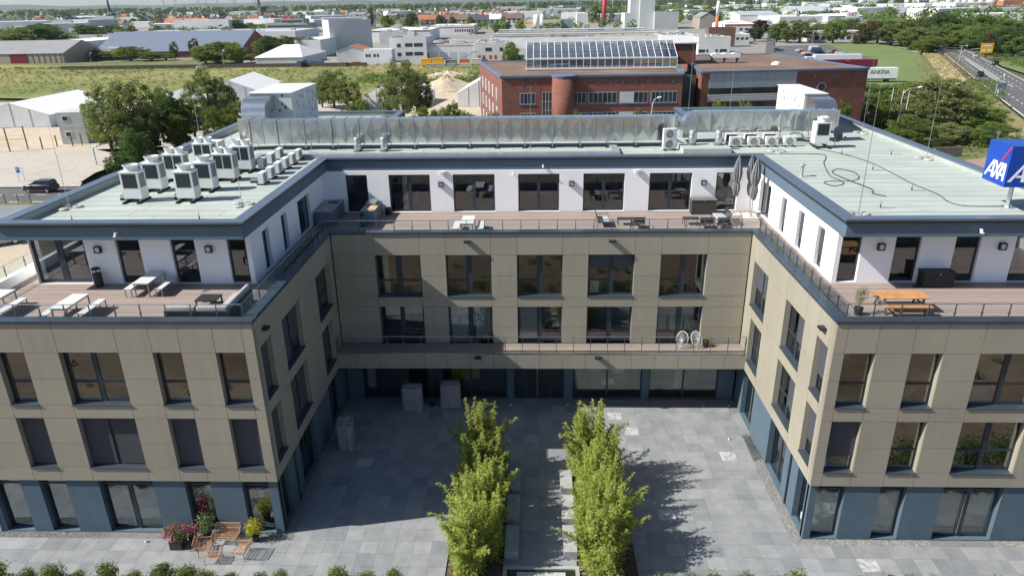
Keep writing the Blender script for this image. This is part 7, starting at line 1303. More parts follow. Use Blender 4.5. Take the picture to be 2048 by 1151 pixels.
# ------------------------------------------------------------------ vehicles
def car(label, loc, rz, col, L=4.3, Wd=1.8, H=1.5, suv=False, van=False, group=None):
    t = thing('van' if van else 'car', label, 'van' if van else 'car', (*loc, .0), rz, group); hb = .52*H if not van else .5*H; z0 = .22 if not suv else .30
    st = [(-.5, .78, .62), (-.46, .92, .90), (-.30, .99, .98), (-.1, 1, 1.0), (.15, 1, 1.0), (.32, .98, .93), (.44, .92, .82), (.5, .78, .60)]
    if van: st = [(-.5, .95, 1), (-.47, .99, 1.0), (-.3, 1, 1), (0, 1, 1), (.3, 1, 1), (.42, .97, .85), (.48, .9, .7), (.5, .8, .6)]
    m = MB(); ring = []
    for fx, fw, fz in st:
        x, w, zt = fx*L, fw*Wd/2, z0+(hb-z0+.28)*fz; ring.append([(x, -w*.93, z0), (x, -w, z0+.18), (x, -w, zt-.12), (x, -w*.90, zt), (x, w*.90, zt), (x, w, zt-.12), (x, w, z0+.18), (x, w*.93, z0)])
    for r in ring: m.v += r
    for i in range(len(ring)-1):
        for j in range(8): m.f.append((i*8+j, (i+1)*8+j, (i+1)*8+(j+1) % 8, i*8+(j+1) % 8)); m.m.append(0)
    m.f += [tuple(range(8)), tuple((len(ring)-1)*8+j for j in range(8))[::-1]]; m.m += [0, 0]
    smooth_by_angle(m.build('body', col, t), 35)
    zb = z0+(hb-z0+.28)-.03; b0, b1, t0, t1 = (-.44*L, .22*L, -.36*L, .04*L) if not van else (-.49*L, .36*L, -.485*L, .27*L)
    if suv: t0 = -.41*L
    w0, w1 = Wd/2*.90, Wd/2*.74; m = MB(); V = [(b0, -w0, zb), (b1, -w0, zb), (b1, w0, zb), (b0, w0, zb), (t0, -w1, H-.06), (t1, -w1, H-.06), (t1, w1, H-.06), (t0, w1, H-.06)]
    m.add(V, [(0, 1, 5, 4), (1, 2, 6, 5), (2, 3, 7, 6), (3, 0, 4, 7)]); m.build('glasshouse', 'car_glass' if not van else col, t)
    m = MB(); m.add([(t0-.03, -w1-.02, H-.07), (t1+.05, -w1-.02, H-.07), (t1+.05, w1+.02, H-.07), (t0-.03, w1+.02, H-.07), (t0+.06, -w1+.1, H), (t1-.05, -w1+.1, H), (t1-.05, w1-.1, H), (t0+.06, w1-.1, H)], [(4, 5, 6, 7), (0, 1, 5, 4), (1, 2, 6, 5), (2, 3, 7, 6), (3, 0, 4, 7), (3, 2, 1, 0)])
    for s in (-1, 1):
        for fb, ft in ((b0, t0), (b0+(b1-b0)*.42, t0+(t1-t0)*.5), (b1, t1)): m.bar((fb, s*(w0+.005), zb), (ft, s*(w1+.005), H-.06), .05, .07)
    m.build('roof', col, t)
    if van: m = MB(); m.add([(b1+.02, -w0+.08, zb+.05), (b1+.02, w0-.08, zb+.05), (t1+.04, w1-.05, H-.2), (t1+.04, -w1+.05, H-.2)], [(0, 1, 2, 3)]); m.build('windscreen', 'car_glass', t)
    for sx in (-.31, .30):
        for s in (-1, 1):
            w = MB().tube([(sx*L, s*(Wd/2-.20), .33), (sx*L, s*(Wd/2+.01), .33)], .33, 18).build('wheel', 'tyre', t); MB().tube([(sx*L, s*(Wd/2+.011), .33), (sx*L, s*(Wd/2+.022), .33)], .22, 14).build('rim', 'steel', w)
    for s in (-1, 1):
        MB().box((.475*L, s*Wd*.42, z0+.30), (.497*L, s*Wd*.27, z0+.44)).build('headlight', 'lamp_glass', t); MB().box((-.497*L, s*Wd*.44, z0+.36), (-.478*L, s*Wd*.33, z0+.60)).build('tail_light', 'lamp_red', t); MB().box((b1*.75, s*(Wd/2), zb), (b1*.75+.2, s*(Wd/2+.16), zb+.14)).build('mirror', col, t)
    if suv:
        for s in (-1, 1): MB().tube([(t0+.15, s*(w1-.05), H+.05), (t1-.15, s*(w1-.05), H+.05)], .02, 5).build('roof_rail', 'steel', t); MB().box((-.22*L, s*(Wd/2+.0), .26), (.22*L, s*(Wd/2+.06), .32)).build('side_step', 'steel', t)
    return t
car('dark SUV with chrome side step driving on the left road', (-70.6, 56.9), math.pi-.02, 'car_black', 4.5, 1.85, 1.7, True); car('silver car parked under the left roof edge', (-59.6, 33.2), .62, 'car_silver', 4.4, 1.8, 1.5)
CL = ('dark blue car farthest up the main road', 'silver car in the far lane of the main road', 'black car in the far lane nearest the verge', 'dark car in the near lane of the main road'); CC = ('car_blue', 'car_silver', 'car_black', 'car_black')
for (x, y), lb, c, a in zip(CARS_ROAD, CL, CC, (-1.97, 1.17, 1.17, -1.97)): car(lb, (x, y), a, c, 4.4, 1.85, 1.55)
PC = [('car_teal', 'green pickup-like car by the street'), ('car_white', 'white car at the head of the middle parking row'), ('car_red', 'red car in the middle parking row'), ('car_white', 'white car behind the red one'), ('car_black', 'dark car nearest in the middle parking row'), ('car_white', 'white van above the middle parking row'), ('car_blue', 'dark blue car below the white van'), ('car_black', 'black car right of the middle row'), ('car_silver', 'silver car, first of the right parking row'), ('car_red', 'dark red car in the right parking row'), ('car_white', 'white car, last of the right parking row'), ('car_silver', 'silver car behind the green one')]
for i, ((x, y), (c, lb)) in enumerate(zip(CARS_PARK, PC)): car(lb, (x, y), -.25 if i not in (1, 2, 3, 4) else -.35, c, 5.2 if 'van' in lb else 4.3, 2.0 if 'van' in lb else 1.8, 2.5 if 'van' in lb else 1.5, van='van' in lb)
car('white car at the meadow edge beside the dark tree', (-138, 262), .2, 'car_white'); car('blue lorry cab in the builders yard', (-97, 266), 1.2, 'car_blue', 5, 2.2, 2.6, van=True)
def text_mesh(s, size):
    cu = bpy.data.curves.new('txt', 'FONT'); cu.body = s; cu.size = size; cu.align_x = 'CENTER'; cu.align_y = 'CENTER'; cu.extrude = .01; o = bpy.data.objects.new('txt', cu); COL.objects.link(o)
    me = bpy.data.meshes.new_from_object(o.evaluated_get(bpy.context.evaluated_depsgraph_get())); bpy.data.objects.remove(o); bpy.data.curves.remove(cu); return me
def lettering(s, size, mat, parent, loc, rz=0.):
    me = text_mesh(s, size); me.materials.clear(); me.materials.append(MATS[mat]); o = obj('lettering', me, parent, loc); o.rotation_euler = (math.pi/2, 0, rz); return o

t = thing('trailer', 'white box trailer with ANEXIA lettering behind the brick corner', 'trailer', (101.5, 184, 0), -.05); piece('box', 'b_white2', (-6.8, 0, 1.1), (6.2, 2.5, 4.1), t); piece('chassis', 'b_roofgrey', (-6.5, .2, .7), (6.0, 2.3, 1.099), t)
for x in (-4.8, -3.4, 3.6):
    for y in (.05, 2.2): MB().tube([(x, y, .5), (x, y+.25, .5)], .5, 14).build('wheel', 'tyre', t)
lettering('ANEXIA', 1.55, 'ink', t, (1.0, -.03, 2.9)); piece('logo_stroke', 'b_blue', (1.3, -.05, 3.3), (2.0, -.02, 3.4), t)
t = thing('lorry', 'white lorry with a long plain trailer behind the brick roof', 'lorry', (110, 236, 0)); piece('box', 'b_white2', (-8.0, 0, 1.2), (9, 2.5, 4.3), t); piece('cab', 'b_white', (-11, .05, .8), (-8.4, 2.45, 3.6), t); piece('windscreen', 'car_glass', (-11.02, .2, 2.2), (-11.001, 2.3, 3.2), t); piece('chassis', 'b_roofgrey', (-10, .3, .7), (8.5, 2.2, 1.19), t)
for x in (-9.8, 4, 5.4, 6.8): MB().tube([(x, -.05, .5), (x, .3, .5)], .5, 14).build('wheel', 'tyre', t)
for k, (x0_, x1_) in enumerate(((102, 109.6), (110.4, 120.4))):
    t = thing('trailer', ('left', 'right')[k]+' crimson tarpaulin trailer behind the brick roof', 'trailer', ((x0_+x1_)/2, 226, 0)); w = (x1_-x0_)/2; piece('box', 'b_crimson', (-w, 0, 1.0), (w, 2.5, 3.2), t); piece('chassis', 'b_roofgrey', (-w+.3, .2, .6), (w-.3, 2.3, .999), t)
    for x in (-w*.6, w*.6): MB().tube([(x, 0, .45), (x, .3, .45)], .45, 12).build('wheel', 'tyre', t)
# ------------------------------------------------------------------ signs, lamps, poles
t = thing('shop_sign', 'white sign with slanted red HIT letters on the retail hall', 'sign', (268, 612, 7)); piece('board', 'b_white2', (-5.5, 0, 0), (5, 1, 4.2), t); lettering('HIT', 4.2, 'sign_red', t, (-.3, -.1, 2.1))
def street_lamp(label, x, y, h, reach, rz, mat='steel', name='street_lamp'):
    t = thing(name, label, 'street lamp', (x, y, 0), rz); pts = [(0, 0, 0), (0, 0, h*.78), (.12*reach, 0, h*.90), (.4*reach, 0, h*.97), (reach, 0, h)]; smooth_by_angle(MB().tube(spline(pts, 4), [.10]*9+[.06]*8, 8).build('post', mat, t)); m = MB(); m.lathe([(.05, -.35), (.16, -.2), (.17, .3), (.05, .45)], n=10); o = m.build('lamp_head', 'b_white2', t); o.location = (reach+.2, 0, h); o.rotation_euler = (0, math.radians(84), 0)

street_lamp('tall curved street lamp before the trees right of the roof', 66.9, 95.6, 8.6, 2.6, .0, 'pole_grey'); street_lamp('curved street lamp before the brick building', 19.0, 80, 9.2, .9, .2, 'pole_grey'); street_lamp('street lamp at the right frame edge by the road', 87.7, 92, 8.5, 2, .5, 'pole_grey')
street_lamp('curved lamp arm over the main road', 160.7, 248, 6, 1.5, 0, 'pole_grey'); street_lamp('white street lamp left of the belt of trees', -73.2, 75, 3.0, .2, 0, 'pole_grey'); street_lamp('short white-capped lamp behind the outer parapet', -67.8, 75, 3.4, .2, 0, 'pole_grey'); street_lamp('lamp post at the meadow before the left bushes', -207, 300, 4.5, .4, 0, 'pole_grey'); street_lamp('lamp post beside the dark middle tree', -131, 268, 6.5, .4, 0, 'pole_grey'); street_lamp('lamp post on the car park island', 138, 340, 8, 1, .4, 'pole_grey')
for k, (x, y, h) in enumerate(((66.2, 98.0, 8.3), (67.9, 97.5, 8.0), (68.7, 97.0, 7.7), (62.5, 99, 8.8))): tag(MB().tube([(0, 0, 0), (0, 0, h)], [.08, .05], 8).build('flagpole', 'b_white2', None, loc=(x, y, 0)), 'bare white flagpole among the right-hand trees', 'flagpole', 'flagpoles among the right-hand trees')
t = thing('road_sign', 'yellow direction sign on an arm over the main road', 'sign', (161, 248.5, 0)); MB().tube(spline([(0, 0, 0), (0, 0, 2.6), (.8, 0, 3.8), (3, 0, 4.5), (7, 0, 4.9)], 4), .13, 8).build('arm', 'pole_grey', t); piece('board', 'sign_yellow', (7.2, -.1, 3.2), (11.7, .1, 6.8), t)
for a, b in (((7.9, 5.6), (10.8, 6.1)), ((7.6, 3.9), (9.0, 4.5)), ((9.8, 3.9), (11.2, 4.5))): piece('white_patch', 'sign_white', (a[0], -.13, a[1]), (b[0], -.101, b[1]), t)
t = thing('road_sign', 'grey back of a direction board on two posts by the main road', 'sign', (118.2, 150, 0), .25)
for x in (-1.6, 1.6): piece('post', 'pole_grey', (x-.07, -.07, 0), (x+.07, .07, 3.1), t)
piece('board', 'galv_dull', (-1.8, .08, 1.7), (1.8, .14, 3.2), t)
for z in (1.9, 2.45, 3.0): piece('rail', 'b_lgrey', (-1.8, .141, z), (1.8, .19, z+.08), t)
t = thing('yield_sign', 'triangular give-way sign seen from behind near the blue cube', 'sign', (76.4, 80.9, 0)); MB().tube([(0, 0, 0), (0, 0, 2.9)], .035, 6).build('post', 'pole_grey', t); m = MB(); m.add([(-.5, -.03, 3.1), (.5, -.03, 3.1), (0, -.03, 2.25), (-.5, -.05, 3.1), (.5, -.05, 3.1), (0, -.05, 2.25)], [(0, 1, 2), (5, 4, 3), (0, 3, 4, 1), (1, 4, 5, 2), (2, 5, 3, 0)]); m.build('plate', 'galv', t)
t = thing('parking_sign', 'blue and white parking sign on two posts at the left car park', 'sign', (-78.0, 63.4, 0)); 
for x in (-.45, .45): piece('post', 'pole_grey', (x-.03, .03, 0), (x+.03, .09, 2.2), t)
piece('board', 'sign_white', (-.6, -.03, .95), (.6, .029, 2.25), t); piece('blue_panel', 'sign_blue', (-.45, -.045, 1.3), (.05, -.031, 2.1), t); lettering('P', .6, 'sign_white', t, (-.2, -.06, 1.7))
for k, (x, y) in enumerate(((178.5, 270), (146, 195), (120.5, 155), (196, 330))): t = thing('delineator_post', 'small white roadside marker post', 'marker post', (x, y, 0), 0, 'marker posts along the main road'); MB().box((-.12, -.1, 0), (.12, .1, 1.0)).build('post', 'b_white2', t); piece('reflector', 'plastic_dark', (-.125, -.105, .7), (.125, -.101, .85), t)
t = thing('garden_wall', 'low brown stone wall below the right-hand trees', 'wall', (66.5, 76.5, 0), .15); piece('wall', 'b_stone', (-2.6, -.2, 0), (2.2, .2, 1.3), t); piece('coping', 'b_brownroof', (-2.7, -.28, 1.301), (2.3, .28, 1.38), t)
# hills on the horizon
V = []; n = 160
for i in range(n+1):
    a = math.radians(-46+92*i/n); hgt = 40+55*(.5+.5*math.sin(i*.13+.6))*(.4+.6*(.5+.5*math.sin(i*.041+2)))+8*math.sin(i*.7)
    for d, h in ((11000, -5), (12500, hgt), (15000, hgt*.8)): V.append((CAMP.x+d*math.sin(a), CAMP.y+d*math.cos(a), h))
me = bpy.data.meshes.new('hills'); me.from_pydata(V, [], [(3*i+k, 3*i+3+k, 3*i+4+k, 3*i+1+k) for i in range(n) for k in (0, 1)]); me.materials.append(MATS['hill_wood']); tag(obj('hills', me), kind='structure')
# air
hz = MB().box((-21000, -420, -2), (21000, 16000, 190)).mesh('haze', 'water'); hz.materials.clear(); mh = bpy.data.materials.new('haze'); mh.use_nodes = True; th = mh.node_tree; th.nodes.clear(); pv = th.nodes.new('ShaderNodeVolumePrincipled'); pv.inputs['Color'].default_value = (.80, .91, 1, 1); pv.inputs['Density'].default_value = .00003; pv.inputs['Anisotropy'].default_value = .2; oo = th.nodes.new('ShaderNodeOutputMaterial'); th.links.new(pv.outputs[0], oo.inputs['Volume']); hz.materials.append(mh); tag(obj('haze', hz), kind='stuff')
# ------------------------------------------------------------------ vegetation
def fastmesh(name, V, F, mat):
    V = np.asarray(V, np.float32); F = np.asarray(F, np.int32); me = bpy.data.meshes.new(name); k = F.shape[1]
    me.vertices.add(len(V)); me.vertices.foreach_set('co', V.ravel()); me.loops.add(F.size); me.loops.foreach_set('vertex_index', F.ravel())
    me.polygons.add(len(F)); me.polygons.foreach_set('loop_start', np.arange(0, F.size, k, dtype=np.int32)); me.polygons.foreach_set('loop_total', np.full(len(F), k, np.int32))
    me.materials.append(MATS[mat]); me.update(calc_edges=True); return me
def unit(v): return v/np.maximum(np.linalg.norm(v, axis=1, keepdims=True), 1e-6)
def leaves(C, N, size, asp=.55, D=None):             # leaf-shaped quads at C with normals N
    n = len(C); N = unit(N+rng.normal(0, .55, (n, 3))); T = unit(np.cross(N, rng.normal(0, 1, (n, 3)))) if D is None else unit(D)
    B = unit(np.cross(N, T)); s = (size*rng.uniform(.65, 1.35, n))[:, None]
    V = np.stack([C-T*s*.5, C+B*s*asp*.5, C+T*s*.5, C-B*s*asp*.5], 1).reshape(-1, 3); return V, np.arange(4*n).reshape(n, 4)
def crown_pts(K, n, rc, shape, seed):
    r = np.random.default_rng(seed); cs = []
    while len(cs) < K:
        p = r.uniform(-1, 1, 3); rad = np.linalg.norm(p*[1, 1, 1])
        if rad > 1 or rad < r.uniform(.25, .8): continue
        cs.append(p)
    cs = np.array(cs); cs = shape(cs, r); idx = r.integers(0, K, n); rad = rc*r.uniform(.55, 1.35, K)
    d = unit(r.normal(0, 1, (n, 3))); d[:, 2] = d[:, 2]*.8; q = r.uniform(.45, 1., n)[:, None]
    P = cs[idx]+d*rad[idx][:, None]*q; return P, d
def sh_round(c, r): c = c.copy(); lob = 1+.22*np.sin(3*np.arctan2(c[:, 1], c[:, 0])+r.uniform(0, 6)); c[:, :2] *= lob[:, None]; return c*[3.3, 3.3, 4.2]+[0, 0, 5.3]
def sh_tall(c, r): return c*[2.7, 2.7, 4.4]+[r.uniform(-.3, .3), r.uniform(-.3, .3), 5.2]
def sh_wide(c, r): c = c.copy(); c[:, :2] *= (1+.25*np.sin(2*np.arctan2(c[:, 1], c[:, 0])+r.uniform(0, 6)))[:, None]; return c*[3.3, 3.3, 4.4]+[0, 0, 5.3]
def sh_shrub(c, r): c = c.copy(); c[:, :2] *= (1+.28*np.sin(3*np.arctan2(c[:, 1], c[:, 0])+r.uniform(0, 6)))[:, None]; c[:, 2] *= 1-.25*np.abs(np.sin(2.3*c[:, 0]+r.uniform(0, 6))); return c*[3.2, 3.2, 4.6]+[0, 0, 4.6]
def sh_cone(c, r): c = c.copy(); f = (1-(c[:, 2]+1)/2)**.8; c[:, :2] *= (.25+.9*f)[:, None]; return c*[2.6, 2.6, 4.6]+[0, 0, 5.2]
def trunk_mesh(seed, spread=2.2, top=7.5, r0=.30):
    r = random.Random(seed); m = MB(); m.tube([(0, 0, -.2), (.1, 0, 2), (0, .1, 4), (.1, 0, top)], [r0*1.25, r0, r0*.7, r0*.2], 8)
    for k in range(7):
        a = r.uniform(0, 6.28); z = r.uniform(2.0, 4.6); l = r.uniform(.6, 1)*spread; m.tube([(0, 0, z), (l*.5*math.cos(a), l*.5*math.sin(a), z+1.1), (l*math.cos(a), l*math.sin(a), z+2.5)], [r0*.45, r0*.3, .03], 6)
    return m.mesh('trunk', 'bark')
KIND = dict(olive=('leaf_olive', sh_wide, 150, 17000, .72, .25), dark=('leaf_dark', sh_round, 130, 15000, .8, .28), mid=('leaf_mid', sh_round, 130, 15000, .8, .28), bright=('leaf_bright', sh_round, 100, 11000, .8, .30),
            red=('leaf_red', sh_round, 70, 6000, .95, .36), brown=('leaf_brown', sh_tall, 70, 6000, .9, .34), linden=('leaf_linden', sh_round, 170, 20000, .68, .23), conifer=('leaf_dark', sh_cone, 90, 7000, .6, .28))


PROTO = {}
def proto(kind, v):
    if (kind, v) not in PROTO:
        mat, shp, K, n, rc, ls = KIND[kind]; shp = sh_shrub if v > 9 else shp; P, d = crown_pts(K, n, rc, shp, hash((len(kind), ord(kind[0]), v)) % 9999); V, F = leaves(P, d, ls); PROTO[kind, v] = (trunk_mesh(v*7+len(kind)), fastmesh('crown', V, F, mat))
    return PROTO[kind, v]
def tree(kind, x, y, h, w, label, group, v=None, name='tree', cat='tree'):
    tm, cm = proto(kind, (random.randrange(2) if v is None else v)+(10 if w > 1.1*h else 0)); t = thing(name, label, cat, (x, y, 0), random.uniform(0, 6.28), group)
    zmx = 10.; wd = 7.6; t.scale = (w/wd, w/wd, h/zmx); obj('trunk', tm, t); obj('crown', cm, t); return t
LBL = dict(near='{k} tree in the belt behind the left wing roof', shrub='{k} bush growing behind the middle roof', front='{k} young tree before the red brick building', right='{k} tree in the thicket beyond the right wing', road='{k} tree in the belt along the main road', street='{k} tree at the edge of the car park', mid='{k} tree before the far warehouses', far='{k} far-off tree among the town roofs')
KW = dict(olive='grey-green willowy', dark='dark green round', mid='green leafy', bright='light green', red='dark red copper-leaved', brown='brownish sparse', linden='blossoming cream-tipped linden', conifer='dark conifer')
ORD = ('first', 'second', 'third', 'fourth', 'fifth', 'sixth', 'seventh', 'eighth', 'ninth', 'tenth', 'eleventh', 'twelfth', 'thirteenth', 'fourteenth', 'fifteenth', 'sixteenth', 'seventeenth', 'eighteenth', 'nineteenth', 'twentieth', 'twenty-first', 'twenty-second', 'twenty-third', 'twenty-fourth', 'twenty-fifth')
cnt = {}
for q in TREES: cnt.setdefault((q[5], q[4]), []).append((q[0]-CAMP.x)/(q[1]-CAMP.y))
for i, (x, y, h, w, k, g) in enumerate(TREES):
    lb = LBL[g].format(k=KW[k]); grp = None
    c = sorted(cnt[g, k])
    if len(c) > 1: grp = f'{KW[k]} trees, {g} belt'; lb += f', {ORD[c.index((x-CAMP.x)/(y-CAMP.y))]} from left'
    tree(k, x, y, h, w, lb[0].upper()+lb[1:], grp, name='bush' if g == 'shrub' else 'tree', cat='bush' if g == 'shrub' else 'tree')
# bamboo
def bamboo_mesh(seed):
    r = np.random.default_rng(seed); m = MB(); P = []; N = []; D = []
    for c in range(46):
        a = r.uniform(0, 6.28); b = np.array([r.normal(0, .22), r.normal(0, .22), 0]); up = r.random() < .4; H = r.uniform(2.8, 4.1) if up else r.uniform(1.6, 3.2); lean = r.uniform(.1, .6) if up else r.uniform(.4, 1.6)*(H/3); od = np.array([math.cos(a), math.sin(a), 0])
        f = lambda t: b+od*lean*t**1.7+np.array([0, 0, H*t-.22*H*lean*max(0, t-.55)])
        m.tube([f(q) for q in (0, .25, .5, .75, 1)], [.011, .010, .008, .006, .003], 4, False)
        for t in np.linspace(.08, 1.0, 34):                     # leafy sprays up the cane
            k = 3 if t < .9 else 2
            for _ in range(k):
                sd = unit((r.normal(0, 1, 3)*[1, 1, .5]+od*.5+np.array([0, 0, .75]))[None])[0]; L = (.52*(1.1-t)+.10)*r.uniform(.5, 1.1); nl = int(9+10*(1-t)); q = r.uniform(.15, 1, nl)
                base = f(t)+sd*L*q[:, None]-np.array([0, 0, .10])*(q**2)[:, None]; P.append(base+r.normal(0, .02, (nl, 3))); N.append(unit(r.normal(0, .45, (nl, 3))+[0, 0, 1])); D.append(unit(sd+r.normal(0, .45, (nl, 3))+[0, 0, -.25]))
    P, N, D = map(np.concatenate, (P, N, D)); B = unit(np.cross(N, D)); s = .105*r.uniform(.55, 1.4, len(P))[:, None]
    V = np.stack([P-D*s*.5, P-D*s*.1+B*s*.11, P+D*s*.5, P-D*s*.1-B*s*.11], 1).reshape(-1, 3)
    return m.mesh('canes', 'cane'), fastmesh('foliage', V, np.arange(len(V)).reshape(-1, 4), 'leaf_bamboo')
BM = [bamboo_mesh(s) for s in (11, 23, 37)]
def bamboo(x, y, s, k, label, grp):
    t = thing('bamboo_plant', label, 'bamboo', (x, y, -.02), random.uniform(0, 6.28), grp); t.scale = (s*random.uniform(1.02, 1.24), s*random.uniform(.95, 1.15), s*random.uniform(.95, 1.12)); obj('canes', BM[k % 3][0], t); obj('foliage', BM[k % 3][1], t)
NTH = ('farthest', 'second farthest', 'third farthest', 'middle', 'third nearest', 'second nearest', 'nearest')
for k in range(7):
    yy = -8.0-1.17*k+random.uniform(-.15, .15)
    bamboo(-2.85+.38*(1 if k % 2 else -1), yy, [1.22, 1.0, 1.05, .98, 1.05, 1.0, 1.0][k], k, f'Leafy yellow-green bamboo, {NTH[k]} of the left planting bed', 'bamboo plants of the left bed')
    bamboo(3.05+.34*(1 if k % 2 else -1), yy, [1.2, 1.0, 1.05, 1.02, 1.0, 1.05, 1.02][k], k+1, f'Leafy yellow-green bamboo, {NTH[k]} of the right planting bed', 'bamboo plants of the right bed')
# leaf litter in the beds
n = 5000; xs_ = np.where(rng.random(n) < .5, rng.uniform(-4.18, -1.7, n), rng.uniform(1.86, 4.45, n)); P = np.stack([xs_, rng.uniform(-16.1, -7.4, n), rng.uniform(-.015, .02, n)], 1); V, F = leaves(P, np.tile([0, 0, 2.5], (n, 1)), .13, .2); tag(obj('leaf_litter', fastmesh('leaf_litter', V, F, 'leaf_litter')), 'dry bamboo leaves strewn over the planting beds', 'leaf litter', kind='stuff')
# hedge shrubs along the front
def shrub_mesh(name, mat, n, ls, seed, squash=1., rad=1.):
    P, d = crown_pts(26, n, .34*rad, lambda c, r: c*[.42*rad, .42*rad, .48*squash]+[0, 0, .52*squash], seed); V, F = leaves(P, d+[0, 0, .4], ls, .5); return fastmesh(name, V, F, mat)
HS = [shrub_mesh('foliage', 'leaf_hedge', 2600, .085, s) for s in (1, 2, 3)]; ST = MB().tube([(0, 0, -.05), (0, 0, .6)], [.03, .01], 5).mesh('stem', 'bark')
x = -25.5; k = 0; kr = 0; rs = 0
while x < 26:
    if not -5.2 < x < 5.3:
        if x > 0 and not rs: rs = 1; kr = 0
        kr += 1; t = thing('hedge_shrub', f'Small green shrub, {ORD[(kr-1) % 25]} from the '+('left in the left' if x < 0 else 'bamboo in the right')+' hedge row along the front pavement', 'shrub', (x, -16.1+random.uniform(-.1, .1), 0), random.uniform(0, 6.28), 'hedge shrubs along the front pavement, '+('left' if x < 0 else 'right')+' side'); s = random.uniform(.62, 1.02); t.scale = (s*random.uniform(.9, 1.25), s*random.uniform(.9, 1.2), s*1.1); obj('foliage', HS[k % 3], t); obj('stem', ST, t)
    x += random.uniform(.95, 1.45); k += 1
# potted plants
def pot_round(t, r=.2, h=.38, mat='pot_dark'): MB().lathe([(r*.75, 0), (r, h), (r*.9, h), (r*.85, h-.04), (.01, h-.04)], n=16).build('pot', mat, t)
def potted(label, x, y, z, mat, s, n, ls, pot='round', seed=5, ph_=.36, flowers=0, name='potted_plant'):
    t = thing(name, label, 'potted plant', (x, y, z))
    if pot == 'round': pot_round(t, .22, ph_)
    else: piece('pot', 'pot_dark', (-.3, -.3, 0), (.3, .3, .5), t); ph_ = .48
    o = obj('foliage', shrub_mesh('foliage', mat, n, ls, seed), t, (0, 0, ph_-.08)); o.scale = s
    if flowers:
        P, d = crown_pts(10, flowers, .18, lambda c, r: c*[.45*s[0], .45*s[1], .42*s[2]]+[0, 0, ph_+.5*s[2]], seed+1); P = P+d*.06; V, F = leaves(P, d, .075, .9); obj('flowers', fastmesh('flowers', V, F, 'flower_pink'), t)
    return t
potted('pink flowering shrub in a square dark planter', -17.45, -13.5, 0, 'leaf_olive', (1.05, 1.0, .85), 900, .09, 'square', 5, flowers=320)
potted('white-edged leafy shrub in a dark pot beside the rattan bench', -16.3, -12.85, 0, 'leaf_varieg', (.75, .75, 1.15), 900, .10, seed=6)
potted('yellow-green bushy plant in a dark pot right of the rattan bench', -13.85, -13.05, 0, 'leaf_yellow', (.68, .68, .9), 1100, .12, seed=7)
potted('small pink flowering plant behind the rattan armchair', -16.95, -13.05, 0, 'leaf_olive', (.5, .5, .6), 350, .08, seed=8, ph_=.25, flowers=140)
potted('dry yellow plant in a grey pot on the balcony', 10.35, -.45, 4.264, 'leaf_yellow', (.42, .42, .38), 260, .10, seed=9, ph_=.42)
t = thing('olive_tree', 'Small round potted olive tree in the corner of the right terrace', 'potted tree', (14.2, -10.9, ZD)); pot_round(t, .2, .36); MB().tube([(0, 0, .3), (.01, 0, .8)], [.025, .02], 6).build('trunk', 'bark', t); o = obj('crown', shrub_mesh('crown', 'leaf_olive', 900, .085, 12), t, (0, 0, .62)); o.scale = (.55, .55, .62)
# weeds and scrub over the field, and tall scrub patches, each one mass
def scrub(name, label, poly_fn, n, hmin, hmax, mat, per=26, lf=.20):
    Ps = []; Ns = []; Ss = []
    for _ in range(n):
        x, y = poly_fn(); h = random.uniform(hmin, hmax); q = rng.normal(0, .36, (per, 3))*[h*.75, h*.75, h*.6]; q[:, 2] = np.abs(q[:, 2])+.08*h; Ps.append(q+[x, y, 0]); Ns.append(unit(q+[0, 0, .3])); Ss.append(np.full(per, lf*h+lf*.5))
    P, N, Sz = map(np.concatenate, (Ps, Ns, Ss)); V, F = leaves(P, N, Sz, .5); tag(obj(name, fastmesh(name, V, F, mat)), label, 'scrub', kind='stuff')
def fld():
    while True:
        x, y = random.uniform(-230, -20), random.uniform(160, 272)
        if y > 175+max(0, (-x-130))*.0 and x > -1.05*y: return x, y
scrub('field_scrub', 'low green weeds scattered over the dry field', fld, 900, .5, 1.7, 'leaf_mid'); scrub('field_scrub', 'pale dry weeds scattered over the dry field', fld, 1100, .4, 1.2, 'leaf_straw')
scrub('meadow_edge', 'dark bushes along the meadow wall', lambda: (random.uniform(-270, -140), random.uniform(268, 274)), 160, .8, 2.0, 'leaf_dark'); scrub('yard_scrub', 'green scrub beside the sand heap', lambda: (random.uniform(-60, -18), random.uniform(196, 222)), 260, 1.0, 3.2, 'leaf_mid', 34)
scrub('verge_scrub', 'rough grass and scrub on the road embankment', lambda: (lambda s: (75+s*60+random.uniform(-5, 3), 75+s*110+random.uniform(-3, 5)))(random.random()), 500, .6, 1.6, 'leaf_mid', 30)
scrub('straw_grass', 'tall dry straw-coloured grass on the road bank', lambda: (lambda s: (120+s*66+random.uniform(-9, 4), 172+s*140+random.uniform(-8, 8)))(random.random()), 700, .5, 1.1, 'leaf_strawpale', 24); scrub('verge_scrub', 'rough grass along the far side of the main road', lambda: (lambda s: (152+s*72+random.uniform(2, 14), 186+s*195+random.uniform(-6, 4)))(random.random()), 600, .7, 2.0, 'leaf_mid', 26)
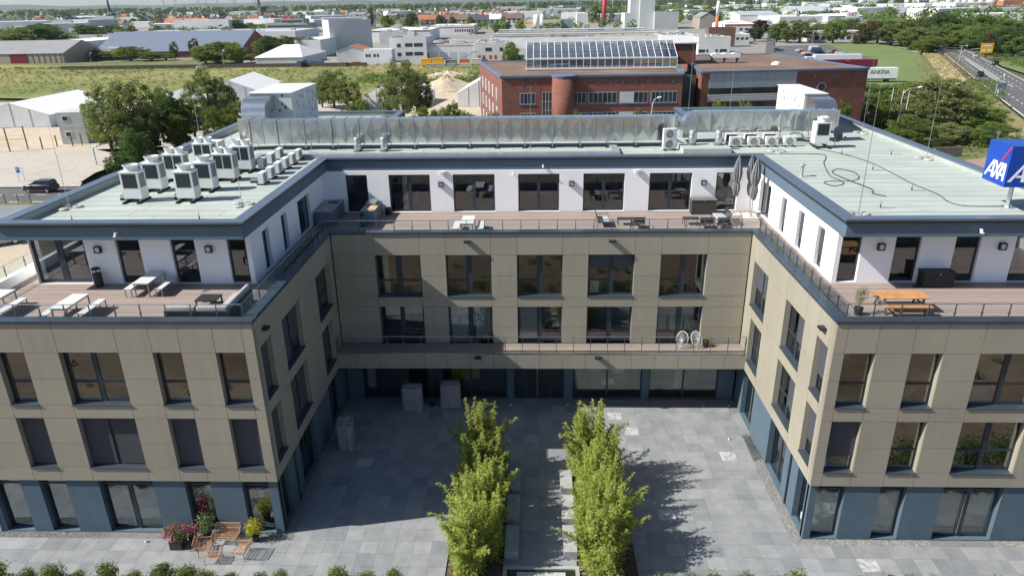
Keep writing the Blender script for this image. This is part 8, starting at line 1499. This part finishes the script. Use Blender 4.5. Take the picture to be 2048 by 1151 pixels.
scrub('front_scrub', 'row of bushy shrubs on the open ground just in front of the hedge', lambda: (random.uniform(-27, 27), random.uniform(-20, -17.8)), 60, 1.2, 1.9, 'leaf_dark', 420, .07); scrub('front_scrub', 'sparse bushes on the open ground in front', lambda: (random.uniform(-50, 50), random.uniform(-60, -18)), 180, .4, 1.3, 'leaf_mid', 40)
# far woods: one mass
def woods(name, label, pts, mat, leaf, per=46):
    Ps = []; Ns = []; Ss = []
    for x, y, h in pts:
        q = unit(rng.normal(0, 1, (per, 3)))*rng.uniform(.6, 1, (per, 1)); Ns.append(q); Ps.append(q*[h*.55, h*.55, h*.48]+[x, y, h*.52]); Ss.append(np.full(per, leaf*h))
    P, N, Sz = map(np.concatenate, (Ps, Ns, Ss)); V, F = leaves(P, N, Sz, .8); tag(obj(name, fastmesh(name, V, F, mat)), label, 'woods', kind='stuff')
def polar(a, d): return CAMP.x+d*math.sin(a), CAMP.y+d*math.cos(a)
def wpts(n, a0, a1, d0, d1, h0, h1):
    o = []
    for _ in range(n):
        a = math.radians(random.uniform(a0, a1)); d = d0*(d1/d0)**random.random(); o.append((*polar(a, d), random.uniform(h0, h1)))
    return o
woods('far_woods', 'band of dark woodland on the horizon', wpts(1900, -44, 40, 2200, 7000, 10, 20), 'leaf_dark', .26, 60)
woods('town_greenery', 'garden trees mixed between the far town houses', wpts(360, -42, 8, 620, 2100, 4, 9), 'leaf_mid', .19, 80)
woods('town_greenery', 'dark garden trees between the far town houses', wpts(280, -42, 8, 560, 2200, 4, 10), 'leaf_dark', .19, 80)
woods('plain_woods', 'woodland spread over the plain towards the right horizon', wpts(600, 6, 38, 760, 2400, 6, 12), 'leaf_mid', .17, 100); woods('plain_woods', 'dark woodland spread over the plain towards the right horizon', wpts(550, 4, 38, 800, 3000, 6, 13), 'leaf_dark', .17, 100)
woods('road_thicket', 'thicket filling the embankment beside the main road', [(x, y, random.uniform(5, 9)) for x, y in [(190+random.uniform(0, 90), 400+random.uniform(-20, 160)) for _ in range(110)]]+[(200+random.uniform(0, 120)+s, 250+s*.9+random.uniform(-10, 50), random.uniform(5, 10)) for s in [random.uniform(0, 150) for _ in range(150)]], 'leaf_mid', .11, 330)
